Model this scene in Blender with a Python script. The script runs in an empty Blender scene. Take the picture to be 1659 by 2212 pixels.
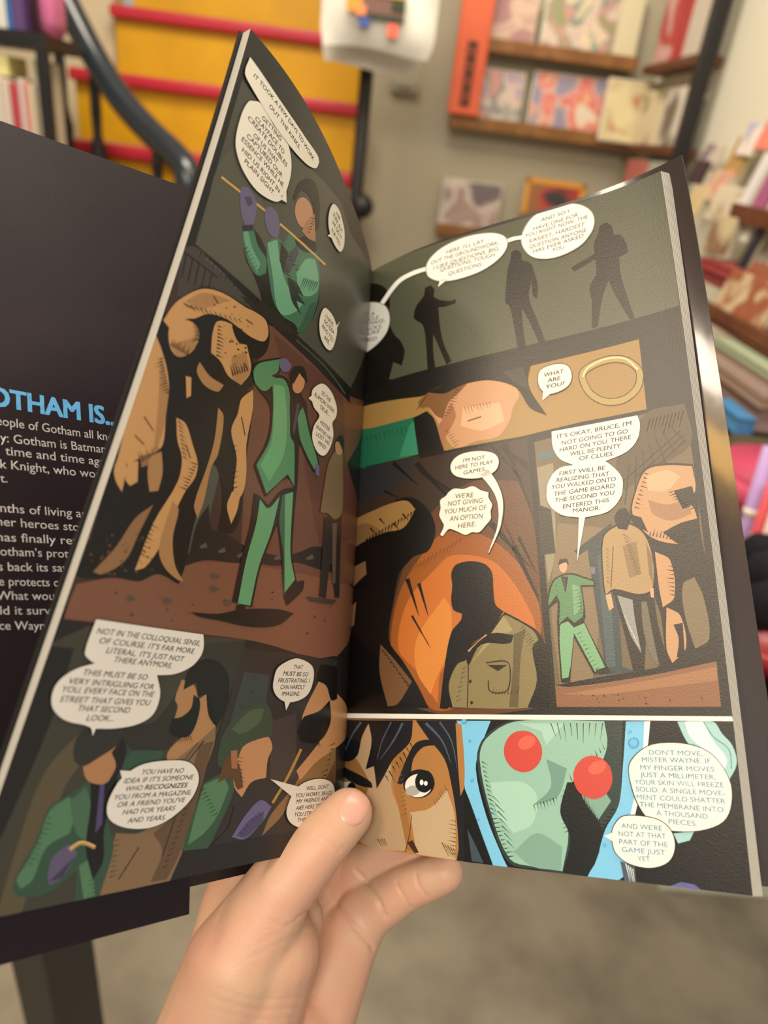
import bpy, bmesh, math, random
import numpy as np
from mathutils import Vector, Matrix
from mathutils.geometry import tessellate_polygon
from mathutils.bvhtree import BVHTree

scene = bpy.context.scene
col = scene.collection
random.seed(7)

BOOK_LOC=(0.00939, 0.20427, 1.23168)
BOOK_ROT=([0.753099, -0.068643, -0.654316],[-0.435675, 0.693192, -0.57417],[0.49298, 0.717476, 0.492136])
CAM_ROT=([0.993522, -0.100125, -0.053741],[0.0, 0.472923, -0.881104],[0.113636, 0.875396, 0.469859])
BEND_LEFT=[1.19965, 0.46171, 1.03605, 0.40805, -0.72235, -0.4489, 1.67427, 0.07013, -0.0345, -0.06465, -0.21777]
BEND_RIGHT=[0.22092, -0.02528, -1.03608, -0.65082, 0.71782, 0.37057, 0.57828, 0.23599, 0.10356, -0.01007, 0.35542]
BACK_COVER=[0.1643, 0.11476, -1.18011, -0.77124, 0.85028, 0.45829, 0.57828, 0.23599, 0.10356, -0.01007, 0.35542]
FLAP=[6.88066, 83.04082, 1.54644, -0.41525, 0.05243, -6.90221, 12.40612]

# ------------------------------------------------------------------ camera
EYE = Vector((0.0, 0.0, 1.5))
FOCAL = 1534.0
CAMM = Matrix(CAM_ROT)
cam_data = bpy.data.cameras.new('camera')
cam = bpy.data.objects.new('camera', cam_data)
col.objects.link(cam)
cam.matrix_world = Matrix.Translation(EYE) @ CAMM.to_4x4()
cam_data.sensor_fit = 'VERTICAL'
cam_data.sensor_height = 34.6
cam_data.lens = 34.6 * FOCAL / 2212.0
cam_data.clip_start = 0.01
cam_data.dof.use_dof = True
cam_data.dof.focus_distance = 0.258
cam_data.dof.aperture_fstop = 7.2
scene.camera = cam
vs = scene.view_settings
vs.view_transform = 'Standard'
vs.look = 'None'
vs.gamma = 1.0
vs.use_curve_mapping = False
vs.exposure = 0.0

# ------------------------------------------------------------------ light
world = bpy.data.worlds.new('shop_ambience')
scene.world = world
world.use_nodes = True
wb = world.node_tree.nodes['Background']
wb.inputs[0].default_value = (1.0, 0.93, 0.84, 1)
wb.inputs[1].default_value = 0.42

def area(name, loc, target, sx, sy, power, color):
    d = bpy.data.lights.new(name, 'AREA')
    d.shape = 'RECTANGLE'; d.size = sx; d.size_y = sy; d.energy = power; d.color = color
    o = bpy.data.objects.new(name, d)
    col.objects.link(o)
    o.location = loc
    o.rotation_euler = (Vector(target) - Vector(loc)).to_track_quat('-Z', 'Y').to_euler()
    return o

area('ceiling_panel_light', (-0.95, -0.35, 2.75), (-0.2, 0.4, 1.0), 0.45, 0.45, 9, (1.0, 0.80, 0.58))
area('ceiling_strip_light', (0.45, 0.9, 2.8), (0.5, 0.9, 0.0), 0.3, 1.2, 17, (1.0, 0.9, 0.76))
area('ceiling_panel_light', (-0.4, 1.5, 2.8), (-0.3, 2.2, 0.8), 0.9, 0.5, 30, (1.0, 0.9, 0.76))
area('ceiling_panel_light', (-0.25, -1.15, 2.7), (0.0, 0.6, 1.2), 0.8, 0.5, 27, (1.0, 0.93, 0.84))

area('ceiling_spot_light', (-1.40, -0.69, 2.78), (0.1, 0.3, 1.4), 0.17, 0.13, 2.4, (1.0, 0.84, 0.66))
area('ceiling_spot_light', (-1.35, -0.14, 2.78), (0.1, 0.3, 1.4), 0.14, 0.14, 1.8, (1.0, 0.84, 0.66))
area('amber_spot_light', (-1.23, -0.88, 2.78), (0.1, 0.3, 1.4), 0.12, 0.16, 0.9, (1.0, 0.55, 0.12))

# ------------------------------------------------------------------ helpers
def at(px, py, Y=None, X=None, Z=None, D=None):
    """A point of the place: the photo's pixel (px, py) on the plane y=Y, x=X or z=Z."""
    r = CAMM @ Vector(((px - 829.5) / FOCAL, -(py - 1106.0) / FOCAL, -1.0))
    if Y is not None: t = Y / r.y
    elif X is not None: t = X / r.x
    elif Z is not None: t = (Z - EYE.z) / r.z
    else: t = D
    return EYE + r * t

def lin(c):
    c = c / 255.0
    return c / 12.92 if c <= 0.04045 else ((c + 0.055) / 1.055) ** 2.4

def rgba(c, k=1.0):
    return (min(1, lin(c[0]) * k), min(1, lin(c[1]) * k), min(1, lin(c[2]) * k), 1)

MATS = {}
def mat(name, color, rough=0.5, spec=0.5, metal=0.0, noise=None, bump=None, coat=0.0, k=1.0, sss=0.0):
    key = (name, tuple(color))
    if key in MATS: return MATS[key]
    m = bpy.data.materials.new(name)
    m.use_nodes = True
    nt = m.node_tree; b = nt.nodes['Principled BSDF']
    b.inputs['Base Color'].default_value = rgba(color, k)
    b.inputs['Roughness'].default_value = rough
    b.inputs['Specular IOR Level'].default_value = spec
    b.inputs['Metallic'].default_value = metal
    if coat:
        b.inputs['Coat Weight'].default_value = coat
        b.inputs['Coat Roughness'].default_value = 0.06
    if sss:
        b.inputs['Subsurface Weight'].default_value = sss
        b.inputs['Subsurface Radius'].default_value = (1.0, 0.35, 0.2)
        b.inputs['Subsurface Scale'].default_value = 0.004
    tc = None
    if noise or bump:
        tc = nt.nodes.new('ShaderNodeTexCoord')
    if noise:
        scale, c2, lo, hi = noise
        n = nt.nodes.new('ShaderNodeTexNoise'); n.inputs['Scale'].default_value = scale; n.inputs['Detail'].default_value = 4
        r = nt.nodes.new('ShaderNodeValToRGB')
        r.color_ramp.elements[0].position = lo; r.color_ramp.elements[1].position = hi
        r.color_ramp.elements[0].color = rgba(color, k); r.color_ramp.elements[1].color = rgba(c2, k)
        nt.links.new(tc.outputs['Object'], n.inputs['Vector'])
        nt.links.new(n.outputs['Fac'], r.inputs['Fac'])
        nt.links.new(r.outputs['Color'], b.inputs['Base Color'])
    if bump:
        scale, st, dist = bump
        n = nt.nodes.new('ShaderNodeTexNoise'); n.inputs['Scale'].default_value = scale; n.inputs['Detail'].default_value = 2
        bp = nt.nodes.new('ShaderNodeBump'); bp.inputs['Strength'].default_value = st; bp.inputs['Distance'].default_value = dist
        nt.links.new(tc.outputs['Object'], n.inputs['Vector'])
        nt.links.new(n.outputs['Fac'], bp.inputs['Height'])
        nt.links.new(bp.outputs['Normal'], b.inputs['Normal'])
    MATS[key] = m
    return m

def palette_mat(name, colors, scale=14.0, seed=0.0):
    """A printed cover: patches of a few colours in irregular blotches."""
    m = bpy.data.materials.new(name); m.use_nodes = True
    nt = m.node_tree; b = nt.nodes['Principled BSDF']; b.inputs['Roughness'].default_value = 0.4
    tc = nt.nodes.new('ShaderNodeTexCoord')
    mp = nt.nodes.new('ShaderNodeMapping'); mp.inputs['Location'].default_value = (seed * 3.1, seed * 1.7, seed)
    n = nt.nodes.new('ShaderNodeTexNoise'); n.inputs['Scale'].default_value = scale; n.inputs['Detail'].default_value = 1.5
    n.inputs['Distortion'].default_value = 0.6
    r = nt.nodes.new('ShaderNodeValToRGB'); r.color_ramp.interpolation = 'LINEAR'
    N = len(colors)
    el = r.color_ramp.elements
    el[0].position = 0.0; el[0].color = rgba(colors[0])
    el[1].position = 0.36; el[1].color = rgba(colors[1 % N])
    for i in range(2, N):
        e = el.new(0.36 + 0.3 * (i - 1) / (N - 1)); e.color = rgba(colors[i])
    nt.links.new(tc.outputs['Object'], mp.inputs['Vector'])
    nt.links.new(mp.outputs['Vector'], n.inputs['Vector'])
    nt.links.new(n.outputs['Fac'], r.inputs['Fac'])
    nt.links.new(r.outputs['Color'], b.inputs['Base Color'])
    return m

def tag(o, label=None, cat=None, group=None, kind=None):
    if label: o['label'] = label
    if cat: o['category'] = cat
    if group: o['group'] = group
    if kind: o['kind'] = kind
    return o

def empty(name, loc, parent=None):
    o = bpy.data.objects.new(name, None)
    o.empty_display_size = 0.02
    col.objects.link(o); o.location = loc
    if parent: o.parent = parent
    return o

def mesh_obj(name, verts, faces, mats, parent=None, fm=None, smooth=False, loc=None):
    me = bpy.data.meshes.new(name)
    me.from_pydata([tuple(v) for v in verts], [], faces)
    for m in (mats if isinstance(mats, (list, tuple)) else [mats]): me.materials.append(m)
    if fm is not None: me.polygons.foreach_set('material_index', fm)
    if smooth: me.polygons.foreach_set('use_smooth', [True] * len(me.polygons))
    me.update()
    o = bpy.data.objects.new(name, me)
    col.objects.link(o)
    if parent: o.parent = parent
    if loc is not None: o.location = loc
    return o

class MB:
    """Collects boxes, tubes and plates for one mesh."""
    def __init__(s): s.v = []; s.f = []; s.m = []
    def box(s, lo, hi, m=0, bev=0.0, rot=None, pivot=None):
        bm = bmesh.new()
        bmesh.ops.create_cube(bm, size=1)
        c = [(lo[i] + hi[i]) / 2 for i in range(3)]; d = [abs(hi[i] - lo[i]) for i in range(3)]
        for v in bm.verts: v.co = Vector((v.co.x * d[0], v.co.y * d[1], v.co.z * d[2]))
        if bev > 0: bmesh.ops.bevel(bm, geom=list(bm.edges), offset=bev, segments=2, profile=0.5, affect='EDGES')
        s.add_bm(bm, m, Vector(c), rot, pivot); return s
    def add_bm(s, bm, m, off=Vector((0, 0, 0)), rot=None, pivot=None):
        bm.verts.ensure_lookup_table(); b = len(s.v)
        for v in bm.verts:
            p = v.co + off
            if rot is not None:
                pv = Vector(pivot) if pivot is not None else off
                p = rot @ (p - pv) + pv
            s.v.append(p)
        for f in bm.faces:
            s.f.append([b + v.index for v in f.verts]); s.m.append(m)
        bm.free()
    def tube(s, pts, radii, m=0, n=14):
        b = len(s.v); P = [Vector(p) for p in pts]
        if not isinstance(radii, (list, tuple)): radii = [radii] * len(P)
        up = Vector((0.13, 0.37, 0.92))
        for i, p in enumerate(P):
            t = (P[min(i + 1, len(P) - 1)] - P[max(i - 1, 0)]).normalized()
            a = t.cross(up)
            if a.length < 1e-3: a = t.cross(Vector((1, 0, 0)))
            a.normalize(); c = t.cross(a)
            for k in range(n):
                q = 2 * math.pi * k / n
                s.v.append(p + (a * math.cos(q) + c * math.sin(q)) * radii[i])
        for i in range(len(P) - 1):
            for k in range(n):
                s.f.append([b + i * n + k, b + i * n + (k + 1) % n, b + (i + 1) * n + (k + 1) % n, b + (i + 1) * n + k]); s.m.append(m)
        s.f.append([b + k for k in range(n)][::-1]); s.m.append(m)
        s.f.append([b + (len(P) - 1) * n + k for k in range(n)]); s.m.append(m)
        return s
    def build(s, name, mats, parent=None, smooth=False, base=None):
        v = s.v
        off = Vector(base) if base is not None else Vector((0, 0, 0))
        if parent is not None and base is None: off = parent.location
        o = mesh_obj(name, [p - off for p in v], s.f, mats, parent, s.m, smooth)
        if parent is None and base is not None: o.location = off
        return o

def spline(pts, sub=8):
    P = [Vector(p) for p in pts]; out = []
    for i in range(len(P) - 1):
        a, b, c, d = P[max(i - 1, 0)], P[i], P[i + 1], P[min(i + 2, len(P) - 1)]
        for j in range(sub):
            t = j / sub
            out.append(0.5 * ((2 * b) + (c - a) * t + (2 * a - 5 * b + 4 * c - d) * t * t + (3 * b - a - 3 * c + d) * t ** 3))
    out.append(P[-1]); return out

# ------------------------------------------------------------------ the room
M_wall = mat('grey_beige_paint', (176, 168, 146), 0.75, 0.25, noise=(3, (170, 161, 138), 0.35, 0.7))
M_cream = mat('cream_paint', (222, 218, 198), 0.75, 0.25)
M_tan = mat('warm_cream_paint', (196, 180, 150), 0.75, 0.25)
M_floor = mat('worn_concrete', (150, 140, 121), 0.55, 0.35, noise=(5.5, (108, 100, 86), 0.42, 0.78), bump=(40, 0.08, 0.004))
M_yellow = mat('yellow_paint', (206, 156, 10), 0.5, 0.35, noise=(6, (190, 138, 6), 0.35, 0.75))
M_red = mat('red_paint', (176, 34, 50), 0.4, 0.4)
M_tread = mat('worn_wood_tread', (164, 112, 92), 0.5, 0.4)
M_black = mat('black_metal', (26, 25, 25), 0.45, 0.4)
M_rail = mat('blue_black_gloss_paint', (36, 44, 50), 0.22, 0.6)
M_wood = mat('oak_ledge_wood', (146, 102, 56), 0.5, 0.35, noise=(30, (124, 82, 42), 0.3, 0.7))
M_dwood = mat('brown_shelf_wood', (112, 66, 42), 0.5, 0.35, noise=(24, (92, 52, 34), 0.3, 0.7))
M_white = mat('white_cotton', (222, 219, 206), 0.85, 0.15, bump=(220, 0.15, 0.001))

tag(MB().box((-2.6, -1.2, -0.05), (1.6, 4.2, 0.0)).build('floor', M_floor), kind='structure')
tag(MB().box((-0.055, 2.60, 0.0), (0.92, 2.68, 2.95)).build('wall_back', M_wall), kind='structure')
tag(MB().box((-2.6, 2.74, 0.0), (-0.892, 2.85, 2.95)).build('wall_left', M_tan), kind='structure')
tag(MB().box((0.83, 1.06, 0.0), (0.92, 2.60, 2.95)).build('wall_right', M_cream), kind='structure')
tag(MB().box((0.92, 1.06, 0.0), (1.6, 1.15, 2.95)).build('wall_front', M_cream), kind='structure')
tag(MB().box((-2.7, -1.2, 0.0), (-2.6, 2.85, 2.95)).build('wall_side', M_cream), kind='structure')
tag(MB().box((-2.6, -1.2, 2.95), (1.6, 4.2, 3.0)).build('ceiling', M_cream), kind='structure')

# ------------------------------------------------------------------ yellow staircase
stair = empty('staircase', (-0.5, 2.0, 0.0))
tag(stair, 'yellow painted stairs with red nosings rising behind the open book', 'staircase')
steps = [(1.005, 1.98), (1.190, 2.14), (1.375, 2.30), (1.558, 2.50), (1.745, 2.70), (1.93, 2.90), (2.115, 3.1)]
z0 = 0.0
for i, (z, y) in enumerate(steps):
    lz = steps[i - 1][0] if i else 0.0
    ny = steps[i + 1][1] if i + 1 < len(steps) else y + 0.3
    lx = -0.95 if y < 2.6 else -0.885
    MB().box((lx + .01, y, lz - 0.02), (-0.085, y + 0.03, z - 0.02)).build('riser', M_yellow, stair)
    MB().box((lx + .005, y - 0.015, z - 0.02), (-0.08, ny + 0.02, z), 0).build('tread', M_tread, stair)
    MB().box((lx, y - 0.03, z - 0.03), (-0.075, y + 0.012, z + 0.004), 0, 0.008).build('nosing', M_red, stair)

# ------------------------------------------------------------------ handrail
hr = empty('handrail', at(300, 255, Y=2.05))
tag(hr, 'dark blue black curved stair handrail with thin balusters at upper left', 'handrail')
rp = [at(95, -90, Y=2.22), at(150, 20, Y=2.2), at(205, 125, Y=2.16), at(262, 215, Y=2.1), at(325, 285, Y=2.04), at(378, 335, Y=1.98), at(405, 375, Y=1.94), at(400, 425, Y=1.93), at(372, 452, Y=1.94)]
MB().tube(spline(rp), 0.033, 0, 18).build('rail', M_rail, hr, True)
for (xa, ya, xb, yb, Y) in ((118, 10, 150, 430, 2.2), (200, 130, 216, 430, 2.16), (338, 300, 352, 470, 2.03)):
    a = at(xa, ya, Y=Y); b = at(xb, yb, Y=Y); b.x = a.x; b.z = 1.19
    pts = [a, a.lerp(b, 0.3), a.lerp(b, 0.45), a.lerp(b, 0.55), a.lerp(b, 0.8), b]
    MB().tube(pts, [0.012, 0.014, 0.012, 0.022, 0.014, 0.02], 0, 10).build('baluster', M_black, hr, True)
ns = empty('newel_post', (-0.062, 2.25, 0.0))
tag(ns, 'slim black newel post with a ball between stairs and grey wall', 'post')
MB().tube([(-0.062, 2.25, 0.0), (-0.062, 2.25, 2.3)], 0.019, 0, 14).build('post', M_black, ns, True)
bm = bmesh.new(); bmesh.ops.create_uvsphere(bm, u_segments=20, v_segments=12, radius=0.034)
k = MB(); k.add_bm(bm, 0, Vector((-0.042, 2.25, at(775, 445, Y=2.25).z))); k.build('ball_knob', M_black, ns, True)
k = MB().tube([(-0.062, 2.25, 2.12), (0.05, 2.14, 2.12), (0.06, 2.13, 2.14)], 0.008, 0, 10); k.build('hanging_arm', M_black, ns, True)

# ------------------------------------------------------------------ cloth bags hung on the post
def cloth_bag(name, label, tl, br, Y, lean, printed):
    a = at(tl[0], tl[1], Y=Y); b = at(br[0], br[1], Y=Y)
    x0, x1, zb, zt = a.x, b.x, b.z, b.z + (0.40 if printed else 0.44)
    root = empty(name, ((x0 + x1) / 2, Y, zb)); tag(root, label, 'bag', 'white cloth bags on the newel post')
    nx, nz = 16, 20; V = []; F = []
    for side in (0, 1):
        for j in range(nz + 1):
            for i in range(nx + 1):
                u = i / nx; w = j / nz
                edge = min(1, min(u, 1 - u) * 7) ** 0.5 * min(1, (w) * 7 + 0.02) ** 0.5
                x = x0 + (x1 - x0) * u; z = zb + (zt - zb) * w
                if w < 0.12:
                    q = 1 - w / 0.12; x = (x0 + x1) / 2 + (x - (x0 + x1) / 2) * (1 - 0.09 * q * q)
                th = 0.022 * edge
                wob = 0.006 * math.sin(u * 9 + w * 3 + lean) + 0.004 * math.sin(w * 14 + u * 4)
                V.append(Vector((x - root.location.x, (-th if side == 0 else th) + wob, z - root.location.z + 0.006 * math.sin(u * 5 + lean))))
    n1 = (nx + 1) * (nz + 1)
    for j in range(nz):
        for i in range(nx):
            q = j * (nx + 1) + i
            F.append([q, q + 1, q + nx + 2, q + nx + 1]); F.append([n1 + q, n1 + q + nx + 1, n1 + q + nx + 2, n1 + q + 1])
    mesh_obj('bag_body', V, F, M_white, root, None, True)
    for s in (0.3, 0.7):
        xs = x0 + (x1 - x0) * s
        MB().tube(spline([(xs, Y - 0.012, zt - 0.03), (xs, Y - 0.01, zt + 0.1), ((x0 + x1) / 2, Y, 2.125)], 6), 0.009, 0, 8).build('strap', M_white, root, True)
    return root
bag = cloth_bag('tote_bag', 'white tote bag with a colourful print, hanging in front at the top', (694, 20), (934, 128), 2.08, 0.0, True)
cloth_bag('tote_bag', 'plain white tote bag hanging behind the printed one', (697, 40), (908, 163), 2.17, 1.3, False)
pr_parts = [((752, -30), (800, 30), (226, 150, 60)), ((786, -40), (872, 40), (120, 92, 84)), ((790, 30), (872, 52), (70, 74, 62)), ((776, 36), (796, 60), (70, 92, 160)), ((838, 52), (858, 84), (232, 110, 92)), ((800, -40), (872, 2), (205, 160, 52)), ((848, 2), (874, 28), (62, 70, 48)), ((770, 10), (790, 36), (222, 140, 96))]
pm = MB(); pmats = []
for q, ((xa, ya), (xb, yb), c) in enumerate(pr_parts):
    A = at(xa, ya, Y=2.05); B = at(xb, yb, Y=2.05)
    pm.box((A.x, 2.042 - q * 0.0006, B.z), (B.x, 2.050, A.z), q, 0.001); pmats.append(mat('bag_print', c, 0.7, 0.2))
pm.build('printed_picture', pmats, bag)

# ------------------------------------------------------------------ wall plate
sp = empty('light_switch', at(872, 192, Y=2.59)); tag(sp, 'small grey wall plate under the hanging bags', 'switch')
A = at(846, 172, Y=2.59); B = at(902, 205, Y=2.59)
MB().box((A.x, 2.575, B.z), (B.x, 2.6, A.z), 0, 0.004).build('plate', mat('grey_plastic', (152, 146, 130), 0.5), sp)
MB().box((A.x + .02, 2.568, B.z + .015), (B.x - .02, 2.578, A.z - .015), 0, 0.002).build('rocker', mat('grey_plastic', (150, 138, 132), 0.5), sp)

# ------------------------------------------------------------------ wall ledges and what stands on them
def ledge(label, a, b, Y, depth, m, grp='wooden picture ledges'):
    A = at(*a, Y=Y); B = at(*b, Y=Y)
    z = (A.z + B.z) / 2
    r = empty('wall_ledge', ((A.x + B.x) / 2, 2.6, z)); tag(r, label, 'shelf', grp)
    MB().box((A.x, 2.6 - depth, z - 0.012), (B.x, 2.6, z + 0.0), 0, 0.002).build('board', m, r)
    MB().box((A.x, 2.6 - depth - 0.012, z - 0.016), (B.x, 2.6 - depth, z + 0.02), 0, 0.003).build('front_lip', m, r)
    return z
z1 = ledge('upper wooden ledge on the grey wall, left of the black post', (1050, 98), (1378, 140), 2.52, 0.07, M_wood)
z2 = ledge('lower wooden ledge on the grey wall, under the orange panel', (973, 255), (1366, 318), 2.52, 0.07, M_wood)
z3 = ledge('short wooden ledge under the pale square picture', (943, 495), (1085, 515), 2.52, 0.05, M_wood)
z4 = ledge('short wooden ledge under the yellow edged picture', (1128, 470), (1262, 490), 2.52, 0.05, M_wood)

def standing_book(name, label, tl, br, Y, colors, cat='book', group=None, scale=14, thick=0.018, seed=0, border=None, z=None):
    A = at(*tl, Y=Y); B = at(*br, Y=Y)
    zb = z if z is not None else B.z
    zt = A.z if z is None else zb + (A.z - B.z)
    r = empty(name, ((A.x + B.x) / 2, Y, zb)); tag(r, label, cat, group)
    rot = Matrix.Rotation(math.radians(-7), 3, 'X')
    pv = ((A.x + B.x) / 2, Y, zb)
    MB().box((A.x, Y, zb), (B.x, Y + thick, zt), 0, 0.002, rot, pv).build('book_block' if cat == 'book' else 'backing', mat('cream_card', (222, 214, 192), 0.6), r)
    f = MB()
    f.box((A.x + 0.004, Y - 0.002, zb + 0.004), (B.x - 0.004, Y + 0.001, zt - 0.004), 0, 0.0005, rot, pv)
    f.build('front_cover' if cat == 'book' else 'printed_picture', palette_mat('printed_cover', colors, scale, seed), r)
    if border:
        g = MB(); bw = 0.018
        for lo, hi in (((A.x, zb), (A.x + bw, zt)), ((B.x - bw, zb), (B.x, zt)), ((A.x, zb), (B.x, zb + bw)), ((A.x, zt - bw), (B.x, zt))):
            g.box((lo[0], Y - 0.006, lo[1]), (hi[0], Y - 0.001, hi[1]), 0, 0.001, rot, pv)
        g.build('border', mat('border_card', border, 0.5), r)
    return r
L1 = 'books facing out on the wall ledges'
CR = (226, 214, 186)
standing_book('picture_book', 'cream book with mauve brown print, left end of the upper ledge', (1057, -40), (1152, 98), 2.545, [CR, (188, 150, 136), (214, 184, 160), (170, 126, 122)], group=L1, seed=1, z=z1)
standing_book('picture_book', 'large cream book with a pale mixed print, middle of the upper ledge', (1192, -50), (1322, 122), 2.545, [CR, (206, 180, 172), (228, 212, 170), (120, 140, 136), (212, 150, 140), (150, 150, 110)], group=L1, seed=2, z=z1, scale=16)
standing_book('picture_book', 'plain cream book, right end of the upper ledge', (1335, -40), (1372, 125), 2.55, [(222, 214, 180), (214, 206, 168)], group=L1, seed=3, z=z1)
standing_book('picture_book', 'pink grey book with a teal patch, left end of the lower ledge', (1040, 122), (1122, 262), 2.545, [(206, 180, 164), (168, 148, 160), (214, 190, 170), (86, 124, 128), (196, 140, 128)], group=L1, seed=4, z=z2, scale=13)
standing_book('picture_book', 'pale book with orange and crimson print, middle of the lower ledge', (1162, 135), (1292, 290), 2.545, [(216, 196, 180), (222, 206, 184), (226, 156, 118), (216, 90, 104), (222, 178, 150), (150, 140, 160)], group=L1, seed=5, z=z2, scale=12)
standing_book('picture_book', 'cream book with a rust brown print, right end of the lower ledge', (1326, 150), (1425, 306), 2.50, [(224, 206, 168), (188, 110, 70), (206, 190, 146), (222, 206, 160)], group=L1, seed=6, z=z2, scale=11)
standing_book('square_picture', 'pale mauve square picture on the lowest left ledge', (962, 372), (1072, 500), 2.545, [(196, 178, 166), (156, 128, 118), (206, 190, 178), (110, 96, 98)], 'picture', seed=8, z=z3, scale=10)
standing_book('square_picture', 'dark picture with an orange yellow edge, just above the open book', (1140, 376), (1252, 480), 2.545, [(46, 42, 46), (60, 52, 54), (186, 60, 54), (150, 100, 60)], 'picture', seed=9, z=z4, scale=11, border=(212, 146, 44))
# tall orange panel
A = at(994, -150, Y=2.5); B = at(1034, 240, Y=2.5)
orp = empty('orange_banner', ((A.x + B.x) / 2, 2.5, z2)); tag(orp, 'tall narrow orange panel with dark lettering at the left end of the ledges', 'sign')
MB().box((at(968, 235, Y=2.5).x, 2.5, z2 + 0.02), (B.x, 2.53, A.z), 0, 0.003).build('panel', mat('orange_card', (226, 104, 58), 0.5, noise=(5, (212, 84, 52), 0.4, 0.7)), orp)
g = MB(); xm = (at(968, 235, Y=2.5).x + B.x) / 2
for i in range(9):
    zz = z2 + 0.045 + i * 0.019
    g.box((xm - 0.014, 2.494, zz), (xm + 0.014, 2.501, zz + 0.013)); 
    if i % 2: g.box((xm - 0.006, 2.493, zz + 0.004), (xm + 0.006, 2.4935, zz + 0.009), 1)
g.build('lettering', [mat('dark_print', (64, 42, 22), 0.6), mat('orange_card', (226, 104, 58), 0.5)], orp)

# ------------------------------------------------------------------ black corner shelving unit beside the right wall
su = empty('corner_shelf', (0.79, 2.3, 0.0)); tag(su, 'black framed shelving with brown boards in the corner right of the ledges', 'shelf')
PX = 0.757
for (x, y) in ((PX + 0.018, 2.08),):
    MB().box((x - 0.018, y - 0.018, 0.0), (x + 0.018, y + 0.018, 2.3), 0, 0.003).build('post', M_black, su)
for z in (z1, z2, 1.38):
    MB().box((PX, 2.10, z - 0.022), (0.828, 2.52, z), 0, 0.003).build('board', M_dwood, su)
LS = 'books on the black corner shelving'
def side_book(label, ya, yb, z, h, c, x=PX + 0.012, w=0.035):
    r = empty('shelf_book', (x + w / 2, (ya + yb) / 2, z)); tag(r, label, 'book', LS)
    MB().box((x, ya, z), (x + w, yb, z + h), 0, 0.002).build('cover', c if not isinstance(c, tuple) else mat('book_cover', c, 0.45), r)
    MB().box((x + 0.004, ya + 0.003, z + h - 0.006), (x + w - 0.006, yb - 0.003, z + h + 0.001), 0).build('page_edges', mat('cream_card', (222, 214, 192), 0.6), r)
side_book('red and white book on the upper brown board', 2.34, 2.48, z1, 0.21, palette_mat('printed_cover', [(206, 40, 60), (214, 176, 170), (186, 30, 46)], 9, 1))
side_book('crimson book next to the red and white one', 2.255, 2.335, z1, 0.22, (176, 26, 42))
side_book('pale book nearest the black post on the upper board', 2.13, 2.25, z1, 0.2, (206, 196, 184))
side_book('olive and cream book on the second brown board', 2.30, 2.50, z2, 0.14, palette_mat('printed_cover', [(196, 180, 140), (120, 110, 84), (220, 206, 170)], 12, 2))
side_book('white book with a dark patch nearest the black post on the second board', 2.12, 2.27, z2, 0.14, palette_mat('printed_cover', [(214, 214, 200), (90, 84, 70), (220, 216, 202)], 9, 3))
side_book('salmon pink book under the second board', 2.30, 2.48, 1.38, 0.13, (196, 112, 100))
side_book('pale green book beside the salmon pink one', 2.13, 2.28, 1.38, 0.13, (176, 184, 170))

# ------------------------------------------------------------------ display rack along the right wall
rk = empty('display_rack', (0.78, 1.3, 0.0)); tag(rk, 'brown wooden display rack along the cream wall at the right edge', 'rack')
def rail_between(name, pa, pb, X, w, h, parent, m):
    A = at(*pa, X=X); B = at(*pb, X=X)
    z = (A.z + B.z) / 2
    MB().box((X, min(A.y, B.y), z - h), (X + w, max(A.y, B.y), z), 0, 0.003).build(name, m, parent)
    return z, min(A.y, B.y), max(A.y, B.y)
tiers = []
for (pa, pb, X) in (((1585, 425), (1700, 476), 0.735), ((1515, 632), (1700, 760), 0.675)):
    z, ya, yb = rail_between('tier_lip', pa, pb, X, 0.012, 0.03, rk, M_dwood)
    MB().box((X, ya, z - 0.034), (0.828, yb, z - 0.022), 0, 0.002).build('tier_board', M_dwood, rk)
    tiers.append((z, ya, yb, X))
for y in (tiers[1][1], tiers[1][2]):
    MB().box((0.805, y - 0.012, 0.0), (0.828, y + 0.012, 1.45), 0, 0.003).build('upright', M_black, rk)
LR_ = 'cards and books on the display rack'
def rack_item(label, pxc, size, X, colors, cat='book', name='display_card', tilt=0, scale=20, seed=0, thick=0.012):
    c = at(*pxc, X=X); w, h = size
    r = empty(name, c); tag(r, label, cat, LR_)
    rot = Matrix.Rotation(math.radians(tilt), 3, 'X') @ Matrix.Rotation(math.radians(12), 3, 'Y')
    m = palette_mat('printed_cover', colors, scale, seed) if len(colors) > 1 else mat('book_cover', colors[0], 0.45)
    MB().box((c.x, c.y - w / 2, c.z - h / 2), (c.x + thick, c.y + w / 2, c.z + h / 2), 0, 0.002, rot, c).build('card', m, r)
    MB().box((c.x + thick, c.y - w / 2 + .003, c.z - h / 2 + .003), (c.x + thick + .006, c.y + w / 2 - .003, c.z + h / 2 - .003), 0, 0.001, rot, c).build('backing', mat('cream_card', (222, 214, 192), 0.6), r)
rack_item('dark violet card beside the top corner of the open book', (1505, 370), (0.074, 0.052), 0.755, [(52, 38, 46)], seed=1)
rack_item('mauve and grey card above the dark violet one', (1530, 338), (0.096, 0.059), 0.777, [(150, 120, 120), (96, 90, 110), (200, 186, 170)], seed=2)
rack_item('ochre boxed card right of the mauve one', (1590, 340), (0.074, 0.089), 0.784, [(166, 126, 62), (176, 138, 78)], seed=3)
rack_item('white and lilac card above the ochre one', (1618, 300), (0.067, 0.067), 0.784, [(206, 204, 210), (160, 164, 196), (224, 214, 204)], seed=4)
rack_item('coral card at the right edge, highest of the rack', (1655, 290), (0.052, 0.059), 0.784, [(226, 132, 112)], seed=5)
rack_item('cream card with a coral mark below the mauve one', (1545, 400), (0.089, 0.067), 0.755, [(206, 190, 156), (214, 140, 122), (196, 180, 150)], seed=6)
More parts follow.
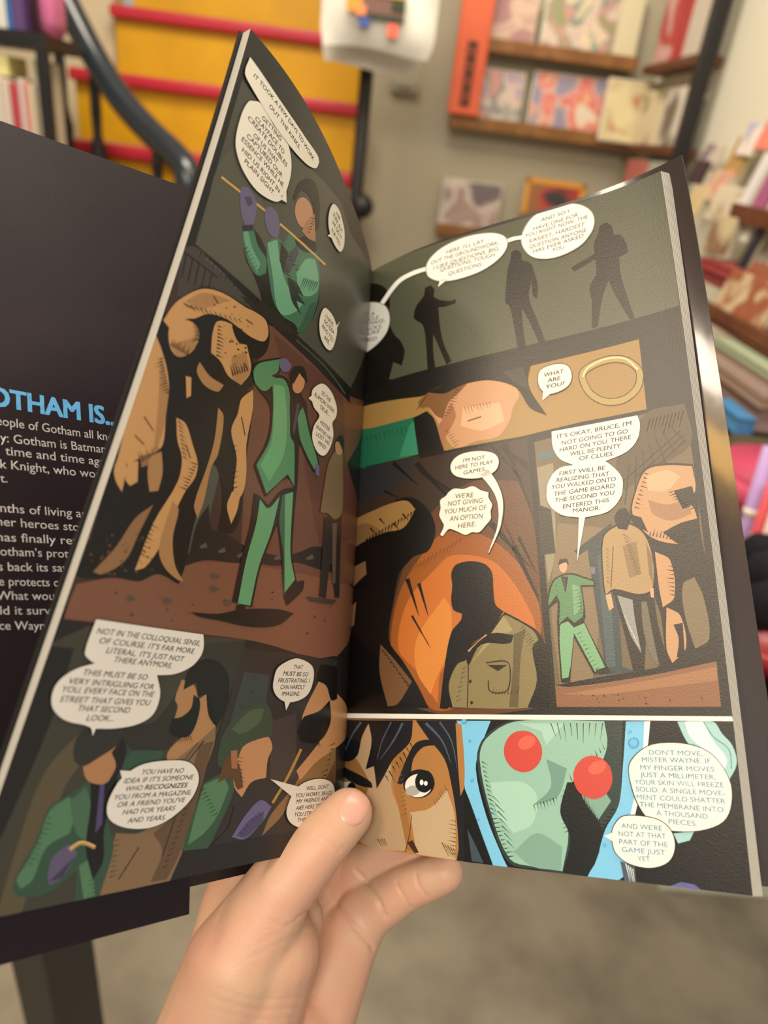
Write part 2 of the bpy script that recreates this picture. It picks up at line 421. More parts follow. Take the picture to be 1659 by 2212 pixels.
rack_item('ochre and cream card below the dark violet one', (1500, 432), (0.074, 0.067), 0.740, [(190, 154, 90), (206, 184, 140)], seed=7)
rack_item('beige patterned card left of the upper lip', (1560, 440), (0.118, 0.074), 0.740, [(196, 178, 150), (170, 150, 124), (206, 196, 170)], seed=8)
rack_item('yellow edged brown card in the middle of the rack', (1552, 505), (0.096, 0.074), 0.725, [(206, 156, 66), (126, 92, 74), (190, 176, 140)], seed=9, scale=12)
rack_item('pale card under the upper brown lip', (1612, 480), (0.074, 0.074), 0.755, [(206, 204, 190)], seed=10)
rack_item('magenta backed book standing on the upper lip', (1652, 410), (0.044, 0.096), 0.755, [(156, 84, 122)], seed=11)
rack_item('white tall book leaning on the upper lip', (1625, 395), (0.030, 0.118), 0.755, [(214, 210, 208)], seed=12)
rack_item('white board under the upper lip at the right edge', (1645, 560), (0.067, 0.163), 0.784, [(212, 216, 206)], seed=13)
rack_item('black spined book below the upper lip', (1612, 545), (0.022, 0.148), 0.740, [(40, 40, 46)], seed=14)
rack_item('row of cream magazines with rust tops on the lower lip', (1610, 640), (0.192, 0.074), 0.688, [(206, 190, 150), (196, 176, 140), (150, 86, 60)], seed=15)
rack_item('rust brown book behind the cream magazines', (1640, 605), (0.118, 0.059), 0.740, [(150, 92, 66)], seed=16)
# table of stacked books
tb = empty('display_table', (0.7, 1.3, 0.0)); tag(tb, 'dark display table with stacks of books under the rack', 'table')
zt_ = at(1590, 888, X=0.66).z
MB().box((0.58, 1.14, zt_ - 0.03), (0.80, 1.62, zt_), 0, 0.003).build('table_top', mat('dark_green_grey_top', (48, 54, 54), 0.4), tb)
for (x, y) in ((0.58, 1.58), (0.78, 1.2), (0.78, 1.58)):
    MB().box((x - 0.015, y - 0.015, 0), (x + 0.015, y + 0.015, zt_ - 0.03), 0, 0.002).build('leg', M_black, tb)
LT = 'books stacked on the display table'
def stack(labels, x0, x1, ys, X, cols, depth=0.12, z0=None):
    xm = (x0 + x1) / 2
    zs = [at(xm, y, X=X).z for y in ys]
    ya, yb = sorted((at(x0, ys[-1], X=X).y, at(x1, ys[-1], X=X).y))
    if z0 is not None:
        d = z0 - zs[-1]; zs = [z + d for z in zs]
    for i, l in enumerate(labels):
        c = cols[i]; hi, lo = zs[i] - 0.0004, zs[i + 1]
        r = empty('stacked_book', (X + depth / 2, (ya + yb) / 2, lo)); tag(r, l, 'book', LT)
        k = MB(); h = hi - lo; j = 0.004 * math.sin(i * 2.3)
        k.box((X + j, ya + j, lo), (X + depth + j, yb + j, lo + h * .16), 0, 0.0006)
        k.box((X + j, ya + j, hi - h * .16), (X + depth + j, yb + j, hi), 0, 0.0006)
        k.box((X + depth + j - .003, ya + j, lo + h * .1), (X + depth + j, yb + j, hi - h * .1), 0, 0.0006)
        k.build('cover', mat('book_cover', c, 0.5), r)
        MB().box((X + j + .003, ya + j + .003, lo + h * .16), (X + depth + j - .003, yb + j - .003, hi - h * .16), 0).build('page_block', mat('page_edge_paper', (min(255, c[0] + 12), min(255, c[1] + 10), min(255, c[2] + 8)), 0.7), r)
stack(['thick dark red book on top of a stack right of the book corner', 'second dark red book, under the thick one'], 1490, 1572, [562, 586, 614], 0.70, [(148, 52, 56), (124, 46, 50)])
stack(['pale green edged book on top of the taupe stack', 'mauve grey book second in the taupe stack', 'wide taupe book third in the taupe stack', 'dark taupe book fourth in the taupe stack', 'grey mauve book at the bottom of the taupe stack'], 1500, 1655, [706, 724, 762, 790, 815, 850], 0.64, [(156, 166, 140), (168, 148, 140), (146, 122, 106), (132, 108, 98), (150, 130, 126)], 0.13, zt_)
stack(['blue book lying at the front of the dark table'], 1530, 1602, [842, 886], 0.60, [(64, 128, 178)], 0.03, zt_)

# crimson round box on a low wall shelf, nearer the viewer at the right edge
pc = at(1655, 1062, X=0.60)
pk = empty('round_box', pc + Vector((0.03, 0, -0.1))); tag(pk, 'crimson pink round box with a black band at the right edge', 'box')
def drum(r, za, zb, bev):
    bm = bmesh.new(); bmesh.ops.create_cone(bm, cap_ends=True, segments=40, radius1=r, radius2=r, depth=zb - za)
    bmesh.ops.bevel(bm, geom=[e for e in bm.edges if abs(e.verts[0].co.z - e.verts[1].co.z) < 1e-5], offset=bev, segments=3, affect='EDGES')
    k = MB(); k.add_bm(bm, 0, pc + Vector((0.03, 0, (za + zb) / 2))); return k
M_pink = mat('crimson_pink_card', (190, 62, 96), 0.6)
drum(0.108, -0.1, -0.034, 0.006).build('box_body', M_pink, pk, True)
drum(0.109, -0.034, -0.026, 0.001).build('black_band', M_black, pk, True)
drum(0.112, -0.026, 0.035, 0.012).build('lid', M_pink, pk, True)
lw = empty('wall_shelf', (0.78, pc.y + .05, pc.z - .11)); tag(lw, 'low dark wall shelf under the crimson round box', 'shelf')
MB().box((pc.x - .09, pc.y - .12, pc.z - .12), (0.828, pc.y + .2, pc.z - .1005), 0, .003).build('board', M_black, lw)
MB().box((0.68, pc.y + .13, pc.z - .24), (0.828, pc.y + .16, pc.z - .12), 0, .004).build('bracket', M_black, lw)
def leaning(label, pa, pb, X, w, c, name='rolled_poster'):
    A = at(*pa, X=X); B = at(*pb, X=X)
    r = empty(name, B); tag(r, label, 'poster', 'rolled posters at the right edge')
    MB().tube([A, A.lerp(B, .5), B], w, 0, 14).build('paper_roll', mat('poster_paper', c, 0.5), r, True)
    MB().tube([A.lerp(B, .3), A.lerp(B, .34)], w * 1.06, 0, 14).build('paper_band', mat('poster_band', (236, 226, 214), 0.5), r, True)
leaning('lilac rolled poster leaning at the right edge', (1665, 965), (1538, 1378), .52, .009, (184, 150, 206))
leaning('red rolled poster leaning beside the lilac one', (1672, 1040), (1556, 1394), .51, .007, (222, 80, 88))
leaning('pale pink rolled poster in front of the red one', (1690, 1060), (1585, 1370), .50, .006, (228, 190, 186))
# dark plush heap in a red bowl
bw = empty('bowl', at(1668, 1352, X=0.50)); tag(bw, 'red bowl at the right edge under the dark plush', 'bowl')
c0 = at(1672, 1350, X=0.50)
prof = [(0.016, -0.05), (0.045, -0.048), (0.066, -0.022), (0.074, 0.0), (0.07, 0.0), (0.062, -0.02), (0.04, -0.042), (0.0, -0.046)]
V = []; F = []
for i, (r_, z_) in enumerate(prof):
    for q in range(32):
        a_ = 2 * math.pi * q / 32; V.append(Vector((r_ * math.cos(a_), r_ * math.sin(a_), z_)))
for i in range(len(prof) - 1):
    for q in range(32): F.append([i * 32 + q, i * 32 + (q + 1) % 32, (i + 1) * 32 + (q + 1) % 32, (i + 1) * 32 + q])
mesh_obj('bowl_shell', [v + c0 - bw.location for v in V], F, mat('red_glaze', (170, 40, 48), 0.3), bw, None, True)
MB().tube([(c0.x, c0.y, c0.z - 0.053), (c0.x, c0.y, c0.z - 0.048)], [0.03, 0.026], 0, 20).build('foot_ring', mat('red_glaze', (170, 40, 48), 0.3), bw, True)
side = empty('wall_shelf', (0.78, c0.y, c0.z - .08)); tag(side, 'small dark wall shelf under the red bowl at the right edge', 'shelf')
MB().box((c0.x - .09, c0.y - .1, c0.z - .073), (0.828, 1.12, c0.z - .0535), 0, .003).build('board', M_black, side)
MB().box((0.7, 1.075, c0.z - .2), (0.828, 1.105, c0.z - .073), 0, .004).build('bracket', M_black, side)
for i, (px, py, rr) in enumerate(((1645, 1190, .022), (1662, 1235, .026), (1640, 1260, .02), (1664, 1300, .03), (1650, 1325, .022))):
    c = at(px, py, X=0.49)
    r = empty('plush_ball', c); tag(r, ['topmost black pompom of the heap in the red bowl', 'second black pompom from the top of the heap', 'smallest black pompom, at the left of the heap', 'large black pompom low at the right of the heap', 'black pompom resting on the rim of the red bowl'][i], 'pompom', 'black pompoms in the red bowl')
    bm = bmesh.new(); bmesh.ops.create_icosphere(bm, subdivisions=3, radius=rr)
    for v in bm.verts: v.co *= 1 + random.uniform(-.07, .07)
    k = MB(); k.add_bm(bm, 0, c); k.build('pile', mat('black_plush', (30, 29, 33), 0.9, 0.2), r, True)
    MB().tube([c + Vector((0, 0, rr * .9)), c + Vector((.004, -.004, rr * 1.25))], .002, 0, 6).build('loop', M_black, r, True)

# ------------------------------------------------------------------ left shelving with books
ls = empty('bookshelf', at(40, 180, Y=1.9)); tag(ls, 'black metal bookshelf at the top left corner', 'shelf')
pl_ = at(92, 75, Y=1.9); zb_ = at(40, 68, Y=1.9).z
MB().box((-1.75, 1.88, zb_ - 0.028), (pl_.x + 0.012, 2.12, zb_), 0, 0.003).build('board', M_black, ls)
MB().box((-1.75, 1.88, 1.09), (pl_.x + 0.012, 2.12, 1.12), 0, 0.003).build('board', M_black, ls)
for y in (1.89, 2.11):
    if y < 2: MB().box((pl_.x - 0.012, y - 0.012, 0.0), (pl_.x + 0.012, y + 0.012, zb_ - 0.02), 0, 0.002).build('post', M_black, ls)
    MB().box((-1.75, y - 0.012, 0.0), (-1.726, y + 0.012, zb_ - 0.02), 0, 0.002).build('post', M_black, ls)
LB = 'books on the black bookshelf'
def left_book(label, xa, xb, zlo, zhi, c, y0=1.885, d=.15):
    A = at(xa, 150, Y=y0); B = at(xb, 150, Y=y0)
    r = empty('shelf_book', ((A.x + B.x) / 2, y0, zlo)); tag(r, label, 'book', LB)
    MB().box((A.x, y0, zlo), (B.x, y0 + d, zhi), 0, 0.002).build('cover', mat('book_cover', c, 0.5), r)
    MB().box((A.x + .002, y0 + .004, zhi - .004), (B.x - .002, y0 + d - .004, zhi + .001), 0).build('page_edges', mat('cream_card', (222, 214, 192), 0.6), r)
zs = 1.12
zhi_ = at(20, 168, Y=1.9).z
for i, (xa, xb, c, l) in enumerate(((-60, -5, (208, 196, 176), 'wide pale spine at the left frame edge'), (-4, 14, (206, 190, 176), 'greyish pink spine left of the red one'), (15, 33, (178, 60, 68), 'red spine on the lower board of the bookshelf'), (34, 44, (206, 190, 184), 'thin white spine right of the red one'), (45, 56, (204, 140, 124), 'salmon spine on the bookshelf'), (57, 66, (214, 196, 170), 'cream spine right of the salmon one'))):
    left_book(l, xa, xb, zs, zhi_ - 0.004 * (i % 3), c)
left_book('pale yellow book standing high under the black board', -30, 18, zhi_ + .003, zb_ - .05, (236, 222, 150), 1.9, .1)
left_book('pale grey book nearest the black post', 68, 78, zs, zb_ - .05, (196, 186, 160), 1.9, .14)
for i, (xa, xb, c, l, h) in enumerate(((-40, 26, (206, 206, 196), 'white box on top of the black board', .12), (27, 38, (40, 100, 160), 'thin blue book between white box and violet book', .12), (39, 62, (86, 60, 110), 'violet book on top of the black board', .13))):
    left_book(l, xa, xb, zb_ + .001, zb_ + h, c, 1.885, .12)
A = at(62, -70, Y=1.89); B = at(112, 48, Y=1.89)
pb = empty('pink_pouch', ((A.x + B.x) / 2, 1.9, zb_)); tag(pb, 'pink rounded pouch at the end of the black board, top left', 'pouch')
MB().box((A.x, 1.89, zb_), (B.x, 2.0, zb_ + .17), 0, 0.028).build('pouch_body', mat('pink_vinyl', (206, 112, 156), 0.4), pb, True)
MB().box((A.x + .01, 1.885, zb_ + .13), (B.x - .01, 1.892, zb_ + .138), 0, 0.002).build('zip', mat('pouch_zip', (196, 180, 190), 0.4), pb)

# ------------------------------------------------------------------ dark plinth at the lower left
pn = empty('display_plinth', (-0.4, 0.5, 0.0)); tag(pn, 'black square plinth standing on the floor at the lower left', 'plinth')
E0 = at(104, 2130, Y=0.50); E1 = at(36, 2130, Y=0.545); E2 = at(214, 2130, Y=0.545)
def plinth_poly(s):
    a = Vector((E0.x, E0.y)); b = Vector((E2.x, E2.y)); c = Vector((E1.x, E1.y)); d = b + c - a; m = (a + b + c + d) / 4
    return [m + (q - m) * s for q in (a, b, d, c)]
def prism(poly, za, zb):
    k = MB(); n = len(poly)
    k.v = [Vector((q.x, q.y, za)) for q in poly] + [Vector((q.x, q.y, zb)) for q in poly]
    k.f = [list(range(n))[::-1], list(range(n, 2 * n))] + [[i, (i + 1) % n, n + (i + 1) % n, n + i] for i in range(n)]
    k.m = [0] * len(k.f); return k
prism(plinth_poly(1.0), 0.03, 1.02).build('plinth_body', mat('black_laminate', (44, 42, 40), 0.5), pn)
prism(plinth_poly(0.94), 0.0, 0.03).build('plinth_base', M_black, pn)
prism(plinth_poly(1.06), 1.02, 1.04).build('plinth_top', M_black, pn)

# ------------------------------------------------------------------ the open comic book
PW, PH = 168.0, 259.0
GQ, GW = np.polynomial.legendre.leggauss(12); GQ = (GQ + 1) / 2; GW = GW / 2
def bent(side, p, s, v):
    """Points (mm, in the book's own frame) of a bent leaf: s from the fold, v up from the foot."""
    s = np.asarray(s, float); v = np.asarray(v, float)
    w = v / PH; q = (s / PW)[..., None] * GQ
    e = lambda a: np.asarray(a)[..., None]
    th = e(p[0] + p[1] * w) + e(p[2] + p[3] * w) * q + e(p[4] + p[5] * w) * q * q + e(p[6] + p[7] * w) * np.exp(-q / 0.12) + e(p[8] * w * w) + e(p[9] * w * w) * q + e(p[10] * w * w) * q * q
    return np.stack([side * s * (np.cos(th) @ GW), v, s * (np.sin(th) @ GW)], -1)
def left_page(s, v): return bent(-1, BEND_LEFT, s, v)
def right_page(s, v): return bent(1, BEND_RIGHT, s, v)
def leaf(side, p, root):
    q = (list(p) + [0] * 7)[:11]
    def f(s, v): return bent(side, q, s, v) + np.array([root[0], 0, root[1]])
    return f
back_leaf = leaf(1, BACK_COVER, (2.0, -8.0))
FLAP_W = 95.0
def flap_leaf(t, v):
    """The cover flap: t mm from its folded side, v up."""
    t = FLAP_W - np.asarray(t, float); v = np.asarray(v, float); w = v / 260
    q = t[..., None] * GQ
    th = (FLAP[2] + FLAP[3] * w)[..., None] + FLAP[4] * q / 100
    return np.stack([FLAP[0] + FLAP[5] * w - t * (np.cos(th) @ GW), v, FLAP[1] + FLAP[6] * w + t * (np.sin(th) @ GW)], -1)
def front_leaf(s, v):
    """The front cover: from the spine to the fold, lying behind the flap."""
    s = np.asarray(s, float); v = np.asarray(v, float)
    root = np.stack([np.full_like(v, -2.0), v, np.full_like(v, -7.0)], -1)
    mid = flap_leaf(np.full_like(v, FLAP_W), v) + np.array([-8.0, 0, -1.0])
    end = flap_leaf(np.zeros_like(v), v) + np.array([-1.2, 0, 0.6])
    u = np.clip(s / 100.0, 0, 2)[..., None]
    lower = root * (1 - np.minimum(u, 1)) + mid * np.minimum(u, 1)
    upper = mid * (2 - np.maximum(u, 1)) + end * (np.maximum(u, 1) - 1)
    return np.where(u <= 1, lower, upper)

class Sheet:
    """A leaf as a fine grid; art is laid on that same grid so that every layer is parallel."""
    def __init__(self, f, s0, s1, v0, v1, ns, nv, flip):
        self.S = np.linspace(s0, s1, ns + 1); self.V = np.linspace(v0, v1, nv + 1)
        A, B = np.meshgrid(self.S, self.V)
        self.P = f(A, B)
        h = 0.05
        n = np.cross(f(A + h, B) - f(A - h, B), f(A, B + h) - f(A, B - h))
        n /= np.linalg.norm(n, axis=-1, keepdims=True)
        self.N = -n if flip else n
        self.ns, self.nv = ns, nv
        self.flip = flip
    def ev(self, s, v, off):
        i = (s - self.S[0]) / (self.S[1] - self.S[0]); j = (v - self.V[0]) / (self.V[1] - self.V[0])
        a = min(max(int(i), 0), self.ns - 1); b = min(max(int(j), 0), self.nv - 1)
        x = i - a; y = j - b
        w = ((1 - x) * (1 - y), x * (1 - y), (1 - x) * y, x * y)
        P = self.P[b, a] * w[0] + self.P[b, a + 1] * w[1] + self.P[b + 1, a] * w[2] + self.P[b + 1, a + 1] * w[3]
        N = self.N[b, a] * w[0] + self.N[b, a + 1] * w[1] + self.N[b + 1, a] * w[2] + self.N[b + 1, a + 1] * w[3]
        return (P + N * off) * 0.001, N

def set_normals(me, N):
    me.polygons.foreach_set('use_smooth', [True] * len(me.polygons))
    me.normals_split_custom_set_from_vertices([tuple(n) for n in N])

def slab(sh, name, mats, parent, top, bot, layers=1, edge=1, fan=0.0):
    """A solid sheet between offsets top and bot along the leaf's normal; mats[0] face, mats[1] edges, mats[2] back."""
    V = []; F = []; fm = []; nx, ny = sh.ns + 1, sh.nv + 1
    offs = [top + (bot - top) * k / layers for k in range(layers + 1)]
    T = np.gradient(sh.P, axis=1); T /= np.linalg.norm(T, axis=-1, keepdims=True)
    slide = (np.arange(nx) / (nx - 1))[None, :, None]
    for i, k in enumerate(offs):
        Q = (sh.P + sh.N * k + T * slide * fan * i / layers) * 0.001
        V += [Vector(q) for q in Q.reshape(-1, 3)]
    n1 = nx * ny; nl = layers * n1
    for j in range(ny - 1):
        for i in range(nx - 1):
            q = j * nx + i
            F.append([q, q + 1, q + nx + 1, q + nx]); fm.append(0)
            F.append([nl + q, nl + q + nx, nl + q + nx + 1, nl + q + 1]); fm.append(2 if len(mats) > 2 else 0)
    ring = [i for i in range(nx)] + [j * nx + nx - 1 for j in range(1, ny)] + [(ny - 1) * nx + i for i in range(nx - 2, -1, -1)] + [j * nx for j in range(ny - 2, 0, -1)]
    b0 = len(V); m = len(ring)
    V += [V[k * n1 + p].copy() for k in range(layers + 1) for p in ring]
    for k in range(layers):
        for a in range(m):
            c = (a + 1) % m
            F.append([b0 + k * m + a, b0 + k * m + c, b0 + (k + 1) * m + c, b0 + (k + 1) * m + a]); fm.append(edge + k % 2 if layers > 1 else edge)
    if sh.flip: F = [f[::-1] for f in F]
    o = mesh_obj(name, V, F, mats, parent, fm)
    sm = [k < 2 * sh.ns * sh.nv for k in range(len(fm))]
    o.data.polygons.foreach_set('use_smooth', sm)
    return o

def clip_axis(poly, ax, c, keep_greater):
    out = []; n = len(poly)
    for i in range(n):
        a, b = poly[i], poly[(i + 1) % n]
        da = (a[ax] - c) * (1 if keep_greater else -1); db = (b[ax] - c) * (1 if keep_greater else -1)
        if da >= 0: out.append(a)
        if (da > 0 > db) or (da < 0 < db):
            t = da / (da - db); out.append((a[0] + (b[0] - a[0]) * t, a[1] + (b[1] - a[1]) * t))
    return out

def smooth_loop(P, sub=4):
    n = len(P); o = []
    for i in range(n):
        a, b, c, d = P[i - 1], P[i], P[(i + 1) % n], P[(i + 2) % n]
        for j in range(sub):
            t = j / sub
            o.append(tuple(.5 * (2 * b[k] + (c[k] - a[k]) * t + (2 * a[k] - 5 * b[k] + 4 * c[k] - d[k]) * t * t + (3 * b[k] - a[k] - 3 * c[k] + d[k]) * t ** 3) for k in (0, 1)))
    return o

TEXT_CACHE = {}
def letters(txt, bold, italic):
    key = (txt, bold, italic)
    if key in TEXT_CACHE: return TEXT_CACHE[key]
    cu = bpy.data.curves.new('lettering', 'FONT')
    cu.body = txt; cu.size = 1.0; cu.resolution_u = 3
    cu.shear = 0.16 if italic else 0.0
    ob = bpy.data.objects.new('lettering', cu)
    col.objects.link(ob)
    dg = bpy.context.evaluated_depsgraph_get(); dg.update()
    me = bpy.data.meshes.new_from_object(ob.evaluated_get(dg))
    V = [(v.co.x, v.co.y) for v in me.vertices]; F = [list(p.vertices) for p in me.polygons]
    bpy.data.objects.remove(ob); bpy.data.meshes.remove(me); bpy.data.curves.remove(cu)
    w = {0: 0.010, 1: 0.032, 2: 0.07}[bold]          # a second and third pass thicken the strokes
    n = len(V); V0, F0 = list(V), list(F)
    for dx_, dy_ in ((w, 0), (0, w * .6), (w, w * .6)):
        F += [[i + len(V) for i in f] for f in F0]
        V += [(x + dx_, y + dy_) for x, y in V0]
    TEXT_CACHE[key] = (V, F)
    return V, F

def print_mat(c, gain):
    c = tuple(min(255, int(x)) for x in c)
    return mat('printed_ink', c, 0.30, 0.5, bump=(1500, 0.14, 0.0003), k=gain)

def soften(P):
    """Rounds the gentle turns of an outline and keeps its sharp corners."""
    n = len(P)
    if n < 5: return P
    T = []
    for i in range(n):
        a, b, c = P[i - 1], P[i], P[(i + 1) % n]
        u = (b[0] - a[0], b[1] - a[1]); w = (c[0] - b[0], c[1] - b[1])
        lu, lw = math.hypot(*u) + 1e-9, math.hypot(*w) + 1e-9
        cs = (u[0] * w[0] + u[1] * w[1]) / (lu * lw)
        if cs < 0.42: T.append(None)
        else:
            k = 1 / (lu + lw); T.append(((u[0] + w[0]) * k, (u[1] + w[1]) * k))
    o = []
    for i in range(n):
        p, q = P[i], P[(i + 1) % n]; d = (q[0] - p[0], q[1] - p[1]); L = math.hypot(*d)
        ta, tb = T[i], T[(i + 1) % n]
        if (ta is None and tb is None) or L < 1.0: o.append(p); continue
        ma = (ta[0] * L, ta[1] * L) if ta else d
        mb = (tb[0] * L, tb[1] * L) if tb else d
        m = 4 if L > 4 else 3
        for j in range(m):
            t = j / m; h = (2 * t ** 3 - 3 * t ** 2 + 1, t ** 3 - 2 * t ** 2 + t, -2 * t ** 3 + 3 * t ** 2, t ** 3 - t ** 2)
            o.append(tuple(h[0] * p[k] + h[1] * ma[k] + h[2] * q[k] + h[3] * mb[k] for k in (0, 1)))
    return o

def lay_art(sh, items, name, parent, base, gain, lim):
    V = []; N = []; F = []; fm = []; mats = []; midx = {}
    seen = {}
    def vert(s, v, off):
        key = (round(s, 3), round(v, 3), off)
        if key not in seen:
            p, n = sh.ev(s, v, off); seen[key] = len(V); V.append(Vector(p)); N.append(n)
        return seen[key]
    def slot(c):
        m = print_mat(c, gain)
        if m.name not in midx: midx[m.name] = len(mats); mats.append(m)
        return midx[m.name]
    layer = 0; last = -1
    ds = sh.S[1] - sh.S[0]; dv = sh.V[1] - sh.V[0]
    for it in items:
        k = slot(it[1])
        if k != last: layer += 1
        last = k
        off = base + layer * 0.0065
        if it[0] in (0, 1):
            q = it[2]; P = [(q[i] / 10.0, q[i + 1] / 10.0) for i in range(0, len(q), 2)]
            if it[0] == 1: P = smooth_loop(P)
            elif it is not items[0]: P = soften(P)
            if sum(P[i - 1][0] * P[i][1] - P[i][0] * P[i - 1][1] for i in range(len(P))) < 0: P = P[::-1]
            tris = tessellate_polygon([[Vector((a, b, 0)) for a, b in P]])
            for t in tris:
                T = [P[i] for i in t]
                ar = (T[1][0] - T[0][0]) * (T[2][1] - T[0][1]) - (T[2][0] - T[0][0]) * (T[1][1] - T[0][1])
                if abs(ar) < 1e-6: continue
                if ar < 0: T = T[::-1]
                for ax, c, g in ((0, lim[0], True), (0, lim[1], False), (1, lim[2], True), (1, lim[3], False)):
                    T = clip_axis(T, ax, c, g)
                    if len(T) < 3: break
                if len(T) < 3: continue
                i0 = int((min(p[0] for p in T) - sh.S[0]) // ds); i1 = int((max(p[0] for p in T) - sh.S[0] - 1e-7) // ds)
                for i in range(i0, i1 + 1):
                    A = T
                    if i > i0: A = clip_axis(A, 0, sh.S[0] + i * ds, True)
                    if i < i1 and len(A) > 2: A = clip_axis(A, 0, sh.S[0] + (i + 1) * ds, False)
                    if len(A) < 3: continue
                    j0 = int((min(p[1] for p in A) - sh.V[0]) // dv); j1 = int((max(p[1] for p in A) - sh.V[0] - 1e-7) // dv)
                    for j in range(j0, j1 + 1):
                        B = A
                        if j > j0: B = clip_axis(B, 1, sh.V[0] + j * dv, True)
                        if j < j1 and len(B) > 2: B = clip_axis(B, 1, sh.V[0] + (j + 1) * dv, False)
                        if len(B) < 3: continue
                        ids = []
                        for p in B:
                            w = vert(p[0], p[1], off)
                            if w not in ids: ids.append(w)
                        if len(ids) >= 3: F.append(ids); fm.append(k)
        else:
            x0, y0, x1, y1, cap = [z / 100.0 for z in it[2]]
            TV, TF = letters(it[5], it[3], it[4])
            xa = min(v[0] for v in TV); xb = max(v[0] for v in TV)
            sx = math.hypot(x1 - x0, y1 - y0) / (xb - xa); sy = cap / 0.72
            dx = ((x1 - x0) / math.hypot(x1 - x0, y1 - y0), (y1 - y0) / math.hypot(x1 - x0, y1 - y0))
            up = (-dx[1], dx[0]) if dx[0] >= 0 else (dx[1], -dx[0])
            ids = []
            for (a, b) in TV:
                u = (a - xa) * sx; w = (b - 0.36) * sy
                s = x0 + dx[0] * u + up[0] * w; v = y0 + dx[1] * u + up[1] * w
                p, n = sh.ev(s, v, off + 0.012); ids.append(len(V)); V.append(Vector(p)); N.append(n)
            for f in TF: F.append([ids[i] for i in f]); fm.append(k)
    if sh.flip: F = [f[::-1] for f in F]
    o = mesh_obj(name, V, F, mats, parent, fm)
    set_normals(o.data, N)
    return o

book = empty('comic_book', BOOK_LOC)
book.rotation_euler = Matrix(BOOK_ROT).to_euler()
tag(book, 'open glossy comic book held up in one hand', 'comic book')

M_page = mat('black_printed_page', (33, 28, 25), 0.30, 0.5, bump=(1500, 0.14, 0.0003))
M_pageR = mat('black_printed_paper', (25, 23, 20), 0.30, 0.5, bump=(1500, 0.14, 0.0003))
M_edge = mat('white_page_edges', (226, 220, 206), 0.8, 0.2)
M_edge2 = mat('grey_page_edges', (150, 145, 135), 0.8, 0.2)
M_edge3 = mat('pale_page_edges', (196, 190, 178), 0.8, 0.2)
M_cov = mat('dark_plum_cover_stock', (37, 29, 33), 0.36, 0.16, noise=(9, (46, 38, 42), 0.5, 0.75), bump=(700, 0.06, 0.0004))
M_covin = mat('black_cover_inside', (20, 18, 18), 0.4, 0.5)
M_gloss = mat('glossy_dark_cover', (58, 47, 45), 0.16, 0.6, bump=(160, 0.05, 0.0006), coat=0.6)

LS_ = Sheet(left_page, 0.0, PW, 0.0, PH, 84, 52, True)
RS_ = Sheet(right_page, 0.0, PW, 0.0, PH, 84, 52, False)
pageL = slab(LS_, 'left_page', [M_page, M_edge], book, 0.0, -0.12)
pageR = slab(RS_, 'right_page', [M_pageR, M_edge], book, 0.0, -0.12)
pageL['label'] = 'left hand page, seven balloons over dark panels'
pageR['label'] = 'right hand page, lit by a ceiling lamp'
slab(LS_, 'page_stack', [M_edge, M_edge3, M_edge2], book, -0.14, -3.2, 9)
slab(RS_, 'page_stack', [M_edge, M_edge3, M_edge2], book, -0.14, -4.6, 11, fan=2.2)
endp = slab(Sheet(left_page, 0.0, PW + 1.2, 0.0, PH, 84, 52, True), 'end_paper', [M_covin, M_covin], book, -3.5, -4.2)
endp['label'] = 'black end paper behind the left pages'

VB, VT = -14.0, 263.0
cov = slab(Sheet(front_leaf, 0.0, 199.0, VB + 6, VT, 60, 20, True), 'front_cover', [M_covin, M_cov, M_cov], book, 0.0, -0.5)
FS_ = Sheet(flap_leaf, 0.0, FLAP_W, VB, VT, 36, 54, False)
if FS_.N[15, 15] @ (np.array([0.3, 0, 1.0])) < 0: FS_.N = -FS_.N; FS_.flip = not FS_.flip
flap = slab(FS_, 'cover_flap', [M_cov, M_covin, M_cov], book, 0.0, -0.4)
bk = slab(Sheet(back_leaf, 0.0, 175.0, -1.0, 264.3, 84, 52, False), 'back_cover', [M_gloss, M_covin, M_cov], book, 0.0, -1.0)
bk['label'] = 'glossy dark inside of the back cover'
# spine strip joining both covers
V = []; F = []
for j in range(21):
    v = -1 + 262 * j / 20
    a = front_leaf(np.array(0.0), np.array(v)); b = back_leaf(np.array(0.0), np.array(v))
    for i in range(7):
        t = i / 6; p = a * (1 - t) + b * t; p[2] -= 2.2 * math.sin(math.pi * t)
        V.append(Vector(p * 0.001)); 
    for i in range(7):
        t = i / 6; p = a * (1 - t) + b * t; p[2] -= 2.2 * math.sin(math.pi * t) + 1.0
        V.append(Vector(p * 0.001))
for j in range(20):
    for i in range(6):
        q = j * 14 + i
        F.append([q, q + 1, q + 15, q + 14]); F.append([q + 7, q + 21, q + 22, q + 8])
mesh_obj('spine', V, F, M_cov, book, None, True)

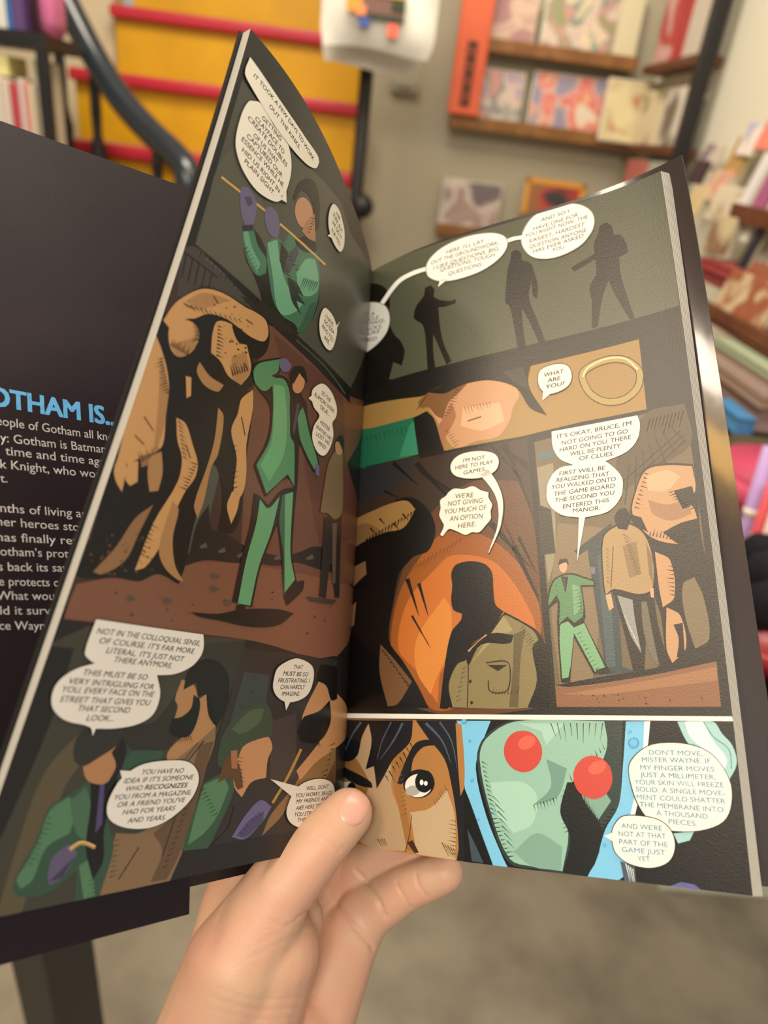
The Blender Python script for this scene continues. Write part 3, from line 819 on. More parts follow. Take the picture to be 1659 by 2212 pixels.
ART=[
('L', 'comic_panel', 'upper panel in grey green with a figure in a green suit', [
(0, (71,70,58), [1659,2407,1505,2381,1262,2405,1126,2449,945,2497,788,2466,9,2636,521,1873,825,1853,1074,1832,1330,1821,1507,1816,1650,1823,1653,1949,1656,2085,1659,2268]),
(0, (79,77,64), [1654,2083,1603,2228,1467,2125,1320,2052,1337,1830,1509,1819,1647,1825,1651,1950]),
(0, (20,18,15), [1491,1962,1448,2008,1365,1986,1293,1927,1296,1854,1306,1762,1320,1823,1400,1878,1447,1898]),
(0, (20,18,15), [1314,1843,1269,2014,1217,2124,1110,2239,968,2052,1000,1914,1074,1832,1182,1831,1321,1826]),
(0, (61,107,80), [1497,1971,1455,2012,1410,1974,1353,1959,1336,1917,1373,1885,1419,1891,1462,1922]),
(0, (95,148,114), [1490,1971,1473,1988,1432,1951,1375,1927,1376,1892,1427,1911,1464,1938]),
(0, (61,107,80), [1359,2025,1325,2063,1287,2066,1267,2117,1206,2141,1151,2150,1066,2180,999,2114,975,2028,1000,1914,1049,1845,1101,1858,1187,1841,1260,1858,1323,1926,1360,1981]),
(0, (102,161,124), [1370,2009,1326,2053,1284,2004,1241,1968,1186,1948,1132,1952,1076,1958,1109,1905,1189,1845,1242,1859,1304,1937]),
(0, (102,161,124), [1168,2024,1129,2107,1065,2151,1006,2109,997,2054,1071,1989,1128,1983]),
(0, (27,42,34), [1216,1975,1153,1995,1086,1980,1139,1967,1056,1960,1125,1938,1073,1911,1154,1920]),
(0, (47,85,65), [1059,1881,1020,1991,978,2016,1000,1914,1043,1849,1079,1842]),
(0, (23,20,15), [1300,2057,1248,2055,1244,1975,1287,2002]),
(0, (23,20,15), [1236,2133,1157,2162,1095,2210,1073,2175,1140,2129,1210,2110]),
(0, (60,58,68), [1244,2046,1210,2110,1185,2098,1205,2010,1235,1977,1248,1991]),
(0, (185,133,98), [1159,2289,1149,2275,1147,2257,1150,2239,1160,2220,1176,2204,1194,2193,1214,2186,1233,2185,1250,2190,1264,2199,1272,2213,1275,2230,1272,2247,1264,2264,1250,2280,1233,2292,1213,2299,1193,2301,1174,2298]),
(0, (168,117,82), [1188,2222,1141,2297,1090,2209,1147,2183,1197,2177]),
(0, (35,25,19), [1302,2242,1288,2309,1241,2369,1180,2392,1123,2352,1091,2273,1110,2239,1151,2300,1203,2319,1264,2297,1285,2236]),
(0, (176,140,69), [1633,2061,1622,2062,1608,2063,1590,2065,1569,2067,1548,2070,1523,2074,1494,2079,1462,2084,1434,2089,1414,2094,1410,2104,1430,2099,1459,2094,1490,2088,1520,2083,1545,2079,1566,2076,1586,2074,1604,2072,1619,2071,1630,2070]),
(0, (176,140,69), [1336,2103,1323,2106,1304,2109,1282,2114,1255,2119,1223,2125,1183,2133,1131,2144,1074,2157,1020,2169,981,2179,971,2193,1011,2183,1065,2170,1123,2157,1176,2146,1217,2137,1248,2131,1276,2125,1299,2120,1317,2117,1330,2114]),
(0, (216,180,108), [1632,2065,1622,2066,1607,2068,1589,2070,1569,2072,1548,2075,1523,2078,1493,2083,1462,2089,1434,2094,1413,2098,1412,2101,1432,2097,1461,2092,1492,2086,1522,2081,1547,2077,1568,2075,1588,2072,1606,2070,1621,2069,1631,2068]),
(0, (216,180,108), [1334,2108,1321,2111,1303,2114,1280,2119,1253,2125,1222,2131,1181,2139,1129,2150,1071,2163,1018,2176,979,2185,976,2190,1015,2180,1069,2167,1126,2154,1179,2143,1220,2134,1251,2128,1279,2122,1302,2118,1320,2114,1333,2112]),
(0, (97,90,117), [1551,2090,1523,2109,1492,2106,1468,2090,1460,2060,1457,2016,1486,1996,1512,2006,1541,2054]),
(0, (65,60,80), [1527,2072,1503,2090,1483,2078,1501,2055]),
(0, (97,90,117), [1423,2105,1399,2128,1362,2131,1332,2099,1323,2059,1361,2042,1390,2049,1416,2075]),
(0, (36,31,43), [1501,1985,1458,2018,1451,2003,1492,1970]),
(0, (27,42,34), [1272,2005,1271,2003,1216,2017]),
(0, (27,42,34), [1257,1999,1255,1997,1211,2008]),
(0, (27,42,34), [1241,1993,1240,1990,1200,2001]),
(0, (27,42,34), [1225,1987,1224,1984,1183,1995]),
(0, (27,42,34), [1209,1981,1208,1978,1162,1990]),
(0, (27,42,34), [1192,1975,1191,1972,1155,1982]),
(0, (27,42,34), [1176,1969,1174,1966,1136,1976]),
(0, (27,42,34), [1159,1963,1157,1960,1121,1969]),
(0, (27,42,34), [1142,1957,1140,1954,1093,1966]),
(0, (27,42,34), [1183,2034,1182,2031,1143,2052]),
(0, (27,42,34), [1206,2037,1204,2034,1165,2055]),
(0, (27,42,34), [1228,2040,1226,2037,1182,2061]),
(0, (27,42,34), [1249,2043,1248,2040,1206,2063]),
(0, (27,42,34), [1270,2046,1269,2043,1233,2063]),
(0, (27,42,34), [1291,2049,1289,2046,1263,2061]),
(0, (27,42,34), [1311,2052,1309,2049,1268,2072]),
(0, (27,42,34), [1112,2040,1106,2044,1127,1976]),
(0, (27,42,34), [1098,2046,1092,2050,1111,1994]),
(0, (27,42,34), [1084,2053,1078,2057,1100,1992]),
(0, (27,42,34), [1070,2059,1063,2064,1081,2015]),
(0, (27,42,34), [1055,2066,1048,2070,1069,2012]),
(0, (27,42,34), [1040,2073,1033,2078,1057,2010]),
(0, (27,42,34), [1025,2080,1018,2085,1040,2024]),
(0, (27,42,34), [1010,2088,1003,2092,1026,2029]),
(0, (27,42,34), [1455,1939,1454,1936,1469,1917]),
(0, (27,42,34), [1442,1934,1441,1931,1458,1911]),
(0, (27,42,34), [1430,1929,1429,1926,1438,1915]),
(0, (27,42,34), [1417,1923,1416,1921,1433,1900]),
(0, (27,42,34), [1404,1918,1403,1916,1418,1898]),
(0, (27,42,34), [1391,1913,1390,1911,1410,1887]),
(0, (27,42,34), [1378,1908,1377,1905,1390,1890]),
(0, (43,29,20), [1145,2212,1143,2209,1163,2201]),
(0, (43,29,20), [1142,2226,1141,2223,1175,2207]),
(0, (43,29,20), [1140,2239,1138,2236,1160,2226]),
(0, (43,29,20), [1137,2253,1136,2250,1164,2237]),
(0, (43,29,20), [1135,2266,1133,2263,1160,2251]),
(0, (43,29,20), [1132,2280,1130,2277,1163,2262]),
(0, (21,18,15), [1623,1814,1620,1815,1624,1790]),
(0, (21,18,15), [1605,1813,1602,1815,1605,1798]),
(0, (21,18,15), [1586,1812,1583,1814,1586,1797]),
(0, (21,18,15), [1567,1811,1563,1813,1568,1788]),
(0, (21,18,15), [1547,1811,1544,1813,1548,1793]),
(0, (21,18,15), [1527,1811,1524,1813,1529,1783]),
(0, (21,18,15), [1506,1810,1503,1813,1509,1781]),
(0, (21,18,15), [1485,1811,1482,1813,1487,1788]),
(0, (21,18,15), [1464,1811,1460,1813,1466,1785]),
(0, (21,18,15), [1441,1811,1437,1813,1443,1790]),
(0, (21,18,15), [1418,1812,1414,1814,1420,1788]),
(0, (21,18,15), [1395,1812,1391,1815,1396,1795]),
(0, (21,18,15), [1371,1813,1367,1816,1373,1790]),
(0, (21,18,15), [1346,1815,1342,1817,1349,1784]),
]),
('L', 'comic_panel', 'middle panel in maroon with a brown rock formation and a green suit', [
(0, (59,42,34), [1680,1777,1676,1697,1676,1551,1681,1310,1685,1082,1684,886,1670,733,960,744,349,730,360,958,5,1229,460,1546,511,1829,1240,1767,1326,1811,1628,1809]),
(0, (100,64,47), [1277,1761,1195,1788,892,1796,600,1810,14,2025,460,1546,5,1229,360,958,349,730,960,744,1379,736,1669,734,1667,824,1429,860,1301,969,1094,1025,1222,1452]),
(0, (116,75,55), [1670,778,1667,824,1293,949,864,1004,-3,1052,346,737,961,747,1380,738,1668,736]),
(0, (86,53,42), [1215,1760,968,1777,593,1792,465,1544,-2,1344,609,1144,950,1561]),
(0, (76,75,67), [1661,987,1655,1102,1599,1158,1519,1127,1511,1021,1609,947]),
(0, (73,74,64), [1411,1408,1359,1444,1296,1328,1291,1207,1287,1089,1293,999,1339,961,1392,1091,1373,1242]),
(0, (63,57,52), [1680,1785,1641,1817,1549,1811,1433,1807,1330,1814,1363,1765,1502,1751,1582,1725,1636,1661,1655,1650]),
(0, (29,24,21), [1671,1779,1661,1706,1657,1708,1666,1780]),
(0, (29,24,21), [1646,1779,1637,1708,1632,1710,1641,1781]),
(0, (29,24,21), [1620,1779,1612,1710,1607,1712,1615,1781]),
(0, (29,24,21), [1593,1780,1586,1713,1581,1715,1588,1782]),
(0, (29,24,21), [1565,1781,1559,1716,1554,1718,1560,1783]),
(0, (29,24,21), [1677,1777,1537,1776,1535,1781,1675,1782]),
(0, (92,85,78), [1608,1803,1407,1801,1405,1805,1607,1806]),
(0, (21,18,15), [1650,1821,1330,1821,1074,1832,526,1870,503,1806,847,1797,1192,1781,1271,1782,1427,1794]),
(0, (33,27,23), [1421,1781,1278,1830,1074,1832,1194,1785,1263,1783,1347,1777]),
(0, (76,90,80), [1066,1810,1035,1813,988,1817,932,1823,873,1827,819,1830,767,1830,712,1828,660,1824,614,1820,579,1818,572,1824,606,1826,653,1830,706,1833,761,1835,814,1835,869,1832,929,1827,985,1822,1032,1817,1063,1815]),
(0, (29,26,22), [1326,978,1330,1063,1303,1129,1265,1064,1207,1062,1157,1058,1076,1045,995,1045,881,1052,766,1084,644,1136,426,1164,424,1065,583,1055,755,1050,869,1017,979,1003,1126,980,1256,963,1327,932]),
(0, (78,74,65), [1293,999,1270,1016,1256,1004,1282,994]),
(0, (78,74,65), [1206,1002,1180,1020,1166,1007,1194,997]),
(0, (78,74,65), [1111,1006,1083,1024,1068,1012,1099,1001]),
(0, (78,74,65), [698,1079,656,1103,637,1088,682,1073]),
(0, (78,74,65), [555,1089,506,1114,485,1098,538,1083]),
(0, (78,74,65), [906,1038,872,1059,855,1045,892,1033]),
(0, (21,17,13), [1663,1609,1636,1661,1580,1720,1502,1751,1390,1766,1335,1777,1271,1782,1235,1749,1224,1699,1253,1647,1288,1629,1261,1600,1249,1555,1276,1524,1241,1526,1220,1485,1203,1410,1184,1303,1159,1215,1140,1125,1162,1070,1231,1064,1248,1159,1313,1246,1350,1249,1340,1163,1341,1090,1338,1018,1328,935,1333,875,1423,891,1480,861,1559,858,1640,842,1682,845,1671,959,1679,1070,1701,1269,1696,1405,1687,1547]),
(0, (187,140,88), [1673,1565,1659,1616,1635,1658,1578,1717,1501,1747,1387,1761,1333,1773,1272,1776,1241,1743,1253,1710,1315,1690,1380,1686,1451,1684,1529,1661,1574,1622,1604,1603,1626,1546]),
(0, (160,117,74), [1623,1652,1570,1709,1455,1746,1522,1693,1567,1653]),
(0, (187,140,88), [1648,1558,1626,1589,1587,1607,1550,1601,1537,1566,1559,1514,1593,1492,1627,1508]),
(0, (160,117,74), [1626,1513,1582,1548,1544,1577,1541,1543,1560,1512,1593,1492]),
(0, (187,140,88), [1489,1656,1437,1678,1372,1680,1316,1637,1280,1588,1308,1526,1378,1527,1429,1553,1476,1559,1492,1612]),
(0, (160,117,74), [1387,1589,1330,1633,1280,1588,1308,1526,1360,1530]),
(0, (21,17,13), [1427,1681,1367,1686,1335,1655,1374,1644,1404,1657]),
(0, (187,140,88), [1683,1518,1645,1482,1611,1441,1586,1395,1567,1318,1547,1242,1569,1207,1608,1181,1642,1155,1673,1165,1684,1275,1689,1400]),
(0, (160,117,74), [1647,1467,1594,1406,1566,1312,1561,1230,1571,1213,1602,1333]),
(0, (134,97,63), [1611,1187,1570,1210,1559,1183,1592,1160]),
(0, (187,140,88), [1673,1164,1642,1154,1632,1115,1628,1081,1655,1102,1672,1129]),
(0, (187,140,88), [1639,1159,1609,1174,1590,1120,1609,1102,1630,1116]),
(0, (160,117,74), [1574,1199,1544,1222,1518,1168,1513,1115,1541,1104,1568,1153]),
(0, (187,140,88), [1530,1329,1490,1325,1441,1278,1398,1231,1393,1189,1414,1142,1428,1082,1446,968,1476,902,1507,887,1495,1025,1454,1159,1465,1227,1502,1271]),
(0, (160,117,74), [1451,1101,1419,1084,1410,1003,1370,927,1316,885,1349,889,1412,917,1449,964]),
(0, (134,97,63), [1590,939,1561,1022,1515,1074,1532,990,1548,908,1604,860,1634,862]),
(0, (187,140,88), [1290,1485,1246,1537,1221,1481,1206,1360,1169,1276,1159,1215,1174,1176,1209,1200,1235,1302,1297,1375,1288,1438]),
(0, (187,140,88), [1215,1196,1172,1208,1166,1146,1178,1097,1221,1147]),
(0, (160,117,74), [1509,1513,1454,1492,1387,1492,1402,1463,1465,1458,1509,1483]),
(0, (187,140,88), [1543,1453,1522,1458,1503,1408,1516,1395]),
(0, (160,117,74), [1383,1419,1348,1402,1326,1287,1339,1238,1329,1137,1335,1077,1365,1113,1358,1232,1359,1321]),
(0, (21,17,13), [1559,1625,1558,1621,1576,1609]),
(0, (21,17,13), [1557,1619,1555,1615,1576,1601]),
(0, (21,17,13), [1554,1613,1553,1609,1575,1593]),
(0, (21,17,13), [1552,1606,1550,1603,1568,1591]),
(0, (21,17,13), [1549,1600,1548,1596,1567,1583]),
(0, (21,17,13), [1547,1594,1545,1590,1560,1581]),
(0, (21,17,13), [1544,1588,1542,1584,1562,1571]),
(0, (21,17,13), [1541,1581,1540,1578,1566,1560]),
(0, (21,17,13), [1539,1575,1537,1571,1563,1554]),
(0, (21,17,13), [1482,1648,1480,1644,1460,1650]),
(0, (21,17,13), [1478,1638,1477,1634,1458,1639]),
(0, (21,17,13), [1475,1627,1473,1623,1447,1630]),
(0, (21,17,13), [1471,1617,1470,1613,1434,1622]),
(0, (21,17,13), [1468,1607,1466,1603,1435,1610]),
(0, (21,17,13), [1465,1596,1463,1592,1427,1601]),
(0, (21,17,13), [1461,1586,1460,1582,1433,1589]),
(0, (21,17,13), [1458,1575,1456,1572,1429,1578]),
(0, (21,17,13), [1454,1565,1453,1561,1416,1569]),
(0, (21,17,13), [1627,1510,1622,1512,1623,1533]),
(0, (21,17,13), [1618,1510,1613,1512,1615,1533]),
(0, (21,17,13), [1609,1510,1605,1512,1606,1534]),
(0, (21,17,13), [1601,1510,1596,1512,1597,1539]),
(0, (21,17,13), [1592,1510,1587,1512,1588,1529]),
(0, (21,17,13), [1583,1510,1578,1512,1579,1540]),
(0, (21,17,13), [1574,1510,1569,1512,1570,1526]),
(0, (21,17,13), [1565,1510,1560,1512,1560,1540]),
(0, (21,17,13), [1638,1469,1637,1465,1653,1454]),
(0, (21,17,13), [1634,1461,1632,1458,1658,1438]),
(0, (21,17,13), [1629,1454,1627,1451,1651,1432]),
(0, (21,17,13), [1624,1447,1622,1443,1635,1435]),
(0, (21,17,13), [1619,1440,1618,1436,1638,1421]),
(0, (21,17,13), [1614,1432,1613,1429,1628,1418]),
(0, (21,17,13), [1609,1425,1608,1422,1631,1405]),
(0, (21,17,13), [1604,1418,1603,1414,1619,1403]),
(0, (21,17,13), [1599,1411,1598,1407,1623,1389]),
(0, (21,17,13), [1594,1403,1593,1400,1615,1384]),
(0, (21,17,13), [1589,1396,1588,1392,1606,1380]),
(0, (21,17,13), [1584,1389,1583,1385,1597,1376]),
(0, (21,17,13), [1361,1536,1354,1539,1387,1565]),
(0, (21,17,13), [1351,1543,1345,1546,1378,1573]),
(0, (21,17,13), [1341,1550,1335,1553,1371,1582]),
(0, (21,17,13), [1331,1557,1325,1560,1345,1574]),
(0, (21,17,13), [1321,1565,1315,1568,1342,1588]),
(0, (21,17,13), [1311,1572,1305,1575,1328,1592]),
(0, (21,17,13), [1301,1580,1294,1583,1326,1606]),
(0, (21,17,13), [1555,1217,1550,1218,1567,1234]),
(0, (21,17,13), [1562,1210,1557,1211,1576,1229]),
(0, (21,17,13), [1569,1204,1564,1205,1585,1225]),
(0, (21,17,13), [1575,1197,1571,1198,1587,1214]),
(0, (21,17,13), [1582,1191,1578,1192,1601,1216]),
(0, (21,17,13), [1589,1184,1585,1186,1598,1198]),
(0, (21,17,13), [1596,1178,1591,1179,1615,1203]),
(0, (21,17,13), [1602,1172,1598,1173,1623,1199]),
(0, (21,17,13), [1401,1230,1399,1226,1439,1226]),
(0, (21,17,13), [1403,1220,1401,1216,1423,1217]),
(0, (21,17,13), [1404,1210,1403,1206,1435,1207]),
(0, (21,17,13), [1406,1200,1404,1196,1427,1197]),
(0, (21,17,13), [1407,1189,1406,1186,1428,1187]),
(0, (21,17,13), [1409,1179,1407,1175,1448,1177]),
(0, (21,17,13), [1411,1169,1409,1165,1436,1167]),
(0, (21,17,13), [1412,1159,1411,1155,1434,1157]),
(0, (21,17,13), [1414,1149,1412,1145,1451,1147]),
(0, (21,17,13), [1521,1324,1519,1320,1488,1315]),
(0, (21,17,13), [1514,1313,1512,1309,1482,1305]),
(0, (21,17,13), [1507,1302,1505,1298,1481,1295]),
(0, (21,17,13), [1500,1291,1498,1287,1469,1283]),
(0, (21,17,13), [1493,1280,1491,1276,1464,1272]),
(0, (21,17,13), [1486,1269,1484,1265,1460,1262]),
(0, (21,17,13), [1478,1258,1477,1254,1449,1250]),
(0, (21,17,13), [1471,1247,1470,1243,1445,1239]),
(0, (21,17,13), [1464,1236,1462,1232,1438,1228]),
(0, (21,17,13), [1497,1020,1495,1017,1466,1013]),
(0, (21,17,13), [1498,1008,1497,1005,1479,1003]),
(0, (21,17,13), [1500,996,1498,992,1483,991]),
(0, (21,17,13), [1501,984,1500,980,1471,976]),
(0, (21,17,13), [1503,972,1501,969,1482,966]),
(0, (21,17,13), [1504,960,1503,957,1477,953]),
(0, (21,17,13), [1506,948,1504,945,1486,943]),
(0, (21,17,13), [1507,937,1506,933,1479,929]),
(0, (21,17,13), [1214,1210,1212,1206,1185,1223]),
(0, (21,17,13), [1221,1225,1219,1221,1202,1233]),
(0, (21,17,13), [1228,1240,1227,1236,1201,1253]),
(0, (21,17,13), [1236,1255,1234,1251,1208,1268]),
(0, (21,17,13), [1243,1270,1241,1266,1225,1278]),
(0, (21,17,13), [1250,1285,1249,1281,1226,1297]),
(0, (21,17,13), [1258,1300,1256,1296,1242,1307]),
(0, (21,17,13), [1265,1315,1263,1311,1236,1330]),
(0, (21,17,13), [1272,1330,1271,1326,1245,1344]),
(0, (21,17,13), [1621,1644,1618,1646,1601,1637]),
(0, (21,17,13), [1604,1649,1601,1651,1579,1640]),
(0, (21,17,13), [1586,1654,1583,1656,1562,1646]),
(0, (21,17,13), [1568,1659,1565,1661,1536,1649]),
(0, (21,17,13), [1550,1665,1546,1667,1518,1655]),
(0, (21,17,13), [1531,1671,1527,1672,1508,1664]),
(0, (21,17,13), [1511,1677,1508,1679,1478,1667]),
(0, (21,17,13), [1491,1683,1488,1685,1463,1675]),
(0, (21,17,13), [1471,1689,1467,1691,1444,1683]),
(0, (21,17,13), [1450,1696,1446,1698,1419,1689]),
(0, (21,17,13), [1428,1703,1424,1705,1398,1696]),
(0, (21,17,13), [1406,1710,1402,1712,1381,1705]),
(0, (21,17,13), [1366,1656,1363,1660,1358,1660,1361,1656]),
(0, (21,17,13), [1424,1671,1421,1675,1415,1674,1418,1670]),
(0, (21,17,13), [1436,1629,1434,1631,1431,1631,1433,1628]),
(0, (21,17,13), [1377,1660,1373,1665,1366,1665,1369,1660]),
(0, (21,17,13), [1350,1569,1348,1572,1344,1572,1346,1569]),
(0, (21,17,13), [1422,1584,1420,1588,1415,1588,1417,1584]),
(0, (21,17,13), [1413,1636,1411,1639,1407,1639,1409,1636]),
(0, (21,17,13), [1362,1599,1360,1601,1357,1601,1359,1599]),
(0, (21,17,13), [1367,1644,1365,1646,1362,1646,1363,1643]),
(0, (21,17,13), [1418,1625,1414,1631,1407,1630,1410,1625]),
(0, (21,17,13), [1320,1586,1316,1590,1311,1590,1313,1586]),
(0, (21,17,13), [1374,1642,1371,1645,1367,1645,1369,1642]),
(0, (21,17,13), [1386,1633,1383,1638,1377,1637,1380,1633]),
(0, (21,17,13), [1408,1631,1405,1636,1399,1635,1401,1631]),
(0, (21,17,13), [1328,1591,1324,1595,1318,1594,1321,1590]),
(0, (21,17,13), [1460,1659,1459,1661,1456,1661,1457,1659]),
(0, (21,17,13), [1347,1624,1344,1627,1340,1626,1342,1624]),
(0, (21,17,13), [1335,1629,1330,1635,1322,1634,1326,1629]),
(0, (21,17,13), [1379,1595,1375,1599,1370,1598,1372,1594]),
(0, (21,17,13), [1343,1641,1339,1647,1331,1646,1335,1641]),
(0, (21,17,13), [1356,1710,1354,1713,1350,1713,1352,1710]),
(0, (21,17,13), [1328,1577,1326,1580,1322,1580,1324,1577]),
(0, (21,17,13), [1347,1676,1344,1680,1339,1680,1341,1676]),
(0, (21,17,13), [1396,1670,1393,1674,1388,1673,1390,1670]),
(0, (21,17,13), [1379,1688,1377,1691,1373,1691,1375,1688]),
(0, (21,17,13), [1374,1620,1370,1626,1362,1625,1366,1620]),
(0, (21,17,13), [1527,1683,1525,1685,1523,1685,1524,1683]),
(0, (21,17,13), [1441,1733,1438,1738,1432,1738,1435,1733]),
(0, (21,17,13), [1492,1671,1490,1674,1488,1673,1489,1671]),
(0, (21,17,13), [1396,1773,1393,1777,1388,1777,1390,1774]),
(0, (21,17,13), [1473,1712,1470,1716,1466,1715,1468,1712]),
(0, (21,17,13), [1442,1706,1440,1709,1437,1708,1438,1706]),
(0, (21,17,13), [1545,1661,1543,1663,1540,1663,1542,1661]),
(0, (21,17,13), [1400,1718,1398,1720,1395,1720,1396,1718]),
(0, (21,17,13), [1523,1694,1520,1698,1515,1698,1517,1694]),
(0, (21,17,13), [1344,1814,1342,1817,1339,1817,1341,1814]),
(0, (21,17,13), [1539,1638,1537,1640,1535,1640,1536,1638]),
(0, (21,17,13), [1383,1792,1381,1796,1377,1795,1379,1793]),
(0, (21,17,13), [1335,1782,1332,1785,1328,1785,1330,1782]),
(0, (21,17,13), [1412,1718,1410,1720,1408,1720,1409,1718]),
(0, (21,17,13), [1559,1696,1558,1698,1555,1698,1556,1696]),
(0, (21,17,13), [1338,1809,1335,1813,1330,1813,1332,1809]),
(0, (95,67,40), [1528,967,1526,970,1522,968,1523,966]),
(0, (95,67,40), [1510,970,1508,972,1504,971,1506,969]),
(0, (95,67,40), [1601,864,1598,868,1591,865,1594,861]),
(0, (95,67,40), [1450,899,1447,902,1442,900,1444,897]),
(0, (95,67,40), [1629,899,1625,904,1618,900,1621,896]),
(0, (95,67,40), [1486,956,1483,959,1477,957,1480,954]),
(0, (95,67,40), [1555,889,1553,892,1548,890,1550,888]),
(0, (95,67,40), [1588,864,1585,868,1578,865,1581,861]),
(0, (95,67,40), [1522,977,1518,981,1511,978,1514,974]),
(0, (95,67,40), [1573,956,1571,958,1568,957,1569,955]),
(0, (95,67,40), [1484,930,1480,934,1472,931,1476,927]),
(0, (95,67,40), [1505,882,1502,886,1495,883,1498,880]),
(0, (95,67,40), [1458,897,1456,899,1451,897,1453,895]),
(0, (95,67,40), [1614,918,1610,923,1604,919,1606,915]),
(0, (95,67,40), [1543,881,1539,885,1532,882,1535,878]),
(0, (95,67,40), [1574,866,1570,871,1563,867,1566,863]),
(0, (95,67,40), [1575,945,1572,948,1567,946,1569,943]),
(0, (95,67,40), [1552,947,1550,950,1546,948,1547,945]),
(0, (95,67,40), [1557,937,1555,940,1551,938,1552,935]),
(0, (95,67,40), [1612,910,1611,912,1607,911,1609,909]),
(0, (95,67,40), [1502,942,1497,947,1490,943,1493,939]),
(0, (95,67,40), [1470,913,1468,916,1463,914,1465,911]),
(0, (95,67,40), [1492,908,1490,910,1486,909,1488,906]),
(0, (95,67,40), [1611,921,1608,925,1602,922,1605,918]),
(0, (95,67,40), [1468,928,1464,931,1458,929,1461,925]),
(0, (95,67,40), [1619,964,1616,968,1609,965,1612,961]),
(0, (95,67,40), [1681,943,1678,947,1671,944,1674,939]),
(0, (95,67,40), [1565,951,1563,953,1559,952,1561,950]),
(0, (95,67,40), [1662,904,1658,908,1652,905,1654,900]),
(0, (95,67,40), [1617,936,1613,941,1606,937,1609,933]),
(0, (95,67,40), [1541,984,1539,987,1534,985,1536,982]),
(0, (95,67,40), [1625,905,1622,909,1617,906,1619,903]),
(0, (95,67,40), [1523,906,1520,908,1517,906,1518,904]),
(0, (95,67,40), [1628,949,1626,952,1622,950,1624,947]),
(0, (95,67,40), [1502,914,1500,917,1496,915,1497,912]),
(0, (95,67,40), [1563,929,1559,934,1551,930,1554,926]),
(0, (95,67,40), [1652,888,1649,891,1645,889,1647,886]),
(0, (95,67,40), [1475,899,1473,901,1469,900,1471,897]),
(0, (95,67,40), [1565,903,1561,907,1554,904,1557,900]),
(0, (95,67,40), [1626,887,1624,889,1621,887,1622,885]),
(0, (42,28,20), [903,808,899,811,893,809,896,806]),
(0, (42,28,20), [1476,721,1473,723,1468,721,1470,718]),
(0, (42,28,20), [806,845,800,850,792,846,796,842]),
(0, (42,28,20), [1639,741,1637,742,1635,741,1636,739]),
(0, (42,28,20), [1002,864,997,868,989,865,993,861]),
(0, (42,28,20), [469,919,464,922,458,920,462,918]),
(0, (42,28,20), [1576,724,1575,726,1572,724,1573,723]),
(0, (42,28,20), [576,870,572,873,567,871,570,868]),
(0, (42,28,20), [1614,733,1611,736,1608,733,1609,731]),
(0, (42,28,20), [593,898,590,900,585,899,588,897]),
(0, (42,28,20), [1120,859,1117,861,1112,860,1114,857]),
(0, (42,28,20), [501,862,494,866,485,863,490,860]),
(0, (42,28,20), [1322,769,1319,772,1315,770,1317,767]),
(0, (42,28,20), [578,867,572,871,564,868,568,864]),
(0, (42,28,20), [571,955,562,961,551,957,558,952]),
(0, (42,28,20), [1258,824,1255,827,1249,825,1252,822]),
(0, (42,28,20), [960,860,958,861,954,860,956,858]),
(0, (42,28,20), [1547,819,1544,822,1539,819,1541,816]),
(0, (42,28,20), [1353,797,1350,800,1345,798,1347,795]),
(0, (42,28,20), [871,895,867,898,861,896,864,893]),
(0, (42,28,20), [1476,770,1473,773,1467,770,1469,767]),
(0, (42,28,20), [876,803,872,806,867,804,870,801]),
(0, (42,28,20), [1375,824,1371,827,1365,824,1368,821]),
(0, (42,28,20), [1474,767,1471,770,1467,768,1469,765]),
(0, (42,28,20), [1394,826,1392,828,1390,827,1391,825]),
(0, (42,28,20), [876,920,871,924,864,921,868,917]),
(0, (42,28,20), [1263,796,1260,798,1256,797,1258,794]),
(0, (42,28,20), [1609,715,1608,717,1606,715,1607,714]),
(0, (42,28,20), [878,811,874,813,870,811,872,809]),
(0, (42,28,20), [614,801,607,805,598,802,603,798]),
(0, (47,89,64), [1111,1335,1109,1332,1054,1340]),
(0, (47,89,64), [1110,1349,1109,1346,1074,1351]),
(0, (47,89,64), [1109,1362,1108,1359,1053,1367]),
(0, (47,89,64), [1108,1376,1107,1373,1068,1379]),
(0, (47,89,64), [1107,1389,1106,1386,1062,1394]),
(0, (47,89,64), [1106,1403,1105,1400,1045,1410]),
(0, (47,89,64), [1105,1416,1104,1413,1062,1421]),
(0, (47,89,64), [903,1208,901,1205,930,1192]),
(0, (47,89,64), [894,1186,893,1183,912,1175]),
(0, (47,89,64), [886,1163,884,1160,909,1150]),
(0, (47,89,64), [877,1141,876,1138,899,1128]),
(0, (47,89,64), [869,1118,868,1115,888,1107]),
(0, (47,89,64), [861,1096,859,1092,878,1086]),
(0, (47,89,64), [852,1073,851,1070,881,1058]),
(0, (47,89,64), [844,1050,843,1047,870,1037]),
(0, (47,89,64), [836,1027,835,1024,858,1016]),
(0, (47,89,64), [828,1005,827,1001,859,989]),
(0, (47,89,64), [820,982,819,978,849,968]),
(0, (47,89,64), [813,959,812,955,839,946]),
(0, (18,15,13), [1056,1103,1055,1100,1010,1104]),
(0, (18,15,13), [1056,1079,1055,1076,1026,1079]),
(0, (18,15,13), [1056,1055,1055,1052,1017,1055]),
(0, (18,15,13), [1056,1031,1055,1028,1027,1030]),
(0, (18,15,13), [1056,1007,1055,1004,1020,1006]),
(0, (18,15,13), [1056,983,1055,980,1010,982]),
(0, (18,15,13), [1056,959,1055,956,1028,958]),
(0, (18,15,13), [1056,936,1055,933,1017,934]),
(0, (18,15,13), [1056,912,1055,909,1015,910]),
(0, (18,15,13), [1056,889,1055,886,1019,887]),
(0, (47,89,64), [1136,1589,1135,1586,1108,1588]),
(0, (47,89,64), [1130,1571,1128,1568,1109,1570]),
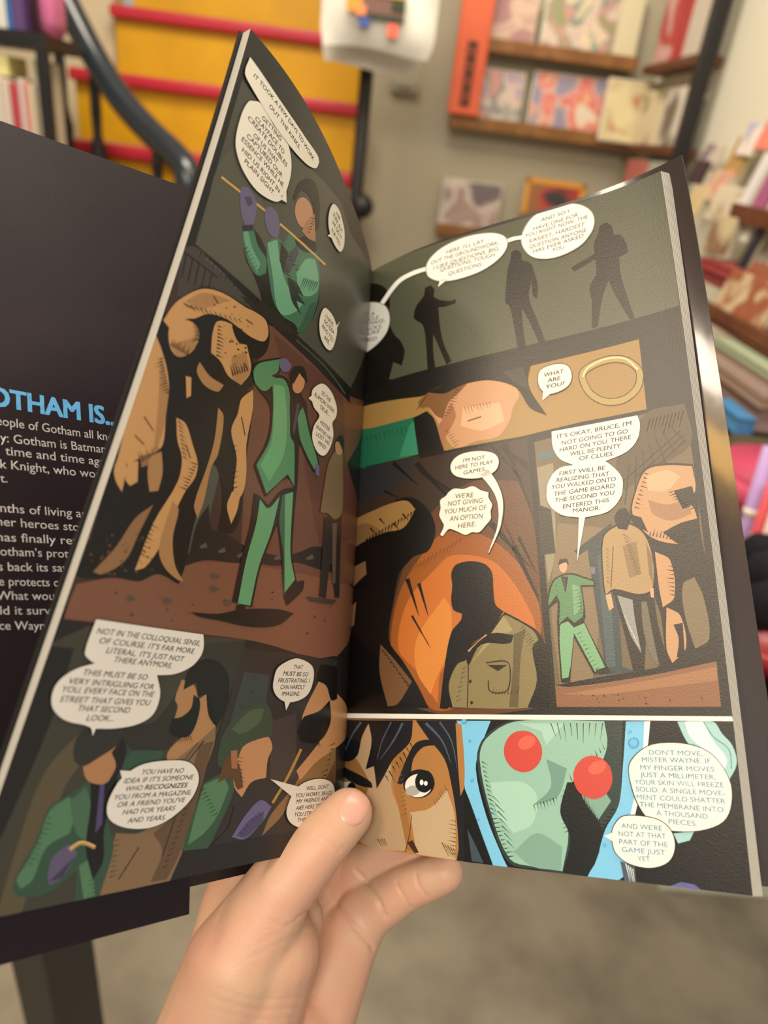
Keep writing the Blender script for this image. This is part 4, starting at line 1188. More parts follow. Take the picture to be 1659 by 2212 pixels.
(0, (47,89,64), [1123,1553,1122,1550,1098,1552]),
(0, (47,89,64), [1117,1536,1115,1533,1096,1534]),
(0, (47,89,64), [1110,1518,1109,1515,1076,1516]),
(0, (47,89,64), [1104,1500,1102,1497,1080,1498]),
(0, (47,89,64), [1097,1482,1096,1479,1062,1479]),
(0, (47,89,64), [1091,1464,1090,1461,1061,1461]),
(0, (58,41,24), [1629,1641,1584,1645,1583,1648,1628,1644]),
(0, (58,41,24), [1533,1717,1508,1707,1506,1710,1531,1720]),
(0, (58,41,24), [1373,1725,1334,1729,1333,1732,1371,1728]),
(0, (58,41,24), [1637,1291,1594,1266,1592,1268,1635,1294]),
(0, (58,41,24), [1646,1234,1609,1220,1607,1223,1645,1237]),
(0, (58,41,24), [1468,1268,1435,1236,1432,1238,1465,1270]),
(0, (58,41,24), [1269,1432,1227,1384,1223,1387,1265,1435]),
(0, (74,74,62), [1509,812,1494,820,1475,814,1490,804]),
(0, (74,74,62), [1378,822,1359,831,1338,825,1356,814]),
(0, (74,74,62), [1203,884,1181,895,1155,889,1178,876]),
(0, (74,74,62), [1214,923,1192,935,1167,929,1189,916]),
(0, (74,74,62), [1122,851,1098,862,1072,855,1096,843]),
(0, (15,13,11), [1255,802,1130,812,1022,840,817,867,718,864,799,812,953,789,1122,792,1210,793]),
(0, (18,15,13), [1100,1223,1066,1222,1001,1206,948,1276,851,1319,828,1203,794,1069,732,979,797,913,864,1055,928,1161,939,1124,971,998,969,853,1078,858,1085,1003,1081,1123]),
(0, (91,148,104), [1062,1213,1003,1196,950,1255,955,1120,982,996,981,858,1048,857,1058,1001,1051,1131]),
(0, (91,148,104), [936,1262,870,1295,841,1182,806,1067,748,987,802,926,847,1059,914,1164]),
(0, (47,89,64), [936,1262,920,1270,796,927,804,922,850,1058,917,1163]),
(0, (15,13,11), [1051,852,1007,855,997,814,1018,796,1046,800]),
(0, (15,13,11), [797,913,732,979,685,994,686,956,771,886]),
(0, (18,16,13), [1169,1615,1094,1657,905,1635,874,1591,709,1449,751,1409,897,1480,847,1309,931,1330,1034,1229,1139,1308,1100,1420,1128,1523,1235,1555,1279,1591,1267,1626,1143,1705,1126,1653,1159,1627]),
(0, (75,129,88), [1160,1616,1095,1646,1046,1629,1007,1574,969,1480,929,1459,871,1316,930,1344,1033,1241,1128,1315,1088,1421,1114,1529]),
(0, (95,156,108), [1142,1604,1078,1624,1017,1534,982,1405,1033,1285,1107,1320,1075,1426]),
(0, (75,129,88), [1243,1561,1269,1593,1255,1626,1201,1663,1146,1696,1136,1655,1170,1622,1111,1635,1142,1604,1184,1559]),
(0, (75,129,88), [953,1569,925,1608,892,1588,840,1539,762,1482,725,1448,751,1420,821,1451,900,1497]),
(0, (20,17,15), [1039,1646,952,1652,938,1603,952,1514,957,1476,1006,1556]),
(0, (63,61,72), [970,1607,950,1612,942,1491,961,1502]),
(0, (185,132,89), [947,1692,948,1679,954,1666,962,1654,974,1644,987,1638,1000,1635,1012,1637,1021,1642,1028,1651,1031,1662,1030,1674,1025,1687,1017,1699,1006,1709,993,1715,979,1718,967,1717,957,1712,950,1703]),
(0, (26,21,18), [1059,1674,1037,1721,974,1746,926,1711,953,1708,999,1713,1023,1658]),
(0, (97,90,117), [1151,1694,1111,1717,1064,1715,1072,1686,1119,1667]),
(0, (97,90,117), [749,1448,717,1449,702,1405,734,1405]),
(0, (36,29,24), [606,1263,460,1307,396,972,435,966,517,1125,511,951,562,951,584,1111]),
(0, (109,92,64), [643,1483,601,1548,529,1574,458,1338,509,1280,596,1285,619,1279,650,1275,651,1402]),
(0, (169,125,87), [526,1596,525,1585,528,1573,535,1563,545,1554,557,1548,570,1545,582,1546,593,1550,602,1557,607,1567,609,1577,606,1588,600,1599,591,1608,579,1614,566,1617,552,1617,541,1613,531,1606]),
(0, (27,22,19), [613,1585,565,1634,530,1626,517,1568,578,1598]),
(0, (59,50,48), [655,937,419,957,452,935,624,924]),
(0, (86,73,60), [537,1257,496,1267,448,1022,472,1018]),
]),
('L', 'comic_panel', 'lower left panel with a green coat and a brown coat', [
(0, (58,55,44), [1684,670,1595,724,960,744,1053,-5,1288,0,1573,0,1618,0,1680,245,1682,443]),
(0, (28,26,23), [1676,665,1613,664,1609,477,1633,240,1646,154,1682,300,1679,499]),
(0, (84,74,53), [1510,456,1580,351,1588,146,1583,-4,1519,1,1511,136,1508,309,1446,426]),
(0, (45,44,37), [1359,684,959,741,976,578,1142,673]),
(0, (42,39,32), [1411,476,1279,475,1219,556,1169,419,1212,387,1327,398]),
(0, (123,97,68), [1011,459,1000,401,1023,273,1020,203,1028,94,1054,-2,1296,1,1297,93,1300,168,1202,162,1073,250,1081,319,1158,348,1182,379,1131,418,1054,456]),
(0, (92,70,48), [1066,403,1005,415,1020,203,1042,69,1067,6,1127,9,1111,92,1165,151,1054,220,1069,318]),
(0, (165,119,78), [1212,601,1157,589,1119,542,1083,567,1066,531,1012,462,1079,410,1176,345,1190,386,1150,430,1196,474,1199,522,1218,543]),
(0, (15,13,11), [1194,571,1196,624,1150,665,1075,665,1007,622,981,533,1006,456,1057,495,1090,560,1123,552,1146,594]),
(0, (15,13,11), [1145,558,1110,538,1101,481,1117,435,1163,430,1204,445,1208,485,1172,491,1142,516]),
(0, (44,33,24), [1123,364,1165,298,1160,296,1118,362]),
(0, (44,33,24), [1053,418,1108,349,1104,347,1048,415]),
(0, (44,33,24), [1095,197,1109,79,1105,77,1090,196]),
(0, (44,33,24), [1206,119,1249,36,1245,34,1202,116]),
(0, (47,74,56), [1535,258,1488,290,1441,321,1457,378,1350,373,1327,395,1208,391,1204,340,1346,297,1333,196,1294,130,1296,1,1371,-4,1394,83,1453,40,1514,36,1560,59,1563,109,1543,174]),
(0, (76,114,83), [1530,253,1485,284,1454,234,1450,186,1506,158,1517,79,1541,61,1561,87,1546,129,1535,184]),
(0, (76,114,83), [1391,95,1355,113,1311,4,1345,1]),
(0, (66,98,73), [1481,272,1444,305,1395,228,1384,154,1429,183]),
(0, (16,14,12), [1434,316,1354,354,1347,291,1344,185,1317,96,1333,49,1387,142,1410,247]),
(0, (74,63,102), [1403,314,1389,315,1356,199,1370,176]),
(0, (166,118,78), [1479,373,1434,395,1373,425,1345,373,1382,312,1434,316,1460,336]),
(0, (42,42,36), [1507,380,1520,434,1496,464,1387,460,1365,437,1387,410,1430,383,1472,361]),
(0, (26,21,18), [1396,394,1371,435,1347,396,1345,348,1358,311,1378,312,1367,355]),
(0, (87,80,105), [1478,85,1478,133,1441,159,1409,131,1431,71,1465,57]),
(0, (56,51,74), [1468,66,1444,91,1414,122,1431,71]),
(0, (168,133,75), [1430,137,1426,140,1421,144,1415,147,1409,150,1403,151,1396,149,1386,146,1375,141,1365,136,1357,133,1356,143,1363,146,1373,151,1385,156,1397,160,1408,162,1418,161,1426,158,1432,154,1437,150,1441,148]),
(0, (217,184,120), [1435,144,1431,146,1426,150,1420,154,1413,156,1406,157,1397,156,1386,152,1375,147,1365,142,1358,139,1357,142,1364,145,1374,150,1386,155,1397,159,1407,161,1415,160,1423,156,1429,152,1434,149,1438,146]),
(0, (44,33,24), [1060,227,1060,225,1035,236]),
(0, (44,33,24), [1064,211,1063,208,1046,215]),
(0, (44,33,24), [1067,194,1066,191,1045,200]),
(0, (44,33,24), [1070,177,1069,174,1051,182]),
(0, (44,33,24), [1073,160,1072,158,1052,166]),
(0, (44,33,24), [1075,144,1075,141,1051,151]),
(0, (44,33,24), [1078,127,1077,124,1061,132]),
(0, (44,33,24), [1081,111,1080,108,1064,115]),
(0, (44,33,24), [1084,94,1083,92,1059,101]),
(0, (44,33,24), [1087,78,1086,75,1065,84]),
(0, (44,33,24), [1090,62,1089,59,1076,65]),
(0, (44,33,24), [1093,46,1092,43,1075,50]),
(0, (44,33,24), [1295,149,1294,146,1275,150]),
(0, (44,33,24), [1293,135,1292,132,1272,135]),
(0, (44,33,24), [1291,120,1290,118,1272,121]),
(0, (44,33,24), [1289,106,1288,103,1266,107]),
(0, (44,33,24), [1287,92,1286,89,1272,92]),
(0, (44,33,24), [1285,77,1284,75,1261,78]),
(0, (44,33,24), [1283,63,1282,60,1257,64]),
(0, (44,33,24), [1281,49,1280,46,1255,50]),
(0, (15,13,11), [1072,556,1071,553,1092,540]),
(0, (15,13,11), [1065,545,1064,542,1080,532]),
(0, (15,13,11), [1057,534,1056,531,1074,520]),
(0, (15,13,11), [1050,523,1049,520,1061,513]),
(0, (15,13,11), [1042,511,1041,509,1059,498]),
(0, (15,13,11), [1034,500,1033,497,1056,484]),
(0, (15,13,11), [1027,489,1026,486,1046,474]),
(0, (15,13,11), [1019,478,1018,475,1036,465]),
(0, (15,13,11), [1170,431,1167,431,1152,410]),
(0, (15,13,11), [1162,431,1158,431,1145,412]),
(0, (15,13,11), [1154,432,1150,432,1137,414]),
(0, (15,13,11), [1145,433,1141,433,1127,412]),
(0, (15,13,11), [1137,433,1133,433,1118,412]),
(0, (15,13,11), [1128,434,1124,434,1111,415]),
(0, (15,13,11), [1119,434,1115,434,1100,413]),
(0, (31,51,38), [1530,236,1530,234,1516,230]),
(0, (31,51,38), [1532,224,1531,221,1505,214]),
(0, (31,51,38), [1533,211,1532,209,1507,201]),
(0, (31,51,38), [1534,199,1533,196,1508,188]),
(0, (31,51,38), [1536,186,1535,184,1522,180]),
(0, (31,51,38), [1537,174,1536,171,1520,167]),
(0, (31,51,38), [1538,161,1537,159,1513,151]),
(0, (31,51,38), [1539,149,1538,147,1515,139]),
(0, (31,51,38), [1541,137,1540,134,1520,128]),
(0, (31,51,38), [1542,125,1541,122,1526,118]),
(0, (31,51,38), [1346,108,1345,105,1374,105]),
(0, (31,51,38), [1342,97,1341,94,1357,94]),
(0, (31,51,38), [1338,85,1338,83,1363,82]),
(0, (31,51,38), [1334,74,1334,71,1357,71]),
(0, (31,51,38), [1331,62,1330,60,1350,60]),
(0, (31,51,38), [1327,51,1326,48,1349,48]),
(0, (31,51,38), [1323,39,1322,37,1350,37]),
(0, (31,51,38), [1319,28,1318,25,1332,26]),
(0, (31,51,38), [1315,16,1314,14,1334,14]),
(0, (44,33,24), [1076,412,1072,412,1089,396]),
(0, (44,33,24), [1083,403,1079,403,1097,385]),
(0, (44,33,24), [1090,394,1086,394,1100,381]),
(0, (44,33,24), [1097,385,1093,385,1114,363]),
(0, (44,33,24), [1103,376,1099,376,1112,364]),
(0, (44,33,24), [1110,367,1106,367,1121,352]),
]),
('L', 'comic_panel', 'lower right panel with a green jacket and a brown coat', [
(0, (43,37,35), [965,716,351,718,296,397,-11,48,504,83,825,85,1040,85,1012,301,978,518]),
(0, (52,59,56), [931,638,793,635,784,520,948,458]),
(0, (58,50,48), [750,472,599,505,544,271,682,264]),
(0, (125,92,57), [305,460,268,235,499,252,556,207,593,146,684,85,655,153,540,254,522,319,420,374]),
(0, (87,65,43), [361,242,286,324,253,111,361,242]),
(0, (177,127,85), [476,632,416,613,367,560,326,583,-11,449,411,331,520,261,550,296,419,400,556,446,556,505]),
(0, (15,13,11), [498,628,483,691,345,690,317,561,370,556,419,609]),
(0, (15,13,11), [524,497,450,514,381,556,356,473,413,404,540,398,580,438,552,488]),
(0, (47,74,53), [1007,286,912,312,867,277,866,229,900,134,923,77,1036,84,1023,183]),
(0, (77,115,80), [1005,279,928,295,887,263,913,178,957,127,1015,99,1013,182]),
(0, (177,126,85), [935,399,837,434,742,424,706,384,720,345,713,282,785,271,817,225,861,259,891,315,934,347]),
(0, (53,64,47), [964,341,971,429,934,485,855,531,782,536,735,488,717,424,784,416,859,393,876,352,913,317]),
(0, (71,84,63), [934,451,861,511,789,520,800,472,884,435]),
(0, (89,57,31), [936,354,890,367,847,313,820,258,847,253,885,293,945,282]),
(0, (150,98,62), [916,380,885,382,867,321,894,323]),
(0, (95,88,124), [829,100,783,165,722,208,659,181,687,140,762,86]),
(0, (69,63,92), [809,102,756,148,694,169,696,134,763,92]),
(0, (156,122,62), [650,189,642,200,631,215,617,233,603,253,590,272,577,292,564,315,551,337,540,357,531,371,548,376,556,362,567,342,580,320,593,297,605,277,618,258,631,239,645,221,656,206,664,195]),
(0, (27,22,19), [926,77,915,83,901,92,884,103,868,116,856,128,850,143,846,159,845,176,845,191,845,201,849,202,850,192,850,177,851,161,854,144,860,130,871,118,887,106,904,95,919,86,929,79]),
(0, (29,46,32), [998,268,997,265,1032,255]),
(0, (29,46,32), [986,256,986,253,1019,244]),
(0, (29,46,32), [975,245,974,242,1007,233]),
(0, (29,46,32), [964,233,963,230,987,224]),
(0, (29,46,32), [953,221,952,218,974,213]),
(0, (29,46,32), [942,210,941,207,963,202]),
(0, (29,46,32), [931,198,930,195,961,187]),
(0, (29,46,32), [919,186,918,183,947,176]),
(0, (58,36,20), [878,362,877,359,847,352]),
(0, (58,36,20), [871,349,870,346,843,339]),
(0, (58,36,20), [865,336,864,332,847,329]),
(0, (58,36,20), [858,322,858,319,830,312]),
(0, (58,36,20), [852,309,851,306,830,301]),
(0, (58,36,20), [846,296,845,293,816,286]),
(0, (58,36,20), [839,283,838,280,814,274]),
(0, (43,31,20), [305,389,305,385,368,376]),
(0, (43,31,20), [314,369,313,365,354,360]),
(0, (43,31,20), [322,349,321,346,355,342]),
(0, (43,31,20), [330,330,329,326,366,322]),
(0, (43,31,20), [337,310,336,307,366,304]),
(0, (43,31,20), [344,291,343,287,397,280]),
(0, (43,31,20), [351,272,350,268,383,265]),
(0, (43,31,20), [358,253,357,249,385,247]),
(0, (15,13,11), [560,419,554,419,543,408]),
(0, (15,13,11), [545,416,539,416,523,400]),
(0, (15,13,11), [530,413,524,413,514,402]),
(0, (15,13,11), [515,410,509,410,489,391]),
(0, (15,13,11), [499,407,493,406,478,392]),
(0, (15,13,11), [484,403,478,403,454,382]),
(0, (15,13,11), [468,400,462,400,446,385]),
(0, (15,13,11), [452,397,445,397,419,373]),
(0, (15,13,11), [435,393,429,393,411,377]),
(0, (48,39,82), [794,114,794,111,777,101]),
(0, (48,39,82), [783,123,782,120,764,109]),
(0, (48,39,82), [772,133,771,130,755,120]),
(0, (48,39,82), [760,142,759,139,744,130]),
(0, (48,39,82), [748,152,748,149,723,133]),
(0, (48,39,82), [737,161,736,158,715,146]),
(0, (48,39,82), [725,171,724,168,698,152]),
]),
('L', 'speech_balloon', 'long slanted balloon at the head of the page', [
(0, (28,25,23), [1659,2497,1503,2476,1324,2478,1214,2487,1196,2476,1205,2441,1259,2405,1338,2383,1411,2375,1494,2375,1565,2392,1626,2410,1661,2431]),
(0, (230,221,202), [1657,2496,1501,2475,1329,2475,1219,2485,1200,2474,1209,2440,1262,2405,1341,2384,1412,2377,1490,2378,1562,2392,1624,2410,1659,2431]),
(2, (43,38,33), [16261, 24555, 12399, 24506, 164], 0, 1, 'IT TOOK A FEW DAYS TO WORK'),
(2, (43,38,33), [15325, 24193, 13377, 24162, 164], 0, 1, 'OUT THE KINKS.'),
]),
('L', 'speech_balloon', 'large balloon under the slanted one', [
(0, (28,25,23), [1384,2166,1327,2193,1342,2240]),
(1, (28,25,23), [1566,2396,1600,2378,1620,2357,1631,2300,1629,2220,1610,2172,1559,2135,1482,2122,1394,2150,1356,2190,1345,2238,1344,2298,1361,2345,1403,2384,1470,2403]),
(1, (230,221,202), [1565,2394,1599,2376,1618,2355,1629,2300,1626,2221,1607,2175,1558,2138,1482,2125,1395,2152,1358,2191,1348,2239,1348,2297,1365,2342,1407,2379,1471,2399]),
(0, (230,221,202), [1377,2179,1331,2195,1351,2232]),
(2, (43,38,33), [15484, 23588, 14404, 23627, 173], 0, 1, 'GETTING'),
(2, (43,38,33), [15738, 23337, 14103, 23338, 173], 0, 1, 'CLAYFACE TO'),
(2, (43,38,33), [16017, 23116, 13800, 23070, 173], 0, 1, 'CREATE DOUBLES'),
(2, (43,38,33), [15619, 22789, 14278, 22809, 173], 0, 1, 'OF US THAT'),
(2, (43,38,33), [15866, 22561, 13915, 22564, 173], 0, 1, 'CAPTURED OUR'),
(2, (43,38,33), [16035, 22298, 13705, 22326, 173], 0, 1, 'ESSENCE WHILE HE'),
(2, (43,38,33), [15904, 22004, 13814, 22018, 173], 0, 1, 'HID US RIGHT IN'),
(2, (43,38,33), [15697, 21753, 14052, 21748, 173], 0, 1, 'PLAIN SIGHT.'),
]),
('L', 'speech_balloon', 'small balloon near the fold, high on the page', [
(1, (28,25,23), [1020,2437,1045,2387,1038,2337,1001,2307,953,2300,905,2303,864,2319,841,2367,859,2423,910,2446,957,2454]),
(1, (230,221,202), [1018,2434,1041,2386,1031,2339,996,2313,952,2304,907,2306,867,2321,846,2367,868,2418,913,2440,956,2450]),
(0, (230,221,202), [996,2313,1015,2289,972,2309]),
(2, (43,38,33), [9851, 24224, 9335, 24263, 189], 0, 1, 'A PAIN,'),
(2, (43,38,33), [10063, 23985, 8891, 23978, 189], 0, 1, 'SURE. BUT'),
(2, (43,38,33), [9985, 23680, 8834, 23710, 189], 0, 1, 'WE DID IT'),
(2, (43,38,33), [9923, 23363, 8840, 23419, 189], 0, 1, 'FOR YOU.'),
]),
('L', 'speech_balloon', 'small balloon near the fold, left of the dark silhouette', [
(1, (28,25,23), [913,2038,939,1996,936,1947,898,1907,831,1897,783,1918,760,1970,758,2026,792,2045,844,2052]),
(1, (230,221,202), [911,2036,935,1995,930,1950,895,1911,832,1900,785,1920,765,1971,766,2021,797,2040,844,2048]),
(0, (230,221,202), [781,2030,753,2067,777,2009]),
(2, (43,38,33), [8957, 20125, 8103, 20165, 185], 0, 1, 'I HAVE'),
(2, (43,38,33), [8979, 19892, 7920, 19919, 185], 0, 1, 'NO IDEA'),
(2, (43,38,33), [9071, 19618, 7846, 19603, 185], 0, 1, 'WHO YOU'),
(2, (43,38,33), [8712, 19329, 8163, 19328, 185], 0, 1, 'ARE.'),
]),
('L', 'speech_balloon', 'balloon pair beside the standing green figure', [
(1, (28,25,23), [809,1761,878,1710,880,1672,847,1643,792,1631,820,1573,812,1524,753,1489,691,1495,649,1544,635,1606,658,1650,632,1691,645,1734,718,1767]),
(1, (224,214,196), [808,1759,875,1708,875,1671,842,1643,786,1631,815,1577,810,1527,753,1492,692,1498,652,1546,640,1607,665,1649,640,1687,650,1729,719,1763]),
(0, (224,214,196), [869,1685,898,1657,853,1658]),
(2, (43,38,33), [8026, 17250, 7139, 17260, 178], 0, 1, 'SO THE'),
(2, (43,38,33), [8572, 16927, 6646, 17000, 178], 0, 1, 'RUMORS WERE'),
(2, (43,38,33), [7964, 16668, 7024, 16719, 178], 0, 1, 'TRUE...'),
(2, (43,38,33), [7703, 16130, 6807, 16139, 178], 0, 1, 'MISTER'),
(2, (43,38,33), [7973, 15840, 6508, 15829, 178], 0, 1, 'WAYNE HAS'),
(2, (43,38,33), [7869, 15578, 6608, 15590, 178], 0, 1, 'LOST HIS'),
(2, (43,38,33), [7596, 15305, 6850, 15323, 178], 0, 1, 'MIND!'),
]),
('L', 'speech_balloon', 'square topped balloon joined to a round one at lower left', [
(0, (28,25,23), [1581,746,1399,744,1172,744,1157,709,1158,680,1186,643,1246,618,1315,610,1281,554,1286,500,1328,470,1405,458,1473,458,1476,439,1492,462,1573,481,1619,510,1636,545,1630,581,1596,612,1543,632,1561,639,1584,657]),
(0, (220,212,200), [1580,744,1399,742,1175,742,1160,707,1161,678,1189,643,1249,617,1318,610,1285,555,1289,501,1330,473,1406,460,1473,460,1476,441,1492,464,1572,482,1618,511,1634,546,1628,581,1593,612,1540,631,1559,638,1581,656]),
(2, (43,38,33), [15658, 7158, 11792, 7144, 161], 0, 1, 'NOT IN THE COLLOQUIAL SENSE,'),
(2, (43,38,33), [15492, 6915, 11942, 6889, 161], 0, 1, "OF COURSE. IT'S FAR MORE"),
(2, (43,38,33), [15180, 6680, 12281, 6625, 161], 0, 1, "LITERAL. IT'S JUST NOT"),
(2, (43,38,33), [14836, 6455, 12696, 6406, 161], 0, 1, 'THERE ANYMORE.'),
(2, (43,38,33), [15666, 6067, 13502, 6028, 161], 0, 1, 'THIS MUST BE SO'),
(2, (43,38,33), [15993, 5832, 13177, 5769, 161], 0, 1, 'VERY INTRIGUING FOR'),
(2, (43,38,33), [16104, 5616, 13080, 5560, 161], 0, 1, 'YOU, EVERY FACE ON THE'),
(2, (43,38,33), [16077, 5370, 13127, 5315, 161], 0, 1, 'STREET THAT GIVES YOU'),
(2, (43,38,33), [15470, 5144, 13782, 5099, 161], 0, 1, 'THAT SECOND'),
(2, (43,38,33), [15118, 4894, 14235, 4877, 161], 0, 1, 'LOOK...'),
]),
('L', 'speech_balloon', 'large balloon with a bold word at the page foot', [
(1, (28,25,23), [1285,357,1207,365,1111,360,1058,334,1031,291,1048,236,1113,187,1186,169,1274,179,1338,208,1362,247,1357,292,1337,327]),
(1, (220,212,200), [1283,355,1207,363,1113,358,1060,333,1035,291,1052,237,1115,190,1187,171,1273,181,1336,209,1360,248,1354,292,1334,326]),
(0, (220,212,200), [1335,319,1352,344,1307,340]),
(2, (43,38,33), [12713, 3358, 11095, 3305, 145], 0, 1, 'YOU HAVE NO'),
(2, (43,38,33), [13268, 3143, 10618, 3083, 145], 0, 1, "IDEA IF IT'S SOMEONE"),
(2, (43,38,33), [13124, 2917, 12535, 2905, 145], 0, 1, 'WHO'),
(2, (43,38,33), [13439, 2710, 10561, 2620, 145], 0, 1, 'YOU FROM A MAGAZINE,'),
(2, (43,38,33), [13254, 2493, 10739, 2413, 145], 0, 1, "OR A FRIEND YOU'VE"),
(2, (43,38,33), [13004, 2268, 11064, 2197, 145], 0, 1, 'HAD FOR YEARS'),
(2, (43,38,33), [12749, 2014, 11350, 1957, 145], 0, 1, 'AND YEARS.'),
(2, (43,38,33), [12451, 2906, 10790, 2851, 145], 1, 1, 'RECOGNIZES'),
]),
('L', 'speech_balloon', 'small balloon over the green jacket', [
(1, (28,25,23), [675,703,603,702,539,681,519,642,531,586,574,555,651,540,716,551,764,583,774,625,759,668]),
(1, (213,204,189), [674,700,605,699,543,679,524,641,537,588,577,558,651,543,714,553,760,584,769,625,754,666]),
(0, (213,204,189), [688,549,668,514,649,548]),
(2, (43,38,33), [6628, 6717, 6038, 6734, 161], 0, 1, 'THAT'),
(2, (43,38,33), [7206, 6450, 5638, 6486, 161], 0, 1, 'MUST BE SO'),
(2, (43,38,33), [7432, 6192, 5457, 6258, 161], 0, 1, 'FRUSTRATING. I'),
(2, (43,38,33), [7230, 5962, 5734, 6014, 161], 0, 1, 'CAN HARDLY'),
(2, (43,38,33), [7083, 5728, 5996, 5757, 161], 0, 1, 'IMAGINE.'),
]),
('L', 'speech_balloon', 'balloon beside the thumb at the fold', [
(1, (28,25,23), [547,234,487,257,395,261,305,240,266,193,291,129,362,92,466,85,543,109,581,150,574,196]),
(1, (207,198,182), [543,232,485,254,397,258,310,238,273,193,297,131,365,95,465,88,540,111,577,151,569,195]),
(0, (207,198,182), [555,204,693,277,523,238]),
(2, (58,52,46), [4801, 2295, 3297, 2255, 149], 0, 1, "WELL, DON'T"),
(2, (58,52,46), [5383, 2093, 3002, 1993, 149], 0, 1, 'YOU WORRY, BRUCE'),
(2, (58,52,46), [5308, 1870, 3065, 1803, 149], 0, 1, 'MY FRIENDS AND I'),
(2, (58,52,46), [5285, 1642, 3094, 1565, 149], 0, 1, 'ARE HERE TO HELP'),
(2, (58,52,46), [5302, 1418, 3300, 1330, 149], 0, 1, 'YOU STRAIGHTEN'),
(2, (58,52,46), [5088, 1203, 3631, 1163, 149], 0, 1, 'THINGS OUT.'),
]),
('R', 'comic_panel', 'top panel with dark standing silhouettes on grey green', [
(0, (80,82,63), [15,2731,411,2588,843,2596,1367,2586,1681,2590,1677,2020,1169,1995,734,1976,454,1975,60,2052]),
(0, (23,19,15), [48,2580,217,2554,315,2530,409,2468,441,2381,433,2286,459,2205,499,2150,518,2093,501,2028,455,2060,421,1959,276,1963,32,2059]),
(0, (23,19,15), [626,2342,634,2382,663,2388,682,2358,676,2327,705,2300,760,2280,780,2286,781,2263,726,2259,697,2265,700,2181,714,2086,748,1989,725,1976,679,2106,667,2139,664,2053,672,1964,633,1962,629,2108,616,2199,572,2247,588,2306]),
(0, (23,19,15), [1039,2410,1044,2443,1069,2448,1089,2421,1087,2393,1121,2372,1137,2317,1146,2249,1138,2196,1123,2211,1121,2288,1105,2211,1131,2101,1158,1999,1132,1988,1102,2086,1071,2169,1070,2093,1076,1981,1042,1977,1032,2101,1018,2192,1003,2207,1010,2283,1024,2369]),
(0, (23,19,15), [1410,2420,1421,2452,1448,2460,1469,2431,1471,2397,1496,2386,1514,2342,1517,2300,1481,2290,1478,2221,1490,2136,1511,2013,1492,2014,1450,2127,1430,2202,1401,2140,1369,2013,1345,2010,1356,2131,1354,2194,1385,2248,1388,2311,1341,2293,1299,2279,1289,2301,1330,2317,1387,2336,1390,2384]),
]),
('R', 'comic_panel', 'gold strip panel with a plain head in profile and a gold ring', [
(0, (157,122,66), [62,1923,596,1853,1111,1898,1517,1923,1516,1632,1278,1621,1031,1594,690,1581,91,1625]),
(0, (35,104,74), [-14,1852,309,1773,525,1763,577,1767,596,1587,473,1584,91,1625]),
(0, (51,130,98), [478,1592,536,1727,573,1763,591,1587]),
(0, (22,63,46), [156,1635,192,1751,248,1745,223,1608]),
(0, (195,144,103), [631,1795,700,1878,839,1900,969,1874,1036,1783,1006,1726,992,1677,970,1640,930,1605,846,1602,754,1585,707,1641,673,1721]),
(0, (160,106,72), [706,1736,740,1794,759,1727,714,1650,697,1580,672,1689]),
(0, (214,168,128), [792,1763,953,1756,968,1671,868,1645,778,1681]),
(0, (21,18,15), [556,1760,623,1779,658,1735,685,1634,705,1568,580,1568]),
(0, (122,83,48), [581,1832,644,1868,765,1893,817,1869,773,1831,730,1800,699,1727,667,1748,631,1795,597,1798]),
(0, (26,21,17), [633,1864,798,1908,982,1923,1099,1929,1076,1813,1142,1668,1076,1711,1024,1810,919,1863,817,1869,764,1858,710,1843]),
(0, (51,48,42), [970,1893,1059,1899,1075,1797,1031,1821]),
(0, (107,74,48), [810,1694,872,1704,870,1710,809,1700]),
(0, (51,41,26), [1306,1807,1307,1813,1277,1824,1276,1810]),
(0, (51,41,26), [1307,1813,1308,1816,1282,1836,1277,1824]),
(0, (51,41,26), [1308,1816,1311,1820,1289,1846,1282,1836]),
(0, (51,41,26), [1311,1820,1316,1824,1298,1853,1289,1846]),
(0, (51,41,26), [1316,1824,1323,1828,1308,1859,1298,1853]),
(0, (51,41,26), [1323,1828,1333,1833,1321,1865,1308,1859]),
(0, (51,41,26), [1333,1833,1347,1838,1337,1871,1321,1865]),
(0, (51,41,26), [1347,1838,1362,1842,1354,1875,1337,1871]),
(0, (51,41,26), [1362,1842,1377,1845,1371,1878,1354,1875]),
(0, (51,41,26), [1377,1845,1391,1846,1387,1880,1371,1878]),
(0, (51,41,26), [1391,1846,1404,1846,1403,1880,1387,1880]),
(0, (51,41,26), [1404,1846,1417,1845,1418,1878,1403,1880]),
(0, (51,41,26), [1417,1845,1430,1842,1434,1875,1418,1878]),
(0, (51,41,26), [1430,1842,1442,1838,1449,1870,1434,1875]),
(0, (51,41,26), [1442,1838,1452,1833,1463,1863,1449,1870]),
(0, (51,41,26), [1452,1833,1462,1827,1477,1854,1463,1863]),
(0, (51,41,26), [1462,1827,1472,1818,1489,1842,1477,1854]),
(0, (51,41,26), [1472,1818,1480,1808,1501,1830,1489,1842]),
(0, (51,41,26), [1480,1808,1487,1799,1511,1815,1501,1830]),
(0, (51,41,26), [1487,1799,1490,1791,1517,1800,1511,1815]),
(0, (51,41,26), [1490,1791,1492,1782,1520,1783,1517,1800]),
(0, (51,41,26), [1492,1782,1492,1772,1520,1766,1520,1783]),
(0, (51,41,26), [1492,1772,1490,1760,1517,1750,1520,1766]),
(0, (51,41,26), [1490,1760,1486,1749,1513,1734,1517,1750]),
(0, (51,41,26), [1486,1749,1482,1739,1506,1720,1513,1734]),
(0, (51,41,26), [1482,1739,1476,1731,1497,1708,1506,1720]),
(0, (51,41,26), [1476,1731,1468,1722,1486,1696,1497,1708]),
(0, (51,41,26), [1468,1722,1458,1714,1474,1687,1486,1696]),
